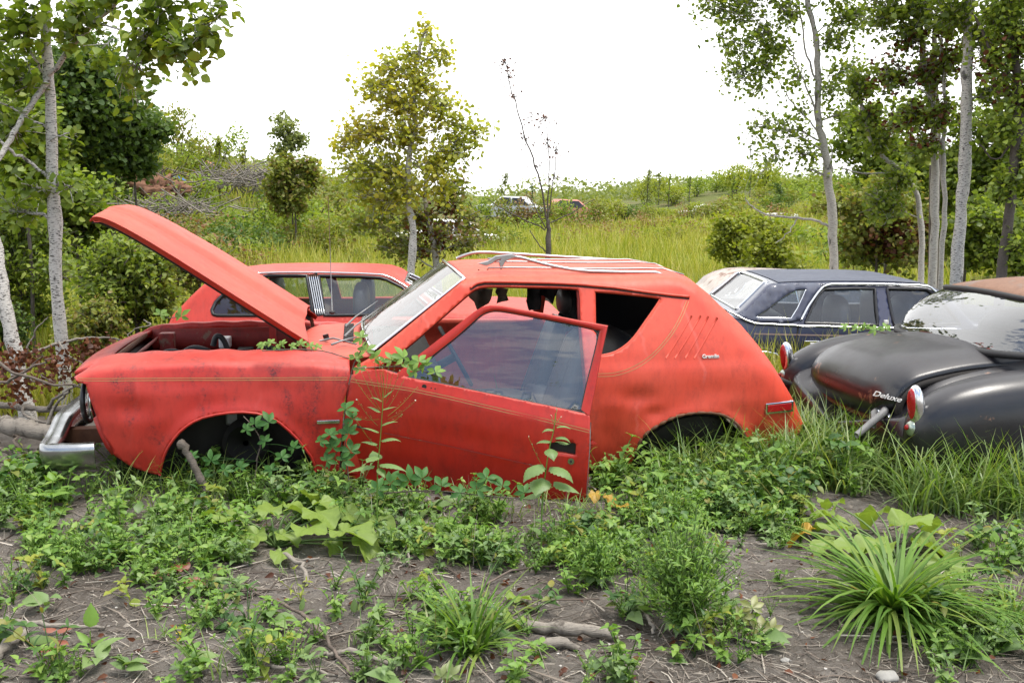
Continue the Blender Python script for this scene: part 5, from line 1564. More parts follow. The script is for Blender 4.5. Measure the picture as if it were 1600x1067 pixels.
tree('aspen_tree', 'yellowing aspen with a crooked white trunk in the middle of the field', 'tree', tr3, .055, .012, bl, 8200, .058, LF_ASPEN_Y, BARK_W, T_ROUND, seed=5, twig_leaves=10, twig_len=.25,
     extra_br=[([at(645, 255, Y3), at(665, 270, Y3), at(685, 295, Y3)], .018, .010), ([at(640, 245, Y3), at(655, 255, Y3), at(662, 257, Y3)], .014, .006), ([at(640, 240, Y3), at(620, 225, Y3), at(600, 218, Y3)], .014, .008)])
# 3b. darker brush tree tangled behind it
Y3b = 13.4
b = base_pt(690, Y3b)
bl = [blob(560, 290, 40, Y3b), blob(600, 330, 40, Y3b), blob(560, 350, 30, Y3b), blob(650, 340, 45, Y3b), blob(700, 310, 40, Y3b), blob(690, 370, 40, Y3b), blob(740, 340, 30, Y3b), blob(735, 380, 30, Y3b), blob(640, 390, 40, Y3b), blob(600, 385, 28, Y3b), blob(715, 280, 28, Y3b), blob(640, 280, 40, Y3b)]
tree('aspen_tree', 'greener shrubby aspen with dead brown leaves tangled behind the yellowing one', 'tree', [b, at(682, 395, Y3b), at(668, 345, Y3b), at(664, 300, Y3b), at(668, 250, Y3b)], .05, .02, bl, 4200, .058, LF_OLIVE, BARK_G, T_ROUND, seed=6, twig_leaves=9,
     brown=(at(678, 360, Y3b), (.35, 1.2, .50), .3), extra_br=[([at(668, 330, Y3b), at(692, 330, Y3b), at(700, 350, Y3b)], .014, .006), ([at(665, 310, Y3b), at(640, 300, Y3b), at(610, 300, Y3b)], .012, .006)])
# 4. thin bare sapling with a few dark leaves
Y4 = 13.0
b = base_pt(856, Y4)
sp_br = [([at(856, 360, Y4), at(846, 290, Y4), at(830, 240, Y4), at(812, 190, Y4), at(800, 140, Y4), at(788, 90, Y4)], .014, .004),
         ([at(856, 350, Y4), at(857, 300, Y4), at(858, 250, Y4), at(853, 180, Y4)], .012, .003), ([at(858, 330, Y4), at(866, 270, Y4), at(872, 215, Y4)], .009, .003),
         ([at(852, 360, Y4), at(825, 345, Y4), at(785, 328, Y4), at(760, 310, Y4)], .010, .004), ([at(852, 358, Y4), at(836, 325, Y4), at(822, 300, Y4)], .009, .004),
         ([at(860, 348, Y4), at(885, 338, Y4), at(905, 325, Y4), at(930, 312, Y4)], .009, .004), ([at(854, 395, Y4), at(838, 378, Y4), at(828, 360, Y4)], .010, .005)]
bl = [blob(790, 98, 10, Y4, w=120), blob(798, 115, 9, Y4, w=90), blob(805, 150, 12, Y4, w=60), blob(832, 180, 12, Y4, w=60), blob(850, 185, 14, Y4, w=110), blob(855, 225, 16, Y4, w=80), blob(870, 235, 14, Y4, w=90), blob(818, 215, 22, Y4, w=60), blob(866, 280, 18, Y4, w=60), blob(838, 260, 20, Y4, w=50)]
tree('bare_sapling', 'thin nearly bare sapling with a few dark leaves above the roof rack', 'tree', [b, at(857, 380, Y4), at(857, 360, Y4), at(856, 345, Y4)], .045, .02, bl, 330, .045, LF_BROWN, BARK_D, T_SMALL, seed=7, twig_leaves=5, extra_br=sp_br, twig_len=.18)
# 5. tall aspen, right of the sky gap
Y5 = 12.2
b = base_pt(1308, Y5)
tr5 = [b, at(1304, 400, Y5), at(1299, 320, Y5), at(1291, 255, Y5), at(1282, 205, Y5), at(1277, 170, Y5), at(1279, 100, Y5), at(1276, 60, Y5), at(1262, 10, Y5), at(1255, -60, Y5), at(1250, -140, Y5)]
bl = [blob(1110, 15, 26, Y5), blob(1150, 10, 36, Y5), blob(1135, 60, 30, Y5), blob(1180, 50, 36, Y5), blob(1145, 110, 32, Y5), blob(1190, 100, 34, Y5), blob(1225, 20, 36, Y5), blob(1215, 75, 30, Y5), blob(1240, 120, 28, Y5), blob(1175, 140, 22, Y5, w=400),
      blob(1185, 195, 26, Y5), blob(1220, 200, 30, Y5), blob(1215, 240, 22, Y5), blob(1180, 215, 16, Y5), blob(1250, 240, 28, Y5), blob(1260, 265, 18, Y5), blob(1300, 140, 26, Y5), blob(1310, 60, 36, Y5), blob(1330, 110, 30, Y5), blob(1340, 20, 40, Y5), blob(1300, -30, 60, Y5), blob(1200, -40, 60, Y5), blob(1120, -30, 45, Y5), blob(1250, 170, 22, Y5, w=300), blob(1320, 180, 26, Y5), blob(1085, 0, 16, Y5)]
tree('aspen_tree', 'tall slender aspen with sparse leaves at the right of the open sky', 'tree', tr5, .055, .022, bl, 7200, .054, LF_MID, BARK_G, T_ASPEN, seed=8, twig_leaves=9, twig_len=.28,
     extra_br=[([at(1279, 180, Y5), at(1260, 140, Y5), at(1245, 100, Y5), at(1225, 60, Y5)], .014, .006), ([at(1279, 130, Y5), at(1262, 95, Y5), at(1252, 40, Y5), at(1248, -10, Y5)], .014, .008),
               ([at(1300, 355, Y5), at(1280, 345, Y5), at(1240, 340, Y5), at(1200, 337, Y5), at(1175, 325, Y5), at(1165, 310, Y5)], .018, .007), ([at(1245, 341, Y5), at(1232, 365, Y5), at(1212, 380, Y5)], .010, .004), ([at(1297, 290, Y5), at(1300, 250, Y5), at(1298, 225, Y5)], .012, .004),
               ([at(1285, 215, Y5), at(1262, 185, Y5), at(1235, 160, Y5), at(1215, 120, Y5)], .012, .005)])
# low branch foliage of the same neighbourhood: a sapling thicket around it
# 6. thick white birch, right
Y6 = 10.6
b = base_pt(1492, Y6)
tr6 = [b, at(1496, 420, Y6), at(1502, 330, Y6), at(1508, 250, Y6), at(1510, 150, Y6), at(1514, 50, Y6), at(1516, -60, Y6), at(1518, -160, Y6)]
tree('birch_tree', 'thickest pale birch trunk standing behind the black sedan', 'tree', tr6, .066, .042, [blob(1540, 60, 50, Y6), blob(1480, 20, 45, Y6), blob(1560, 140, 45, Y6), blob(1500, -60, 80, Y6), blob(1575, 30, 50, Y6)], 3600, .056, LF_MID, BARK_W, seed=9, twig_leaves=9)
# 7. trio of thin trunks left of it
for i, (bx, pts, r, Y, lab) in enumerate([
    (1441, [(1441, 400), (1439, 350), (1434, 300), (1410, 270), (1380, 245), (1360, 225), (1352, 190), (1345, 160)], .045, 11.6, 'leftmost of the three thin grey trunks, bending left halfway up'),
    (1461, [(1460, 380), (1461, 300), (1460, 220), (1458, 160), (1445, 100), (1438, 50), (1425, 10), (1400, -60)], .060, 11.2, 'middle grey trunk of the clump, forking high against the leaves'),
    (1474, [(1474, 380), (1476, 300), (1472, 230), (1478, 170), (1476, 120), (1470, 60)], .036, 11.0, 'slim reddish grey trunk just left of the thickest birch')]):
    b = base_pt(bx, Y)
    bls = [[blob(1360, 180, 30, Y), blob(1340, 130, 34, Y), blob(1380, 220, 34, Y), blob(1400, 280, 36, Y), blob(1370, 320, 36, Y)],
           [blob(1420, 60, 45, Y), blob(1380, 20, 45, Y), blob(1450, 120, 40, Y), blob(1390, 120, 44, Y), blob(1440, 10, 45, Y), blob(1420, 180, 36, Y), blob(1400, -50, 70, Y)],
           [blob(1480, 90, 40, Y), blob(1465, 180, 36, Y), blob(1440, 230, 34, Y), blob(1485, 30, 36, Y)]][i]
    xb = [[([at(1410, 268, Y), at(1380, 272, Y), at(1340, 270, Y), at(1310, 262, Y)], .012, .005)],
          [([at(1458, 160, Y), at(1462, 120, Y), at(1480, 70, Y), at(1490, 20, Y)], .022, .012), ([at(1440, 60, Y), at(1420, 40, Y), at(1405, 0, Y)], .014, .008)],
          [([at(1474, 180, Y), at(1450, 150, Y), at(1430, 130, Y)], .010, .005)]][i]
    tree('aspen_tree', lab, 'tree', [b] + [at(x, y, Y) for x, y in pts], r * .82, r * .4, bls, [2900, 4600, 2100][i], .056, LF_MID, BARK_G, seed=20 + i, twig_leaves=9, extra_br=xb,
         brown=(at(1450, 140, Y), (.75, 2, .6), .28), group=None)
# dark dead snag in the clump
b = base_pt(1468, 12.4)
tree('dead_snag', 'dark narrow dead snag rising between the thin trunks', 'tree', [b, at(1462, 200, 12.4), at(1460, 120, 12.4), at(1459, 45, 12.4)], .07, .02, [], 0, .05, LF_BROWN, BARK_D, seed=30)
# 8. right edge tree with dark limbs
Y8 = 10.0
b = base_pt(1560, Y8)
tree('ash_tree', 'dark stemmed leafy tree filling the right edge', 'tree', [b, at(1572, 360, Y8), at(1582, 290, Y8), at(1592, 200, Y8), at(1590, 100, Y8), at(1578, 30, Y8), at(1570, -60, Y8)], .05, .03,
     [blob(1560, 200, 40, Y8), blob(1600, 150, 55, Y8), blob(1550, 100, 40, Y8), blob(1600, 60, 60, Y8), blob(1560, 20, 45, Y8), blob(1620, 250, 50, Y8), blob(1570, 290, 36, Y8), blob(1600, -40, 70, Y8), blob(1590, 380, 36, Y8)], 5600, .056, LF_MID, BARK_D, seed=31, twig_leaves=10,
     extra_br=[([at(1590, 130, Y8), at(1560, 95, Y8), at(1540, 60, Y8), at(1520, 20, Y8)], .018, .010), ([at(1592, 200, Y8), at(1560, 260, Y8), at(1530, 225, Y8)], .012, .006)], brown=(at(1590, 110, Y8), (.5, 2, .4), .2))
# 9. leafy understory behind the right trunks
def bushy(name, label, cat_, px, py_c, rpx, Y, n, leaf, lmat, seed, parts=10, tpl=T_ASPEN, asp=1.3, group=None, brown=None, bark=BARK_D):
    g = np.random.default_rng(seed); c = at(px, py_c, Y); r = rpx / FPX * Y
    b = np.array([c[0], Y, H(c[0], Y) - .05]); hz = c[2] + r * .8 - b[2]
    bl = []
    for k in range(parts):
        d = g.normal(0, 1, 3); d /= np.linalg.norm(d); q = c + d * np.array([r, r * .7, r / asp]) * g.uniform(.35, .80)
        q[2] = max(q[2], b[2] + .25 * r)
        bl.append((q, np.array([r, r, r * .85]) * g.uniform(.36, .55), 1))
    return tree(name, label, cat_, [b, (b + c) / 2 + np.array([.04, 0, 0]), c], max(.02, r * .035), .012, bl, n, leaf, lmat, bark, tpl, seed=seed, twig_leaves=12, twig_len=r * .25, group=group, brown=brown, branch_r=.6)
bushy('understory_tree', 'dense rounded tree behind the thin grey trunks', 'tree', 1390, 235, 92, 15.0, 7500, .072, LF_MID, 41, 24, asp=.85)
bushy('understory_tree', 'dense low tree behind the thickest birch trunk', 'tree', 1515, 255, 92, 14.5, 7500, .072, LF_MID, 42, 24, asp=.85)
bushy('understory_tree', 'dense tree closing the right edge behind the dark stemmed one', 'tree', 1620, 240, 100, 14.0, 8500, .075, LF_MID, 47, 22, asp=.8)
bushy('understory_shrub', 'leafy thicket low between the tall slender aspen and the clump', 'shrub', 1370, 350, 95, 13.5, 8500, .07, LF_OLIVE, 43, 22, asp=1.1, brown=(at(1400, 370, 13.5), (.55, 2, .25), .4))
bushy('understory_shrub', 'leafy thicket low behind the black sedan roof', 'shrub', 1560, 370, 95, 13.0, 8500, .07, LF_MID, 44, 22, asp=1.2)
bushy('understory_shrub', 'pale green thicket left of the tall slender aspen trunk', 'shrub', 1215, 395, 72, 15.0, 6000, .06, LF_YG, 45, 20, asp=.85)
bushy('understory_shrub', 'small olive thicket under the bent trunk', 'shrub', 1455, 350, 70, 15.5, 5200, .07, LF_OLIVE, 46, 16, asp=1.0, brown=(at(1440, 360, 15.5), (.5, 2, .3), .35))
bushy('understory_shrub', 'yellow green thicket just left of the low branch of the tall aspen', 'shrub', 1150, 370, 56, 19.0, 4200, .07, LF_YG, 48, 18, asp=.85)
# 10. left shrub mass behind the raised hood
bushy('buckthorn_shrub', 'dense green shrub right of the straight birch trunk, under the raised hood', 'shrub', 205, 440, 105, 9.2, 7500, .060, LF_MID, 51, 24, tpl=T_BROAD, asp=.95)
bushy('buckthorn_shrub', 'dense green shrub filling the gap left of the straight birch trunk', 'shrub', 25, 410, 115, 9.8, 7500, .060, LF_MID, 52, 24, tpl=T_BROAD, asp=.85)
bushy('buckthorn_shrub', 'tall green shrub behind the straight birch at hood height', 'shrub', 115, 345, 85, 10.5, 5600, .066, LF_ASPEN, 53, 20, tpl=T_ROUND, asp=.9)
bushy('buckthorn_shrub', 'olive shrub between the hood tip and the field grass', 'shrub', 305, 405, 62, 11.0, 3600, .060, LF_OLIVE, 54, 16, tpl=T_BROAD, asp=1.0)
bushy('buckthorn_shrub', 'low leafy shrub behind the front bumper and logs', 'shrub', 140, 510, 70, 8.6, 3800, .05, LF_OLIVE, 55, 16, tpl=T_BROAD, asp=1.2)
bushy('buckthorn_shrub', 'leafy sapling crown at the upper left edge below the branches', 'shrub', 30, 230, 75, 9.6, 4200, .07, LF_ASPEN, 56, 18, tpl=T_ROUND, asp=.8)
bushy('buckthorn_shrub', 'dense low shrub at the left edge behind the logs', 'shrub', -10, 530, 80, 8.8, 4200, .05, LF_DARK, 57, 18, tpl=T_BROAD, asp=1.0)
# 11. large dark trees on the hill, left
bushy('hill_tree', 'large dark green tree on the left hill, top touching the sky', 'tree', 125, 165, 125, 24.0, 14000, .13, LF_DARK, 61, 40, asp=.95)
bushy('hill_tree', 'dark green tree on the left hill, lower right of the largest', 'tree', 205, 215, 66, 25.0, 5600, .13, LF_DARK, 62, 20, asp=.95)
bushy('hill_tree', 'dark green tree on the left hill hidden behind the birch trunk', 'tree', 10, 180, 120, 23.0, 9000, .13, LF_MID, 63, 26, asp=.95)
bushy('willow_bush', 'rounded bushy willow on the skyline left of the yellowing aspen', 'tree', 458, 290, 50, 26.0, 5600, .10, LF_OLIVE, 64, 26, asp=.72)
bushy('willow_bush', 'feathery grey green top rising over the rounded willow', 'tree', 452, 215, 40, 26.5, 1700, .09, LF_PALE, 65, 18, asp=.7)
# 12. hillside and skyline brush
g0 = np.random.default_rng(99)
protos = []
def proto(mtl, seed, n=900, leaf=.11):
    g = np.random.default_rng(seed)
    e = bpy.data.meshes.new('crown')
    pos = []
    for k in range(9):
        d = g.normal(0, 1, 3); d /= np.linalg.norm(d); c = d * np.array([.62, .62, .45]) * g.uniform(.3, 1) + np.array([0, 0, .62]); c[2] = max(c[2], .22)
        q = g.normal(0, 1, (n // 9, 3)); q /= np.linalg.norm(q, axis=1)[:, None]
        pos.append(c + q * .36 * g.uniform(.3, 1, (n // 9, 1)) ** .5 * np.array([1, 1, 1.1]))
    pos = np.concatenate(pos); pos = pos[pos[:, 2] > .02]
    V, F = scatter(T_SMALL[0], T_SMALL[1], pos, rotmats(len(pos), (-50, 50), None, 50, g), leaf * g.uniform(.6, 1.3, len(pos)))
    r = bpy.data.objects.new('tmp', None)
    o = np_mesh('crown', V, F, mtl); 
    t = MB()
    for k in range(4):
        a = k * 1.6 + g.uniform(0, 1); t.tube([(0, 0, -.1), (.12 * math.cos(a), .12 * math.sin(a), .35), (.35 * math.cos(a), .35 * math.sin(a), .8)], [.03, .022, .01], 4)
    st = t.obj('stem', BARK_D)
    return o, st
kinds = [('green', LF_MID, 'mid green rounded bush growing on the brushy slope behind the field'), ('dark', LF_DARK, 'dark green bush growing on the brushy slope behind the field'),
         ('red', LF_RED, 'reddish brown brush clump growing on the slope behind the field'), ('yg', LF_YG, 'yellow green bush growing on the skyline behind the field'), ('olive', LF_OLIVE, 'olive bush growing on the slope behind the field')]
PR = {k: proto(m_, 200 + i) for i, (k, m_, l_) in enumerate(kinds)}
LAB = {k: l for k, m_, l in kinds}
first = {k: True for k in PR}
def put_bush(kind, px, py_base, Y, sx, sz):
    """bush whose base is seen near (px, py_base)"""
    p = at(px, py_base, Y); z = H(p[0], Y)
    r = empty('hillside_bush', (p[0], Y, z - .1), g0.uniform(0, 6), LAB[kind], 'bush', kind + ' bushes of the far slope')
    r['group'] = {'green': 'mid green slope bushes', 'dark': 'dark green slope bushes', 'red': 'reddish slope brush', 'yg': 'yellow green skyline bushes', 'olive': 'olive slope bushes'}[kind]
    r.scale = (sx, sx, sz)
    for src in PR[kind]:
        if first[kind]: c = src
        else: c = src.copy(); SC.collection.objects.link(c)
        c.parent = r
    first[kind] = False
# left hillside: rising terraces
for (x0, x1, Y, n, ks, s0, s1, zz) in [
    (160, 560, 30, 13, ['green', 'green', 'dark', 'olive'], 1.1, 1.9, 1.0), (150, 520, 35, 12, ['olive', 'red', 'olive', 'green'], 1.0, 1.7, 1.0), (160, 600, 41, 14, ['yg', 'olive', 'green', 'olive'], 1.4, 2.4, 1.1),
    (240, 560, 27, 7, ['green', 'olive', 'dark'], .8, 1.3, .9), (120, 420, 21, 14, ['red', 'olive', 'green', 'red', 'olive'], .8, 1.4, .9), (140, 440, 25, 16, ['red', 'olive', 'red', 'green'], .9, 1.5, .9), (560, 900, 38, 9, ['olive', 'red', 'green'], .8, 1.3, .8), (900, 1300, 40, 14, ['yg', 'olive', 'red', 'green'], .8, 1.5, .7), (700, 1280, 27, 7, ['yg', 'olive'], .4, .7, .8),
    (560, 900, 46, 15, ['red', 'green', 'olive', 'yg'], 1.3, 1.9, .8), (700, 1010, 56, 14, ['green', 'olive', 'dark', 'red'], 1.3, 2.0, .7),
    (860, 1300, 47, 20, ['red', 'olive', 'red', 'red'], 1.4, 2.0, .62), (900, 1340, 58, 18, ['yg', 'olive', 'yg', 'green'], 1.5, 2.3, .72), (1000, 1340, 72, 14, ['yg', 'yg', 'green'], 2.0, 2.9, .95),
    (1150, 1700, 30, 14, ['green', 'olive', 'yg'], 1.4, 2.2, 1.0), (1300, 1700, 22, 10, ['green', 'olive', 'dark'], 1.3, 2.0, 1.2), (-160, 200, 17, 10, ['green', 'dark', 'olive'], 1.1, 1.8, 1.2), (-200, 160, 30, 8, ['dark', 'green'], 1.8, 2.6, 1.4), (1030, 1290, 26, 5, ['yg', 'green'], .9, 1.3, .9)]:
    for k in range(n):
        px = x0 + (x1 - x0) * (k + g0.uniform(0, 1)) / n; s = g0.uniform(s0, s1) * .72
        put_bush(ks[g0.integers(0, len(ks))], px, 320, Y * g0.uniform(.93, 1.07), s, s * zz * g0.uniform(.7, 1.15))
for kind, px, Y, sx, sz in [('dark', 365, 22, 1.0, 1.0), ('dark', 400, 23, 1.1, .9), ('dark', 345, 23.5, .9, .9), ('dark', 425, 24, .9, .8), ('red', 300, 21, .9, .7), ('red', 330, 26, 1.2, .9), ('red', 270, 24, 1.2, .9), ('olive', 500, 27, 1.1, .9), ('green', 530, 30, 1.3, 1.1), ('red', 180, 24, 1.1, .8),
                            ('red', 890, 36, 1.1, .7), ('red', 930, 37, 1.3, .7), ('red', 975, 38, 1.2, .8), ('red', 1010, 36, 1.1, .7), ('olive', 1050, 37, 1.2, .8), ('red', 1085, 40, 1.2, .8), ('dark', 800, 33, 1.0, .7), ('olive', 760, 35, 1.2, .8), ('dark', 1218, 50, 1.5, 1.1), ('red', 1240, 36, 1.0, .7), ('yg', 1120, 33, 1.1, .8), ('yg', 1070, 42, 1.4, 1.1)]:
    put_bush(kind, px, 320, Y, sx, sz)
# slender treetops on the skyline
def skyline(px, py_top, Y, wpx, lmat, n, lab, seed):
    c = at(px, py_top, Y); x = c[0]; z0 = H(x, Y); hgt = c[2] - z0; w = wpx / FPX * Y
    bl = [(np.array([x + g0.normal(0, w * .2), Y, z0 + hgt * q]), (w * (1.1 - q) * .8 + .1, w * .6, hgt * .14), 1) for q in (.35, .5, .65, .78, .9)]
    tree('skyline_tree', lab, 'tree', [(x, Y, z0 - .1), (x, Y, z0 + hgt * .5), (x + .1, Y, z0 + hgt)], .035, .01, bl, n, .13, lmat, BARK_D, T_SMALL, seed=seed, twig_len=w * .3)
for i, (px, py, Y, w, mt, n, lab) in enumerate([
    (1012, 262, 62, 14, LF_PALE, 500, 'pale rounded treetop, leftmost on the right skyline'), (1030, 266, 64, 12, LF_PALE, 400, 'pale rounded treetop, second from left on the right skyline'),
    (1046, 268, 66, 5, LF_MID, 200, 'thin spire of a tree right of the pale pair on the skyline'), (1078, 268, 62, 7, LF_MID, 240, 'thin spiky treetop above the reddish brush'),
    (1173, 262, 64, 9, LF_MID, 320, 'tall thin spire of a tree left of the tall aspen trunk'), (1145, 275, 60, 8, LF_MID, 260, 'short leafy spire beside the tall thin spire on the skyline'), (1218, 285, 55, 20, LF_DARK, 500, 'small dark rounded tree near the tall slender aspen trunk'),
    (340, 213, 38, 13, LF_YG, 500, 'yellow green pointed tree on the left hill skyline'), (300, 222, 40, 8, LF_MID, 260, 'small thin tree on the left hill beside the pointed one'),
    (788, 266, 60, 20, LF_PALE, 600, 'pale rounded tree on the skyline behind the bare sapling'), (830, 286, 60, 10, LF_DARK, 260, 'small dark tree just right of the pale rounded skyline tree'), (380, 235, 40, 12, LF_OLIVE, 350, 'low olive treetop in the dip of the left hill')]):
    skyline(px, py, Y, w, mt, n, lab, 300 + i)
# 13. far hazy wood closing the horizon
gg = np.random.default_rng(5)
n = 60000
x = gg.uniform(-120, 130, n); y = gg.uniform(88, 125, n)
z = terrain(x, y) + gg.uniform(0, 1, n) ** .8 * (1.2 + .7 * hnoise(x, y, .07, 2.0) + .4 * hnoise(x, y, .31))
V, F = scatter(T_SMALL[0], T_SMALL[1], np.stack([x, y, z], 1), rotmats(n, (-50, 50), None, 50, gg), gg.uniform(.25, .6, n))
tag(np_mesh('far_wood', V, F, LF_PALE), 'pale distant wood closing the horizon', 'wood', kind='stuff')

# ================================================================== FIELD
gg = np.random.default_rng(17)
n = 15000
y = 7.6 + (gg.uniform(0, 1, n) ** 1.5) * 46
x = gg.uniform(-.62, .62, n) * y
keep = ~((y < 11) & (np.abs(x) < 9) & (gg.uniform(0, 1, n) < .25)); x, y = x[keep], y[keep]
# keep out of the parked cars
def in_car(x, y, F, s0, s1):
    p = np.stack([x - F.O[0], y - F.O[1]], 0); s = F.R[0, 0] * p[0] + F.R[0, 1] * p[1]; t = F.R[1, 0] * p[0] + F.R[1, 1] * p[1]
    return (s > s0) & (s < s1) & (t > -.05) & (t < F.W + .05)
k = ~(in_car(x, y, F2, -2.9, .6) | in_car(x, y, F3, 1.2, 6) | in_car(x, y, F4, 1.8, 5) | in_car(x, y, F5, -.1, 4.4) | in_car(x, y, F1, -2.2, 1.7))
x, y = x[k], y[k]
hill = ss(16, 22, y) * ss(-3.5, -6.5, x); k = gg.uniform(0, 1, len(x)) > hill * .85; x, y = x[k], y[k]
pos = np.stack([x, y, terrain(x, y) - .02], 1)
ln = .62 + .35 * gg.uniform(0, 1, len(x)) + .14 * hnoise(x, y, .6); ln *= np.interp(y, [7, 12, 25], [.62, .85, 1.0])
V, F = blades(pos, 13, ln, .006 + .0011 * y, (2, 28), gg, .38, 3, .16)
tag(np_mesh('field_grass', V, F, GRASS_F), 'tall yellow green marsh grass covering the field', 'grass', kind='stuff')
# cattail like taller reeds at the near edge
n = 420
x = gg.uniform(1.2, 4.6, n); y = gg.uniform(11.5, 15, n)
V, F = blades(np.stack([x, y, terrain(x, y)], 1), 6, .95, .016, (2, 25), gg, .5, 4, .08)
tag(np_mesh('reeds', V, F, GRASS_N), 'darker reeds standing in the near field behind the sloping tail', 'reeds', kind='stuff')

# trees on the photographer's side of the clearing: they stand in the door glass and the paint as dark reflections
g0 = np.random.default_rng(123)
for i, (x, y, hh_) in enumerate([(-7, -11, 6.2), (-3.5, -12, 7.4), (0.5, -13, 6.6), (4.5, -12, 7.8), (8.5, -11, 6.4), (-11, -8, 7.0), (12, -7, 7.2)]):
    bl = [(np.array([x + g0.normal(0, 1.3), y + g0.normal(0, .8), hh_ * q]), (1.1, 1.0, .8), 1) for q in np.linspace(.25, .93, 9)]
    tree('clearing_tree', 'leafy tree on the near side of the clearing, behind the viewer', 'tree', [(x, y, -.1), (x + .1, y, hh_ * .5), (x, y, hh_)], .10, .02, bl, 2600, .14, LF_MID, BARK_D, T_SMALL, seed=500 + i, twig_len=.5, group='trees on the near side of the clearing')
# ================================================================== WRECKS ON THE SLOPE
def wreck_proto():
    r = empty('scrapped_car', (0, 0, 0)); m = MB()
    prof = [(-2.1, .25), (-2.15, .7), (-1.9, .85), (-1.1, .92), (-.6, 1.35), (.7, 1.38), (1.3, .98), (2.1, .85), (2.15, .4), (2.05, .25)]
    rows = []
    for k in range(9):
        y = -.85 + 1.7 * k / 8; e = 1 - abs(2 * k / 8 - 1) ** 6 * .12
        rows.append([(x * (1 - .02 * (1 - e) * 8), y * (1 - .18 * max(0, (z - .9) / .5)), .25 + (z - .25) * e) for x, z in prof])
    m.grid(rows); a = rows[0]; b = rows[-1]
    m.add(a, [tuple(range(10))]); m.add(b, [tuple(range(10))[::-1]])
    m.obj('body', WHITE, r, bevel=.03)
    for sy in (-1, 1):
        for x0, x1, x2, x3 in ((-.95, -.5, .02, .02), (.1, .1, .65, 1.1)):
            m = MB(); m.add([(x0, sy * .82, .93), (x3, sy * .82, .93), (x2, sy * .735, 1.30), (x1, sy * .735, 1.30)], [(0, 1, 2, 3)]); m.obj('window', BLACKTRIM, r, solid=.02, smooth=False)
    for x in (-1.35, 1.35):
        for sy in (-1, 1): MB().tube([(x, sy * .80, .32), (x, sy * .9, .32)], .30, 14).obj('wheel', RUBBER, r)
    return r
WP = wreck_proto(); wfirst = True
WPAINT = {'white': WHITE, 'blue': simple('faded_blue_paint', (.05, .12, .32), .5), 'red': simple('faded_pink_paint', (.42, .16, .12), .6), 'pale': simple('faded_grey_paint', (.42, .44, .46), .5)}
for px, py, Y, rz, c, lab in [(214, 246, 38, 20, 'white', 'white scrapped car roof high on the left brushy hill'), (246, 262, 36, -15, 'blue', 'blue scrapped car on the left hill below the white one'),
                              (700, 330, 34, 10, 'white', 'white scrapped car in the brush right of the crooked white trunk'), (800, 298, 50, -12, 'pale', 'pale grey scrapped car beyond the bare sapling'),
                              (880, 303, 52, 15, 'red', 'faded pink scrapped car right of the bare sapling'), (1104, 312, 60, 0, 'white', 'small white scrapped car in the reddish brush, leftmost of the right slope'),
                              (1219, 324, 48, 10, 'white', 'white scrapped car on the right slope left of the tall aspen trunk'), (1250, 327, 47, -20, 'pale', 'pale scrapped car nearest the tall aspen trunk'), (300, 240, 42, 10, 'red', 'reddish scrapped car on the left hill skyline')]:
    p = at(px, py, Y)
    if wfirst: r = WP
    else:
        r = WP.copy(); SC.collection.objects.link(r)
        for ch in WP.children:
            d = ch.copy(); SC.collection.objects.link(d); d.parent = r
    r.location = (p[0], Y, p[2] - 1.50); r.rotation_euler = (0, R(3), R(rz)); r.scale = (.85, .85, .9)
    for dx in (-1.6, 1.5, -.4, .6):
        kk = ['olive', 'green', 'red'][g0.integers(0, 3)]; q = empty('hillside_bush', (p[0] + dx, Y - 2.2, p[2] - 1.75 + g0.uniform(-.2, .25)), g0.uniform(0, 6), LAB[kk], 'bush', {'green': 'mid green slope bushes', 'red': 'reddish slope brush', 'olive': 'olive slope bushes'}[kk]); q.scale = (1.2, 1.2, 1.3)
        for src in PR[kk]: c_ = src.copy(); SC.collection.objects.link(c_); c_.parent = q
    tag(r, lab, 'car', 'scrapped cars on the far slopes')
    wfirst = False
    for ch in r.children:
        if ch.name.startswith('body'): ch.data = ch.data.copy(); ch.data.materials.clear(); ch.data.materials.append(WPAINT[c])

# upturned root plate and brush piles on the left hill
def brush_pile(px, py, Y, wpx, hpx, n, mtl, lab, seed, name='brush_pile'):
    g = np.random.default_rng(seed); c = at(px, py, Y); w = wpx / FPX * Y; h = hpx / FPX * Y; m = MB()
    z0 = H(c[0], Y); base = np.array([c[0], Y, min(c[2] - h * .6, c[2])])
    for k in range(n):
        p = np.array([g.normal(0, w * .5), g.normal(0, .5), abs(g.normal(0, h * .4)) ]); a = g.uniform(-.5, .5) + (math.pi if g.uniform() < .5 else 0); e = g.normal(.2, .6); Lg = g.uniform(.5, 1.6)
        d = np.array([math.cos(a) * math.cos(e), math.sin(a) * math.cos(e) * .6, math.sin(e)]) * Lg
        m.tube([p - d / 2, p + g.normal(0, .08, 3), p + d / 2], [.022, .016, .006], 4, cap=False)
    o = m.obj(name, mtl, None); o.location = base
    return tag(o, lab, 'brush pile')
brush_pile(385, 272, 33, 75, 22, 150, DEADW, 'grey pile of dead branches on the left hill slope', 1)
brush_pile(265, 322, 28, 80, 18, 150, DEADW, 'grey tangle of dead branches just above the raised hood', 2)
brush_pile(205, 275, 31, 60, 22, 110, DEADW2, 'brown dead brush beside the upturned root plate', 3)
c = at(245, 298, 30)
m = MB(); m.ell((0, 0, 0), (.85, .5, .45), nu=64, nv=40)
v = m.v[0]; nn = np.array([mnoise.noise(Vector(q * 2.3)) + .5 * mnoise.noise(Vector(q * 6)) for q in v]); v *= (1 + .6 * nn + .25 * np.array([mnoise.noise(Vector(q * 17)) for q in v]))[:, None]
o = m.obj('root_plate', simple('red_brown_earth', (.17, .085, .05), .95, 0, .6, 6, 1.0)); o.location = c
tag(o, 'upturned rust brown root plate on the left hill', 'root plate')

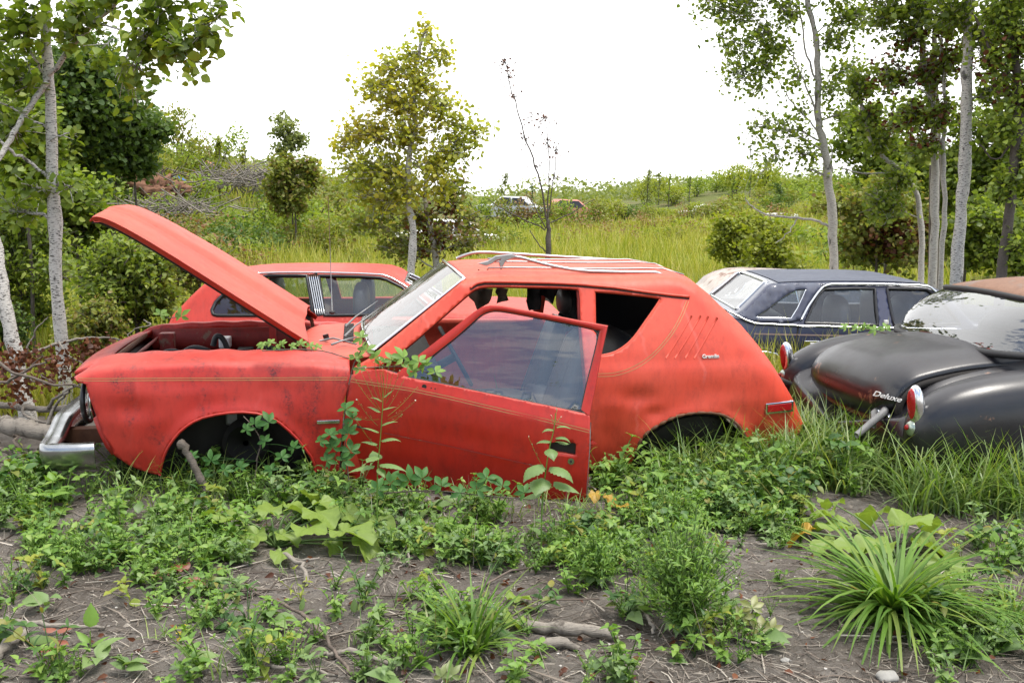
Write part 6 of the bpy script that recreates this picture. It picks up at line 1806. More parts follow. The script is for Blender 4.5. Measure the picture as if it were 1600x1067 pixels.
# ================================================================== LOGS AND BRANCHES, LEFT
def sticky(name, lab, pts, radii, mtl, subs=(), k=8, seed=0, group=None, wob=.006, cat_='branch'):
    rr = random.Random(seed); m = MB(); P = wig([np.array(p) for p in pts], wob, rr)
    base = P[0].copy(); P = P - base
    P = resample(P, .06) if len(P) < 60 else P; m.tube(P + np.array([[rr.gauss(0, radii[0] * .10) for _ in range(3)] for _ in P]), np.interp(np.linspace(0, 1, len(P)), np.linspace(0, 1, len(radii)), radii) * np.array([1 + rr.gauss(0, .10) for _ in P]), k)
    o = m.obj(name, mtl); o.location = base; tag(o, lab, cat_, group)
    for q, r0, r1 in subs:
        Q = wig([np.array(p) for p in q], wob, rr) - base
        s = MB().tube(Q, np.linspace(r0, r1, len(Q)), 6).obj('side_branch', mtl, o)
    return o
sticky('fallen_log', 'thick pale fallen log running into the left edge beside the bumper', [at(-60, 648, 6.3), at(0, 662, 6.3), at(60, 672, 6.2), at(150, 690, 6.0)], [.055, .055, .05, .042], DEADW, k=12, cat_='log')
sticky('fallen_log', 'thinner pale log lying above the thick one', [at(-60, 632, 6.6), at(10, 632, 6.6), at(70, 640, 6.5), at(135, 634, 6.4)], [.024, .022, .02, .016], DEADW, subs=[([at(70, 640, 6.5), at(95, 615, 6.4), at(125, 600, 6.3)], .014, .005), ([at(30, 634, 6.5), at(45, 655, 6.4), at(75, 660, 6.3)], .012, .006)], cat_='log')
sticky('dead_branch', 'long bare branch arching towards the open hood', [at(-60, 590, 6.6), at(0, 572, 6.6), at(60, 545, 6.7), at(130, 526, 6.8), at(190, 530, 6.9), at(200, 540, 6.9)], [.018, .015, .012, .009, .006, .003], DEADW,
       subs=[([at(40, 552, 6.6), at(50, 520, 6.6), at(75, 495, 6.6)], .008, .003), ([at(90, 535, 6.7), at(110, 560, 6.6), at(150, 575, 6.6)], .008, .003), ([at(20, 562, 6.6), at(45, 595, 6.5), at(70, 600, 6.5)], .007, .003)])
sticky('dead_branch', 'pale twig rising from the logs towards the headlight', [at(75, 662, 6.2), at(85, 632, 6.2), at(105, 612, 6.1), at(118, 600, 6.0)], [.012, .010, .007, .004], DEADW)
sticky('dead_branch', 'thin grey twig arching over the bumper', [at(225, 500, 7.6), at(240, 508, 7.5), at(205, 512, 7.4), at(196, 540, 7.3)], [.005, .005, .004, .003], DEADW)
g = np.random.default_rng(77)
for k, (x0, y0, x1, y1, mt) in enumerate([(0, 700, 90, 760, DEADW2), (20, 680, 60, 770, DEADW2), (100, 700, 30, 740, DEADW2), (-20, 720, 110, 700, DEADW2), (60, 700, 130, 790, DEADW2), (0, 690, 20, 790, DEADW2), (110, 720, 160, 790, DEADW2), (40, 760, 140, 740, DEADW2), (-20, 560, 150, 610, DEADW2), (0, 600, 80, 560, DEADW2)]):
    Y = 5.6 + .1 * (k % 4)
    sticky('dead_root', ['thin tangled brown root in front of the bumper and logs', ''][0], [at(x0, y0, Y), at((x0 + x1) / 2 + g.normal(0, 14), (y0 + y1) / 2 + g.normal(0, 14), Y - .05), at(x1, y1, Y - .1)], [.010, .008, .004], mt, wob=.012, group='tangled roots by the bumper', k=5, seed=k,
           subs=[([at((x0 + x1) / 2, (y0 + y1) / 2, Y), at((x0 + x1) / 2 + g.normal(0, 30), (y0 + y1) / 2 + g.normal(10, 20), Y)], .005, .002)], cat_='root')
# withered brown leaves hanging on the dead branches
pos = np.concatenate([at(px, py, 6.55) + g.normal(0, 1, (n, 3)) * np.array([sx, .15, sz]) for px, py, n, sx, sz in ((30, 560, 240, .13, .05), (90, 575, 260, .14, .06), (140, 545, 150, .10, .04), (20, 610, 160, .10, .06), (170, 560, 60, .06, .04))])
V, F = scatter(T_ROUND[0], T_ROUND[1], pos, rotmats(len(pos), (-80, 10), None, 60, g), g.uniform(.022, .04, len(pos)))
tag(np_mesh('withered_leaves', V, F, LF_BROWN), 'withered brown leaves clinging to the dead branches', 'dead leaves', kind='stuff')
sticky('propped_stick', 'dark bark covered stick standing in the front wheel arch', [at(322, 764, 5.0), at(308, 738, 5.02), at(296, 712, 5.05), at(283, 692, 5.08)], [.018, .018, .020, .024], BARK_D, k=8, wob=.003)

# ================================================================== FOREGROUND DEBRIS
def proj(x, y, z):
    c_, s_ = math.cos(PITCH), math.sin(PITCH); zz = z - CAM_H
    f = y * c_ - zz * s_; u = y * s_ + zz * c_
    return 800 + FPX * x / f, 533.5 - FPX * u / f
g = np.random.default_rng(31)
n = 3000
y = g.uniform(2.9, 6.6, n); x = g.uniform(-.62, .62, n) * y
def stick_field(n, L0, L1, r, g, ylo=2.9, yhi=6.2):
    y = ylo + (yhi - ylo) * g.uniform(0, 1, n) ** 1.3; x = g.uniform(-.60, .60, n) * y; z = terrain(x, y) + micro(x, y) + .004
    a = g.uniform(0, np.pi, n); Lg = g.uniform(L0, L1, n); bend = g.normal(0, .12, n)
    V = []; rr_ = r * g.uniform(.5, 1.5, n)
    d = np.stack([np.cos(a), np.sin(a), g.normal(0, .08, n)], 1); p = np.stack([x, y, z], 1); nrm = np.stack([-np.sin(a), np.cos(a), 0 * a], 1)
    pts = [p - d * Lg[:, None] / 2, p + nrm * (Lg * bend)[:, None] + np.array([0, 0, .004]), p + d * Lg[:, None] / 2]
    for i, q in enumerate(pts):
        w = rr_ * (1 - .3 * i)
        for th in (0, 2.1, 4.2): V.append(q + nrm * (w * math.cos(th))[:, None] + np.array([0, 0, 1]) * (w * math.sin(th))[:, None])
    V = np.stack(V, 1).reshape(-1, 3)
    f = np.array([(3 * s + i, 3 * s + (i + 1) % 3, 3 * s + 3 + (i + 1) % 3, 3 * s + 3 + i) for s in range(2) for i in range(3)])
    return V, (f[None] + (np.arange(n) * 9)[:, None, None]).reshape(-1, 4)
m, nt, out = mat('litter'); geo = nt.nodes.new('ShaderNodeNewGeometry')
c = ramp(nt, geo.outputs['Random Per Island'], [(0, (.06, .042, .032)), (.4, (.16, .13, .105)), (.8, (.30, .26, .215)), (1, (.45, .41, .35))]); principled(nt, out, c, .9); LITTER = m
V, F = cat([stick_field(7500, .015, .07, .0016, g), stick_field(2400, .06, .22, .0024, g), stick_field(260, .2, .5, .0042, g)])
tag(np_mesh('twig_litter', V, F, LITTER, smooth=True), 'broken twigs and bark chips scattered over the soil', 'twig litter', kind='stuff')
n = 2600
y = 2.9 + 3.2 * g.uniform(0, 1, n) ** 1.3; x = g.uniform(-.6, .6, n) * y
oc = np.array([(1, 0, 0), (0, 1, 0), (-1, 0, 0), (0, -1, 0), (0, 0, .7), (.6, .6, .35), (-.6, .6, .3), (-.6, -.6, .35), (.6, -.6, .3)], float)
of = np.array([(0, 5, 4, 8), (1, 6, 4, 5), (2, 7, 4, 6), (3, 8, 4, 7), (0, 1, 5, 5), (1, 2, 6, 6), (2, 3, 7, 7), (3, 0, 8, 8)])
of = of[:4]
oc2 = np.array([(1, 0, -.2), (0, 1, -.2), (-1, 0, -.2), (0, -1, -.2), (0, 0, .65), (.75, .75, .1), (-.75, .75, .1), (-.75, -.75, .1), (.75, -.75, .1)], float)
n = 9000
y = 2.9 + 3.2 * g.uniform(0, 1, n) ** 1.2; x = g.uniform(-.6, .6, n) * y
V, F = scatter(oc2, np.array([(0, 5, 4, 8), (5, 1, 6, 4), (4, 6, 2, 7), (8, 4, 7, 3)]), np.stack([x, y, terrain(x, y) + micro(x, y) + .001], 1), rotmats(n, (-15, 15), None, 15, g), g.uniform(.0018, .0075, n) * (1 + 1.2 * (g.uniform(0, 1, n) < .05)))
m, nt, out = mat('pebble'); geo = nt.nodes.new('ShaderNodeNewGeometry')
c = ramp(nt, geo.outputs['Random Per Island'], [(0, (.06, .048, .038)), (.5, (.13, .11, .09)), (.94, (.22, .195, .165)), (1, (.48, .46, .43))]); principled(nt, out, c, .9)
tag(np_mesh('soil_clods', V, F, m), 'small clods and pebbles on the bare soil', 'pebbles', kind='stuff')
STONE = simple('pale_stone', (.26, .25, .23), .9, 0, .3, 30, .8)
def stone(px, py, w, lab, seed):
    p = ground(px, py); g = np.random.default_rng(seed); m = MB().ell((0, 0, 0), (w, w * .7, w * .5), nu=20, nv=12)
    v = m.v[0]; v *= (1 + .35 * np.array([mnoise.noise(Vector(q / w * 1.7 + np.array([seed, 0, 0]))) for q in v]))[:, None]
    o = m.obj('stone', STONE); o.location = (p[0], p[1], H(p[0], p[1]) + w * .2); tag(o, lab, 'stone')
stone(1385, 1060, .038, 'larger pale stone at the bottom edge below the big grass tuft', 1); stone(1228, 1025, .017, 'small pale stone left of the big grass tuft', 2)
stone(905, 925, .014, 'tiny pale stone on bare soil left of the feathery weed', 3); stone(573, 985, .015, 'small grey stone by the dead sticks', 4)
def gst(name, lab, pxs, rad, mtl, lift=.012, subs=()):
    P = [ground(x, y) + np.array([0, 0, lift + (.02 if 0 < i < len(pxs) - 1 else 0)]) for i, (x, y) in enumerate(pxs)]
    S = [([ground(x, y) + np.array([0, 0, lift + .01]) for x, y in q], a, b) for q, a, b in subs]
    return sticky(name, lab, P, rad, mtl, S, seed=len(lab), cat_='stick')
gst('dead_stick', 'pale forked stick below the broad leaves, bare soil around it', [(433, 866), (455, 882), (480, 898), (476, 916)], [.010, .010, .009, .012], DEADW, subs=[([(455, 878), (478, 884), (500, 880)], .008, .004)])
gst('dead_stick', 'long curved reddish stick crossing the bare soil', [(400, 930), (450, 960), (500, 990), (515, 1025), (552, 1058)], [.004, .006, .007, .007, .006], DEADW2)
gst('dead_stick', 'thick pale stick along the left bottom edge', [(-10, 1035), (20, 1012), (40, 995)], [.018, .017, .012], DEADW)
gst('dead_stick', 'horizontal pale stick at the left edge', [(-20, 970), (40, 985), (100, 992), (165, 985)], [.012, .012, .009, .005], DEADW)
gst('dead_stick', 'short split stick near the bottom, left of the middle grass tuft', [(500, 1030), (540, 1030), (575, 1035), (612, 1045)], [.008, .010, .008, .005], DEADW)
gst('dead_stick', 'flat weathered board half buried right of the middle grass tuft', [(820, 985), (870, 996), (940, 1000), (960, 996)], [.020, .022, .020, .008], DEADW)
gst('dead_stick', 'bleached broken wood piece below the weathered board', [(838, 1018), (870, 1014), (905, 1016)], [.014, .020, .006], DEADW)
gst('dead_stick', 'thin twig lying left of the flower stalks', [(615, 895), (640, 888), (640, 858), (646, 845)], [.004, .005, .004, .003], DEADW)
gst('dead_stick', 'thin dark twig under the small feathery weed', [(740, 930), (790, 905), (860, 893), (880, 890)], [.004, .005, .004, .002], DEADW2)
gst('dead_stick', 'stick beneath the feathery weed, pale broken end', [(1008, 965), (1016, 985), (1022, 992)], [.006, .007, .006], DEADW)
gst('dead_stick', 'pale stick lying near the bottom left corner', [(350, 1052), (420, 1058), (470, 1056), (540, 1062)], [.006, .007, .006, .004], DEADW)
gst('dead_stick', 'thin stick lying right of the wide ragged leaves', [(1480, 800), (1510, 812), (1545, 826)], [.005, .005, .003], DEADW2)

# ================================================================== WEEDS
def plant_tpl(seed, h, n, ls, tpl, lift=(-25, 45), top=True, spreadr=.0, stems=1):
    """small leafy plant -> V, F (quads)"""
    g = np.random.default_rng(seed); parts = []
    for s in range(stems):
        a0 = g.uniform(0, 6.28); le = g.uniform(.1, .95) * (1 if stems > 1 else .4)
        tipx, tipy = math.cos(a0) * le * h, math.sin(a0) * le * h
        t = np.sort(g.uniform(.12, 1, n // stems)); t[-3:] = 1
        p = np.stack([tipx * t ** 1.5, tipy * t ** 1.5, h * t], 1)
        yaw = np.arange(len(t)) * 2.4 + g.uniform(0, 6)
        Rm = rotmats(len(t), lift, yaw, 22, g)
        parts.append(scatter(tpl[0], tpl[1], p, Rm, ls * g.uniform(.6, 1.15, len(t)) * (1 - .35 * t)))
        q = np.linspace(0, 1, 4); c = np.stack([tipx * q ** 1.5, tipy * q ** 1.5, h * q], 1); w = .0022
        v = []
        for i in range(4):
            v += [c[i] + (w, 0, 0), c[i] + (-w * .5, w * .8, 0), c[i] + (-w * .5, -w * .8, 0)]
        parts.append((np.array(v), np.array([(3 * i + j, 3 * i + (j + 1) % 3, 3 * i + 3 + (j + 1) % 3, 3 * i + 3 + j) for i in range(3) for j in range(3)])))
    return cat(parts)
T_OVATE = T_leaf(.55, ((0, .1), (.25, 1), (.6, .75), (1, .0)), .25, .3)
tp = [plant_tpl(1, .09, 34, .052, T_OVATE, stems=5), plant_tpl(2, .12, 38, .055, T_OVATE, stems=5), plant_tpl(3, .07, 28, .045, T_OVATE, stems=5), plant_tpl(4, .15, 36, .055, T_OVATE, stems=4), plant_tpl(5, .05, 20, .055, T_OVATE, (-15, 25), stems=4)]
tp2 = [plant_tpl(11, .10, 60, .022, T_SMALL, stems=5), plant_tpl(12, .14, 70, .024, T_SMALL, stems=6)]
def density(px, py, x, y):
    cl = hnoise(x, y, 3.1, .7) * .5 + hnoise(x, y, 7.3, 2.2) * .35
    d = np.zeros_like(px)
    def box(x0, x1, y0, y1, v, sx=30, sy=15):
        return v * ss(x0 - sx, x0 + sx, px) * ss(x1 + sx, x1 - sx, px) * ss(y0 - sy, y0 + sy, py) * ss(y1 + sy, y1 - sy, py)
    d = np.maximum(d, box(230, 560, 755, 860, .75)); d = np.maximum(d, box(540, 770, 800, 885, 1.0)); d = np.maximum(d, box(740, 940, 840, 890, 1.0)); d = np.maximum(d, box(932, 1250, 640, 850, 1.3, 12)); d = np.maximum(d, box(1150, 1700, 680, 770, .9))
    d = np.maximum(d, box(-50, 180, 740, 840, .45)); d = np.maximum(d, box(30, 400, 800, 900, .75)); d = np.maximum(d, box(870, 1230, 830, 900, .8))
    d = np.maximum(d, box(860, 1200, 930, 1080, .36)); d = np.maximum(d, box(1130, 1250, 830, 930, .45)); d = np.maximum(d, box(1450, 1700, 900, 1080, .38)); d = np.maximum(d, box(-50, 330, 890, 1080, .28))
    d = np.maximum(d, box(300, 700, 880, 1080, .16)); d = np.maximum(d, box(560, 1000, 970, 1080, .34)); d = np.maximum(d, box(1500, 1700, 800, 900, .3))
    return d * np.clip(.55 + cl * 1.15, 0, 1.6)
def weeds(n, tpls, g, lo, hi, name, mtl, lab, cat_, gate=1.0, ylo=2.8, yhi=6.4):
    y = ylo + (yhi - ylo) * g.uniform(0, 1, n); x = g.uniform(-.6, .6, n) * y
    z = terrain(x, y) + micro(x, y); px, py = proj(x, y, z)
    k = g.uniform(0, 1.0, n) < density(px, py, x, y) * gate
    k &= ~in_car(x, y, F1, -2.15, 1.65) | in_car(x, y, F1, -1.75, -1.0) & (g.uniform(0, 1, n) < .5)
    k &= ~in_car(x, y, F5, -.02, 4.4)
    x, y, z, py = x[k], y[k], z[k], py[k]; parts = []
    ti = g.integers(0, len(tpls), len(x)); sc = g.uniform(lo, hi, len(x))
    tall = ss(870, 700, py) * (1 - .95 * ss(480, 560, px[k]) * ss(960, 900, px[k])) ; sc = sc * (1 + .75 * tall)
    for i, t in enumerate(tpls):
        j = ti == i
        if j.any():
            Rm = rotmats(j.sum(), (-12, 12), None, 8, g)
            parts.append(scatter(t[0], t[1], np.stack([x[j], y[j], z[j]], 1), Rm, sc[j]))
    V, F = cat(parts)
    tag(np_mesh(name, V, F, mtl), lab, cat_, kind='stuff')
g = np.random.default_rng(55)
weeds(3300, tp, g, .65, 1.2, 'low_weeds', WEED, 'low bright green nightshade weeds carpeting the ground', 'weeds')
WEED_D = leaf_mat('dark_weed_leaf', [(.035, .09, .02), (.055, .125, .028), (.08, .16, .035), (.22, .20, .04)], .3, gloss=.03)
WEED_Y = leaf_mat('yellowish_weed_leaf', [(.17, .24, .04), (.24, .30, .05), (.32, .33, .06)], .4, gloss=.02)
tp3 = [plant_tpl(31, .10, 16, .085, T_BROAD, (-10, 40), stems=4), plant_tpl(32, .15, 18, .095, T_BROAD, (-20, 40), stems=4), plant_tpl(33, .20, 24, .07, T_LANCE, (0, 60), stems=3)]
weeds(900, tp3, g, .6, 1.1, 'dark_broad_weeds', WEED_D, 'darker broad leaved weeds standing among the ground cover', 'weeds', .8)
weeds(260, tp3, g, .5, .9, 'yellowish_weeds', WEED_Y, 'yellowing weeds scattered in the ground cover', 'weeds', .8)
n = 420; y = 3.0 + 3.2 * g.uniform(0, 1, n); x = g.uniform(-.6, .6, n) * y; px_, py_ = proj(x, y, 0 * x); k = (g.uniform(0, 1, n) < density(px_, py_, x, y) * .9) & ~in_car(x, y, F1, -2.15, 1.65) & ~in_car(x, y, F5, -.02, 4.4)
V, F = blades(np.stack([x, y, terrain(x, y)], 1)[k], 2, .26, .0028, (0, 40), g, .35, 4, .01)
tag(np_mesh('dead_stems', V, F, LITTER), 'dry dead stems poking up through the weeds', 'dead stems', kind='stuff')
weeds(1500, tp, g, .6, 1.1, 'grey_green_weeds', WEED_G, 'duller grey green weeds mixed into the ground cover', 'weeds', .8)
weeds(1900, tp2, g, .5, 1.1, 'fine_weeds', WEED, 'fine leaved seedlings between the larger weeds', 'weeds', 1.0)
# grass round the cars
def grass_patch(pts, n_per, ln, w, lab, name='grass_clump', spread=.05, lean=(5, 50), mtl=None, seed=0):
    g = np.random.default_rng(seed); V, F = blades(np.array(pts), n_per, ln, w, lean, g, .9, 5, spread)
    return tag(np_mesh(name, V, F, mtl or GRASS_N), lab, 'grass', kind='stuff')
g = np.random.default_rng(9)
def rp_ground(x0, x1, y0, y1, n):
    P = np.array([ground(a, b) for a, b in zip(g.uniform(x0, x1, n), g.uniform(y0, y1, n))]); P[:, 2] = terrain(P[:, 0], P[:, 1]); return P
grass_patch(np.concatenate([rp_ground(1190, 1620, 700, 775, 320), rp_ground(1230, 1440, 690, 740, 90), rp_ground(1420, 1640, 770, 805, 120)]), 9, .46, .010, 'bent green grass along the black sedan', seed=1)
grass_patch(rp_ground(1010, 1210, 700, 770, 120), 8, .42, .009, 'grass growing in the rear wheel arch', seed=2)
grass_patch(np.concatenate([rp_ground(270, 420, 740, 800, 26), rp_ground(150, 300, 755, 800, 22)]), 7, .30, .007, 'thin grass below the front wheel arch and bumper', seed=3)
grass_patch(np.concatenate([rp_ground(600, 960, 770, 830, 26), rp_ground(860, 980, 770, 830, 12)]), 6, .16, .006, 'small grass tufts along the door', seed=4)
grass_patch(np.array([at(a, b, c_) for a, b, c_ in zip(g.uniform(90, 330, 60), g.uniform(560, 600, 60), g.uniform(7.6, 8.3, 60))]) * np.array([1, 1, 0]) + np.array([0, 0, -.12]), 8, .5, .009, 'lush grass behind the fender and the birch', mtl=GRASS_F, seed=5)
# more species in the ground cover: grass sprouts, dock-like leaves, dead stems
g = np.random.default_rng(71)
y = 2.9 + 3.0 * g.uniform(0, 1, 900); x = g.uniform(-.6, .6, 900) * y; px_, py_ = proj(x, y, 0 * x); k = g.uniform(0, 1, 900) < density(px_, py_, x, y) * .5
V, F = blades(np.stack([x, y, terrain(x, y)], 1)[k], 6, .10, .005, (5, 65), g, .9, 4, .012)
tag(np_mesh('grass_sprouts', V, F, GRASS_N), 'short grass sprouts among the weeds', 'grass', kind='stuff')
y = 2.9 + 3.0 * g.uniform(0, 1, 900); x = g.uniform(-.6, .6, 900) * y; px_, py_ = proj(x, y, 0 * x); k = g.uniform(0, 1, 900) < density(px_, py_, x, y) * .8; x, y = x[k], y[k]
pos = np.repeat(np.stack([x, y, terrain(x, y) + .03], 1), 5, 0) + g.normal(0, .015, (len(x) * 5, 3)) * np.array([1, 1, .6])
V, F = scatter(T_BROAD[0], T_BROAD[1], pos, rotmats(len(pos), (-5, 40), None, 15, g), g.uniform(.05, .11, len(pos)))
tag(np_mesh('broad_weed_leaves', V, F, WEED_G), 'broader pale leaves low in the ground cover', 'weeds', kind='stuff')
n = 500
y = 2.9 + 3.0 * g.uniform(0, 1, n); x = g.uniform(-.6, .6, n) * y
V, F = scatter(T_OVATE[0], T_OVATE[1], np.stack([x, y, terrain(x, y) + .012], 1), rotmats(n, (-20, 20), None, 60, g), g.uniform(.015, .045, n))
tag(np_mesh('fallen_leaves', V, F, LF_BROWN), 'dry fallen leaves on the soil', 'dead leaves', kind='stuff')
GRASS_T = leaf_mat('coarse_tuft_grass', [(.07, .15, .020), (.10, .20, .026), (.14, .26, .035), (.22, .29, .06)], .4, gloss=.03)
# the big tuft, middle tuft, small tufts: things of their own
def tuft(px, py, n, ln, w, lab, seed, lean=(8, 75), mtl=None, spread=.02, seg=7, bend=.7):
    p = ground(px, py); g = np.random.default_rng(seed)
    V, F = blades(np.zeros((1, 3)), n, ln, w, lean, g, bend, seg, spread); mtl = mtl or (GRASS_T if n > 60 else None)
    o = np_mesh('grass_tuft', V, F, mtl or GRASS_N); o.location = (p[0], p[1], H(p[0], p[1])); return tag(o, lab, 'grass tuft')
tuft(1395, 965, 320, .56, .023, 'largest coarse grass tuft fanning out at the lower right', 1, (24, 86), bend=1.0)
tuft(735, 1022, 110, .34, .014, 'middle grass tuft at the bottom centre', 2)
tuft(690, 1000, 16, .20, .008, 'upright narrow grass tuft just left of the bottom centre one', 3, (0, 30))
tuft(630, 948, 7, .12, .007, 'tiny bright grass sprout beside the bare soil twigs', 4, (5, 55))
tuft(345, 1062, 8, .20, .007, 'thin upright grass sprout at the bottom left', 5, (0, 30)); tuft(255, 1000, 14, .14, .004, 'wispy fine grass around the yellow flower', 6, (10, 80))
tuft(905, 800, 16, .15, .007, 'pale looping grass tuft at the door corner', 7, (20, 80))
tuft(1585, 960, 30, .22, .009, 'coarse grass tuft cut by the right edge', 8)
tuft(112, 880, 8, .12, .006, 'short grass sprout among weeds at the left', 9, (0, 40))

# feathery weeds
def feathery(px, py, h, r, n, lab, seed, mtl=None):
    p = ground(px, py); g = np.random.default_rng(seed); root = empty('feathery_weed', (p[0], p[1], H(p[0], p[1])), 0, lab, 'weed')
    st = MB(); pos = []; yaw = []
    for k in range(n):
        a = g.uniform(0, 6.28); le = g.uniform(0, 1) ** .7; tip = np.array([math.cos(a) * r * le, math.sin(a) * r * le, h * g.uniform(.45, 1.0) * (1 - .35 * le ** 2)])
        mid = tip * np.array([.35, .35, .55]); P = smooth_poly(np.array([(0, 0, 0), mid, tip]), 1); st.tube(P, np.linspace(.003, .0012, len(P)), 3, cap=False)
        m_ = 26; t = g.uniform(.15, 1, m_)[:, None]
        pp = (1 - t) ** 2 * 0 + 2 * t * (1 - t) * mid + t * t * tip + g.normal(0, .011, (m_, 3)); pos.append(pp)
    st.obj('stem', WEED_G, root)
    pos = np.concatenate(pos); V, F = scatter(T_LANCE[0], T_LANCE[1], pos, rotmats(len(pos), (-20, 75), None, 30, g), g.uniform(.014, .038, len(pos)))
    np_mesh('foliage', V, F, mtl or WEED, root)
    # lower jagged leaves
    t2 = MB()
    for k in range(9):
        a = k * .7; Lg = .10
        pts = []
        for i in range(9):
            q = i / 8; w = (.018 + .012 * (i % 2)) * math.sin(math.pi * min(1, q + .12)); d = np.array([math.cos(a), math.sin(a), 0]); sd = np.array([-d[1], d[0], 0]); c = d * Lg * q + np.array([0, 0, .05 + .03 * math.sin(q * 3) - .05 * q])
            pts.append([c - sd * w, c + np.array([0, 0, -.004]), c + sd * w])
        t2.grid(pts)
    t2.obj('lower_leaves', mtl or WEED_G, root)
feathery(1068, 985, .50, .23, 170, 'tall feathery weed standing in front of the rear wheel arch', 1)
feathery(932, 912, .25, .14, 75, 'small feathery weed left of the tall one', 2)
feathery(1050, 838, .24, .16, 38, 'feathery weed among the ground cover behind the tall one', 3)
feathery(1480, 775, .22, .18, 36, 'feathery weed in the grass before the black sedan', 4)
feathery(1345, 762, .22, .16, 30, 'feathery weed in the grass between the two car tails', 5)

# broad ragged leaves
def broad_leaf_mb(m, base, yaw, tilt, size, g, asp=1.0, pet=.10):
    """one big wavy leaf on a stalk; base = leaf attachment point"""
    nr_, na = 7, 44; ph = g.uniform(0, 6, 3); P = []
    cy, sy, ct, st_ = math.cos(yaw), math.sin(yaw), math.cos(tilt), math.sin(tilt)
    for i in range(nr_):
        q = i / (nr_ - 1); row = []
        for j in range(na + 1):
            th = -math.pi * .96 + 2 * math.pi * .96 * j / na
            rad = (.62 + .38 * math.cos(th)) ** .55 * (1 + .05 * math.sin(th * 9 + ph[0]) + .035 * math.sin(th * 17 + ph[1]))
            x = rad * math.sin(th) * .78 * asp; y = rad * math.cos(th) + .15
            z = .15 * math.sin(th * 4 + ph[2]) * q ** 2 - .22 * q ** 2 * (y ** 2) + .22 * abs(x) * q + .035 * math.sin(th * 11 + ph[0]) * q + .02 * math.cos(th * 19)* q ** 2
            v = np.array([x * q, y * q, z]) * size
            v = np.array([v[0], v[1] * ct - v[2] * st_, v[1] * st_ + v[2] * ct]); row.append(base + np.array([v[0] * cy - v[1] * sy, v[0] * sy + v[1] * cy, v[2]]))
        P.append(row)
    m.grid(P)
def broad_plant(name, lab, px, py, leaves, mtl, seed, hgt=.12, extra=None):
    p = ground(px, py); g = np.random.default_rng(seed); b = np.array([p[0], p[1], H(p[0], p[1])]); root = empty(name, b, 0, lab, 'plant')
    for (lx, ly, size, h, mt) in leaves:
        size = size * 1.2; q = ground(lx, ly); q = q + (q - np.array([0, 0, CAM_H])) * (-h / (CAM_H)) if h else q     # lift towards the viewer's line
        q = q - b; d = q[:2]; yaw = math.atan2(d[1], d[0]) - math.pi / 2 + g.normal(0, .5); m = MB()
        broad_leaf_mb(m, q, yaw, g.uniform(-.7, .35), size, g, g.uniform(.85, 1.15)); m.obj('leaf', mt or mtl, root)
        P = smooth_poly(np.array([(0, 0, 0), (q[0] * .4, q[1] * .4, q[2] * .8), q]), 2); MB().tube(P, np.linspace(.006, .003, len(P)), 5).obj('stalk', WEED_G, root)
    return root
broad_plant('burdock', 'broad smooth yellow green leaves under the front wheel arch', 430, 850, [(375, 812, .10, .10, None), (340, 800, .09, .12, None), (420, 800, .10, .13, None), (455, 795, .11, .14, None), (495, 800, .11, .13, None), (400, 835, .10, .08, None), (440, 835, .07, .06, None), (470, 770, .08, .16, None), (535, 830, .12, .09, None), (565, 845, .09, .06, None), (515, 850, .07, .03, None), (440, 862, .06, .03, None), (360, 835, .09, .06, None), (480, 825, .10, .10, None), (590, 815, .09, .10, None), (620, 840, .08, .06, None), (500, 785, .08, .15, None), (310, 815, .07, .08, None), (545, 800, .10, .13, None)], BURD, 1)
broad_plant('burdock', 'wide ragged pale leaves sprawling behind the largest grass tuft', 1400, 870, [(1290, 805, .11, .10, None), (1260, 830, .10, .08, YELL), (1320, 825, .11, .08, None), (1370, 800, .11, .12, None), (1410, 820, .12, .11, None), (1340, 855, .09, .05, None), (1380, 850, .11, .07, None), (1440, 850, .12, .05, None), (1475, 880, .12, .03, None), (1395, 895, .10, .04, None), (1450, 815, .09, .08, None), (1300, 785, .09, .12, None), (1355, 905, .07, .02, YELL), (1300, 845, .09, .05, None)], BURD, 2)
broad_plant('burdock', 'two rounded leaves right of the door among the ground cover', 1210, 830, [(1205, 800, .10, .08, None), (1250, 780, .07, .09, None)], BURD, 3)
broad_plant('burdock', 'curled pale leaves behind the middle grass tuft', 770, 985, [(745, 975, .08, .04, None), (790, 965, .07, .04, None), (720, 990, .07, .02, None), (805, 935, .06, .04, None), (825, 975, .06, .02, None)], BURD, 4)
broad_plant('burdock', 'dull broad leaves hidden in weeds below the door', 700, 830, [(660, 820, .08, .05, None), (700, 815, .08, .06, None), (745, 830, .07, .04, None)], WEED, 5)
broad_plant('vine', 'yellowing vine leaves beside the door edge', 950, 800, [(950, 775, .045, .12, YELL), (930, 770, .04, .13, YELL), (970, 790, .04, .10, YELL), (1000, 780, .06, .10, WEED), (1030, 790, .06, .09, WEED)], WEED, 6)
broad_plant('dock_seedling', 'low rosette with reddened leaves in the weeds at left', 300, 905, [(262, 900, .05, .01, REDL), (285, 888, .05, .02, REDL), (300, 905, .045, .01, REDL), (330, 895, .05, .02, WEED), (310, 915, .04, .01, REDL), (320, 870, .06, .03, WEED), (350, 870, .06, .02, WEED)], WEED, 7)

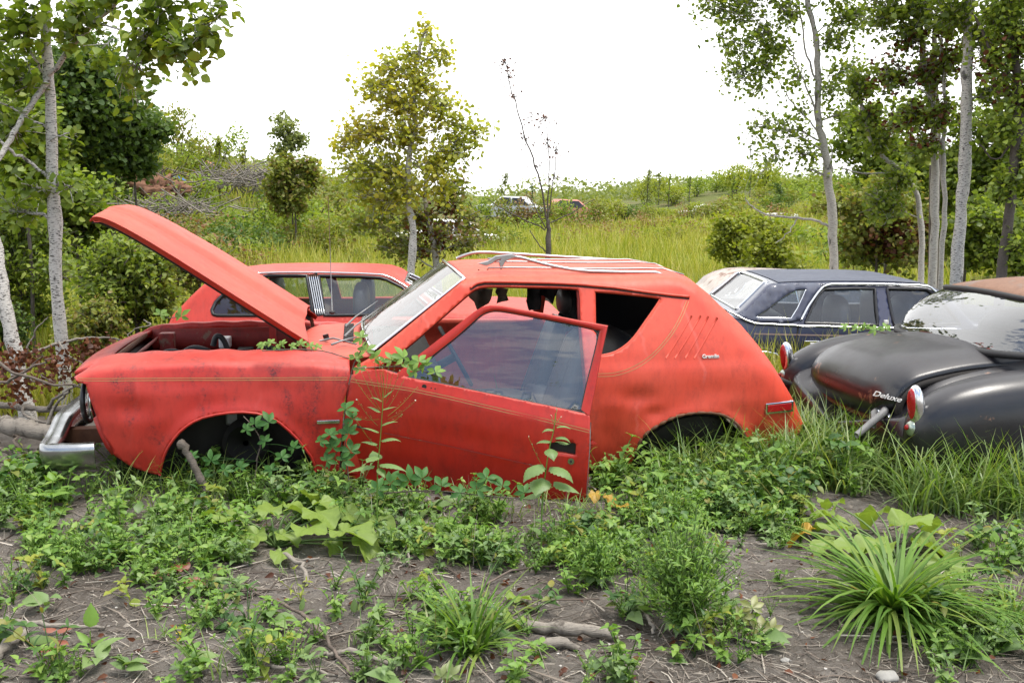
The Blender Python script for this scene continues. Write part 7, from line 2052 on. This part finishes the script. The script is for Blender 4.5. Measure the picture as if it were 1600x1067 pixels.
# creeper with five-fingered leaves
def palmate(m, c, nrm, up, size, g):
    nrm = nrm / np.linalg.norm(nrm); x = np.cross(up, nrm); x /= np.linalg.norm(x); u = np.cross(nrm, x)
    for k, (a, s) in enumerate(((0, 1), (.95, .9), (-.95, .9), (1.9, .68), (-1.9, .68))):
        a += g.normal(0, .12); d = math.cos(a) * u + math.sin(a) * x; sd = np.cross(nrm, d); rows = []
        for q, w in ((0, .03), (.15, .35), (.3, .75), (.5, 1), (.7, .8), (.85, .45), (1, .0)):
            ce = c + d * size * s * (q + .05) - nrm * (.30 * q * q * size * s); ww = w * size * s * .24 + .0005
            rows.append([ce - sd * ww + nrm * ww * .35, ce, ce + sd * ww + nrm * ww * .35])
        m.grid(rows)
def creeper(lab, pts, Y, leaves, seed, stem=.003, mtl=None, size=.05):
    """pts: pixel path of the stem with depth Y (number or list)"""
    g = np.random.default_rng(seed); P = [at(x, y, (Y[i] if isinstance(Y, (list, tuple)) else Y)) for i, (x, y) in enumerate(pts)]
    b = P[0].copy(); root = empty('creeper_vine', b, 0, lab, 'vine'); S = smooth_poly(np.array(P) - b, 2)
    MB().tube(S, stem, 4).obj('stem', DEADW2, root)
    Yr = Y if not isinstance(Y, (list, tuple)) else float(np.mean(Y))
    for lx, ly, s in leaves:
        q = at(lx, ly, Yr - .03) - b; m = MB()
        n_ = np.array([g.normal(0, .3), -1 + g.normal(0, .15), .75 + g.normal(0, .25)]); palmate(m, q, n_, np.array([g.normal(0, .6), 0, 1.0]), s * size, g)
        j = S[int(np.argmin(np.linalg.norm(S - q, axis=1)))]; m.tube([j, (j + q) / 2 + (0, 0, .01), q], .0012, 3)
        m.obj('leaf', mtl or CREEP, root)
creeper('creeper leaves lying over the fender edge below the raised hood', [(545, 560), (500, 546), (450, 546), (410, 548)], [5.25, 5.35, 5.35, 5.35], [(412, 540, .9), (424, 536, .9), (432, 544, .7), (455, 541, .8), (470, 538, .9), (484, 541, .8), (497, 543, .8), (440, 538, .8), (404, 540, .6)], 1, mtl=WEED, size=.042)
creeper('bright creeper sprig at the base of the windshield', [(545, 600), (552, 570), (562, 550), (575, 530)], 5.2, [(565, 528, 1.1), (572, 548, 1.3), (555, 560, 1.0), (585, 560, 1.1), (562, 578, .9)], 2, mtl=WEED, size=.05)
creeper('creeper leaves hanging over the belt line of the open door', [(560, 575), (600, 573), (640, 572), (690, 590)], 4.98, [(612, 563, 1.0), (630, 560, 1.3), (636, 575, 1.0), (655, 566, 1.2), (664, 572, 1.1), (680, 582, 1.1), (650, 580, .9)], 3, mtl=WEED, size=.055)
creeper('dark creeper climbing the gap between fender and door', [(545, 750), (540, 700), (537, 660), (540, 630)], 5.0, [(540, 640, 1.2), (515, 680, 1.1), (545, 678, 1.2), (520, 700, 1.2), (548, 705, 1.2), (535, 720, 1.2), (510, 720, 1.0), (552, 655, 1.0), (500, 690, .9)], 4, size=.058)
creeper('creeper hanging inside the front wheel arch', [(380, 650), (395, 665), (410, 690), (400, 720)], 5.2, [(398, 662, 1.1), (420, 660, 1.3), (385, 672, 1.0), (415, 690, 1.0), (300, 715, 1.0), (330, 720, 1.2), (350, 735, 1.1), (440, 715, 1.1), (425, 735, 1.1), (460, 700, 1.0), (320, 745, 1.1), (375, 730, 1.0)], 5, size=.052)
creeper('dark creeper leaves along the bottom of the door', [(600, 770), (680, 765), (760, 775), (830, 780)], 4.75, [(640, 752, 1.3), (660, 748, 1.2), (690, 760, 1.1), (745, 765, 1.3), (760, 748, 1.1), (785, 760, 1.1), (610, 755, 1.2), (720, 770, 1.0), (590, 765, 1.1), (820, 770, 1.0)], 6, size=.06)
creeper('creeper leaves lying on the trunk of the black sedan by its glass', [(1385, 521), (1350, 514), (1320, 512)], 6.1, [(1322, 512, .8), (1338, 514, .9), (1352, 512, .7), (1368, 516, 1.0), (1384, 514, 1.0)], 7, mtl=WEED, size=.05)
creeper('single pale leaf resting on the far fender edge', [(262, 497), (280, 495)], 7.0, [(283, 495, 1.2), (250, 492, 1.0)], 8, mtl=WEED, size=.07)
creeper('yellow green creeper seedling right of the tall feathery weed', [(1150, 1045), (1170, 1010), (1165, 980), (1178, 950)], 3.55, [(1160, 965, 1.0), (1175, 950, 1.1), (1190, 985, 1.2), (1205, 985, 1.0), (1150, 985, .9), (1180, 1000, .7)], 9, mtl=leaf_mat('yellowish_creeper', [(.17, .20, .03), (.24, .24, .04)], .35), size=.05)
creeper('small creeper seedling at the bottom centre edge', [(690, 1075), (700, 1062), (695, 1055)], 3.2, [(690, 1058, .9), (705, 1056, 1.0)], 10, mtl=leaf_mat('bright_creeper', [(.14, .20, .03), (.20, .24, .04)], .35), size=.05)
# creeper tangle darkening the bottom of the car
g = np.random.default_rng(3)

# upright plants
def serrated(m, base, d, up, Lg, Wd, g, droop=.5):
    d = d / np.linalg.norm(d); sd = np.cross(d, up); sd /= np.linalg.norm(sd); n_ = 15; rows = []
    c = np.array(base, float)
    for i in range(n_):
        q = i / (n_ - 1); w = Wd * .5 * (math.sin(math.pi * min(1, q * .92 + .10)) ** .8) * (1 - .55 * q) * 1.5 * (1 + (.10 if i % 2 else -.06)) if 0 < i < n_ - 1 else .001
        dd = d * math.cos(droop * q * 1.3) - up * math.sin(droop * q * 1.3); dd /= np.linalg.norm(dd); c = c + dd * Lg / (n_ - 1)
        nn = np.cross(sd, dd); rows.append([c - sd * w - nn * w * .3, c - sd * w * .5 - nn * w * .08, c, c + sd * w * .5 - nn * w * .08, c + sd * w - nn * w * .3])
    m.grid(rows)
def stalk_plant(name, lab, px, py_base, Y, stem_px, leaves, mtl, seed, rad=.004, flowers=None):
    """stem_px: pixel path from the ground up; leaves: (px, py, length, width, azimuth deg, lift, droop)"""
    g = np.random.default_rng(seed); b = at(px, py_base, Y); b[2] = H(b[0], Y); root = empty(name, b, 0, lab, 'plant')
    S = smooth_poly(np.array([b] + [at(x, y, Y) for x, y in stem_px]) - b, 2); MB().tube(S, np.linspace(rad, rad * .4, len(S)), 6).obj('stem', WEED, root)
    for (lx, ly, Lg, Wd, az, lift, droop) in leaves:
        q = at(lx, ly, Y) - b; a = R(az); d = np.array([math.cos(a) * math.cos(R(lift)), math.sin(a) * math.cos(R(lift)), math.sin(R(lift))]); m = MB(); serrated(m, q, d, np.array([0, 0, 1.0]), Lg, Wd, g, droop); m.obj('leaf', mtl, root)
    if flowers:
        m = MB(); hd = []
        for (x0, y0, x1, y1) in flowers:
            a, c = at(x0, y0, Y) - b, at(x1, y1, Y - g.uniform(-.06, .06)) - b; mid = (a + c) / 2 + np.array([0, 0, -.012]); P = smooth_poly(np.array([a, mid, c]), 2); m.tube(P, np.linspace(.0014, .0006, len(P)), 3, cap=False)
            t = np.linspace(.3, 1, 13)[:, None]; hd.append(a + (c - a) * t + g.normal(0, .0015, (13, 3)))
        m.obj('flower_stalks', WEED, root); hd = np.concatenate(hd)
        V, F = scatter(T_SMALL[0], T_SMALL[1], hd, rotmats(len(hd), (-60, 60), None, 60, g), g.uniform(.004, .0075, len(hd))); np_mesh('florets', V, F, WEED_G, root)
        tip = np.array([at(f[2], f[3], Y) - b for f in flowers]); V, F = scatter(T_ROUND[0], T_ROUND[1], tip, rotmats(len(tip), (20, 80), None, 60, g), np.full(len(tip), .008)); np_mesh('white_florets', V, F, SEEDH, root)
    return root
fl = [(592, 640, 553, 590), (594, 640, 565, 582), (595, 630, 572, 575), (596, 625, 585, 566), (598, 620, 592, 560), (599, 615, 600, 562), (601, 620, 608, 566), (602, 625, 617, 570), (603, 630, 625, 580), (604, 640, 632, 592), (606, 650, 652, 605), (606, 655, 650, 626), (592, 655, 552, 650), (590, 665, 558, 625), (590, 700, 556, 655), (604, 660, 628, 648), (600, 600, 596, 568)]
stalk_plant('vervain', 'tall branching flower stalk in front of the door hinge', 590, 815, 4.55, [(589, 780), (590, 730), (594, 690), (597, 650), (599, 610)],
            [(589, 728, .13, .055, 190, 8, .5), (590, 726, .14, .055, -15, 15, .6), (590, 718, .10, .05, 110, 20, .3), (588, 712, .09, .05, 250, 10, .4), (593, 690, .10, .042, 5, 30, .7), (592, 695, .08, .04, 185, 30, .5), (594, 676, .08, .035, 200, 35, .4), (595, 665, .08, .035, -10, 35, .5), (596, 645, .07, .028, 170, 40, .5), (597, 640, .07, .028, -20, 25, .3), (598, 628, .06, .022, 190, 45, .6), (598, 622, .06, .022, 10, 45, .3), (592, 730, .07, .035, 300, -10, .5)], WEED_G, 1, flowers=fl)
stalk_plant('nettle', 'broad toothed nettle leaves in front of the rear of the door', 846, 840, 4.35, [(846, 790), (852, 740), (858, 700), (866, 670), (868, 645)],
            [(850, 725, .13, .085, 215, 5, .9), (856, 730, .14, .08, -30, 15, .9), (848, 745, .11, .085, 250, -10, .6), (862, 752, .13, .08, -20, 0, .5), (858, 700, .08, .05, 285, 0, .8), (862, 690, .07, .04, 190, 25, .7), (866, 685, .08, .035, -15, 30, .9), (866, 672, .06, .03, 200, 30, .8), (868, 668, .07, .025, -20, 30, .7), (868, 690, .07, .05, 30, 0, .4), (850, 770, .10, .07, 170, 0, .5)], WEED_G, 2,
            flowers=[(866, 665, 870, 640), (866, 662, 862, 650), (867, 660, 876, 652), (852, 735, 826, 683)])
stalk_plant('nightshade', 'leafy green plant by the bumper at the left', 85, 835, 4.9, [(84, 800), (82, 770), (82, 750)], [(84, 770, .08, .05, a, 20, .5) for a in (0, 70, 140, 210, 290)] + [(84, 795, .09, .055, a, 10, .5) for a in (30, 100, 180, 250, 330)] + [(82, 752, .06, .035, a, 50, .3) for a in (10, 130, 250)] + [(84, 820, .08, .05, a, 5, .4) for a in (0, 120, 190, 300)], WEED, 3)
stalk_plant('seedling', 'oval leaved green seedling at the bottom left', 140, 1062, 3.42, [(141, 1030), (141, 1000), (141, 985)], [(141, 982, .085, .045, 95, 78, .2), (141, 1005, .07, .03, 160, 45, .4), (141, 1010, .07, .03, 15, 40, .4), (141, 1025, .05, .035, 200, 10, .4), (141, 1030, .05, .03, -30, 10, .4)], WEED, 4)
stalk_plant('seedling', 'seedling with dull red leaves at the bottom left corner', 88, 1080, 3.35, [(88, 1040), (90, 1005), (88, 985)], [(88, 985, .05, .032, 170, 20, .4), (88, 985, .05, .035, 10, 20, .4), (89, 1000, .05, .03, -20, 10, .5), (89, 1010, .06, .04, 200, 10, .5), (88, 1035, .05, .03, 190, 5, .5), (88, 1050, .05, .03, 0, 5, .5)], REDL, 5)
stalk_plant('seedling', 'young milkweed like seedling on bare soil left of centre', 468, 1005, 3.75, [(468, 975), (469, 955)], [(469, 955, .055, .022, 60, 70, .2), (469, 960, .06, .022, -10, 35, .3), (469, 962, .06, .022, 180, 35, .3), (468, 975, .05, .022, 210, 15, .4), (468, 978, .05, .02, -40, 15, .4), (468, 992, .04, .02, 270, 5, .4)], WEED_G, 6)
stalk_plant('seedling', 'pale seedling with narrow leaves left of the middle tuft', 560, 1015, 3.7, [(556, 980), (553, 960)], [(553, 958, .055, .025, 90, 75, .1), (553, 968, .055, .02, 170, 30, .3), (553, 968, .05, .02, 0, 25, .3), (555, 985, .05, .022, 200, 10, .3), (556, 985, .05, .022, -20, 10, .3)], WEED_G, 7)
stalk_plant('seedling', 'small plant with a reddish stem right of the red leaved rosette', 308, 955, 3.95, [(308, 930), (306, 908)], [(306, 910, .05, .03, 200, 10, .6), (307, 915, .05, .035, -20, 5, .6), (308, 935, .04, .02, 190, 10, .4)], WEED, 8)
stalk_plant('seedling', 'round leaved seedling at the right edge above the grass', 1558, 900, 4.2, [(1558, 870), (1556, 850)], [(1556, 862, .07, .05, 180, 20, .4), (1556, 862, .07, .05, 0, 20, .4), (1556, 848, .05, .035, 90, 70, .2), (1540, 880, .06, .04, 200, 10, .4), (1575, 875, .06, .04, -20, 10, .4)], WEED, 9)
# yellow flower heads
p = ground(283, 1010); b = np.array([p[0], p[1], H(p[0], p[1])]); root = empty('spurge', b, 0, 'small plant with bright yellow flower heads on bare soil', 'flower')
m = MB()
g = np.random.default_rng(8); fp = []
for px, py in ((275, 982), (285, 980), (279, 990), (292, 984), (281, 997), (278, 1000), (291, 978)):
    q = at(px, py, b[1] - .02) - b; m.tube([(0, 0, 0), q * np.array([.4, .4, .6]), q], .0012, 3); fp.append(q + g.normal(0, .003, (9, 3)))
m.obj('stem', WEED, root); fp = np.concatenate(fp)
V, F = scatter(T_SMALL[0], T_SMALL[1], fp, rotmats(len(fp), (0, 60), None, 60, g), np.full(len(fp), .010)); np_mesh('petals', V, F, PETAL, root)
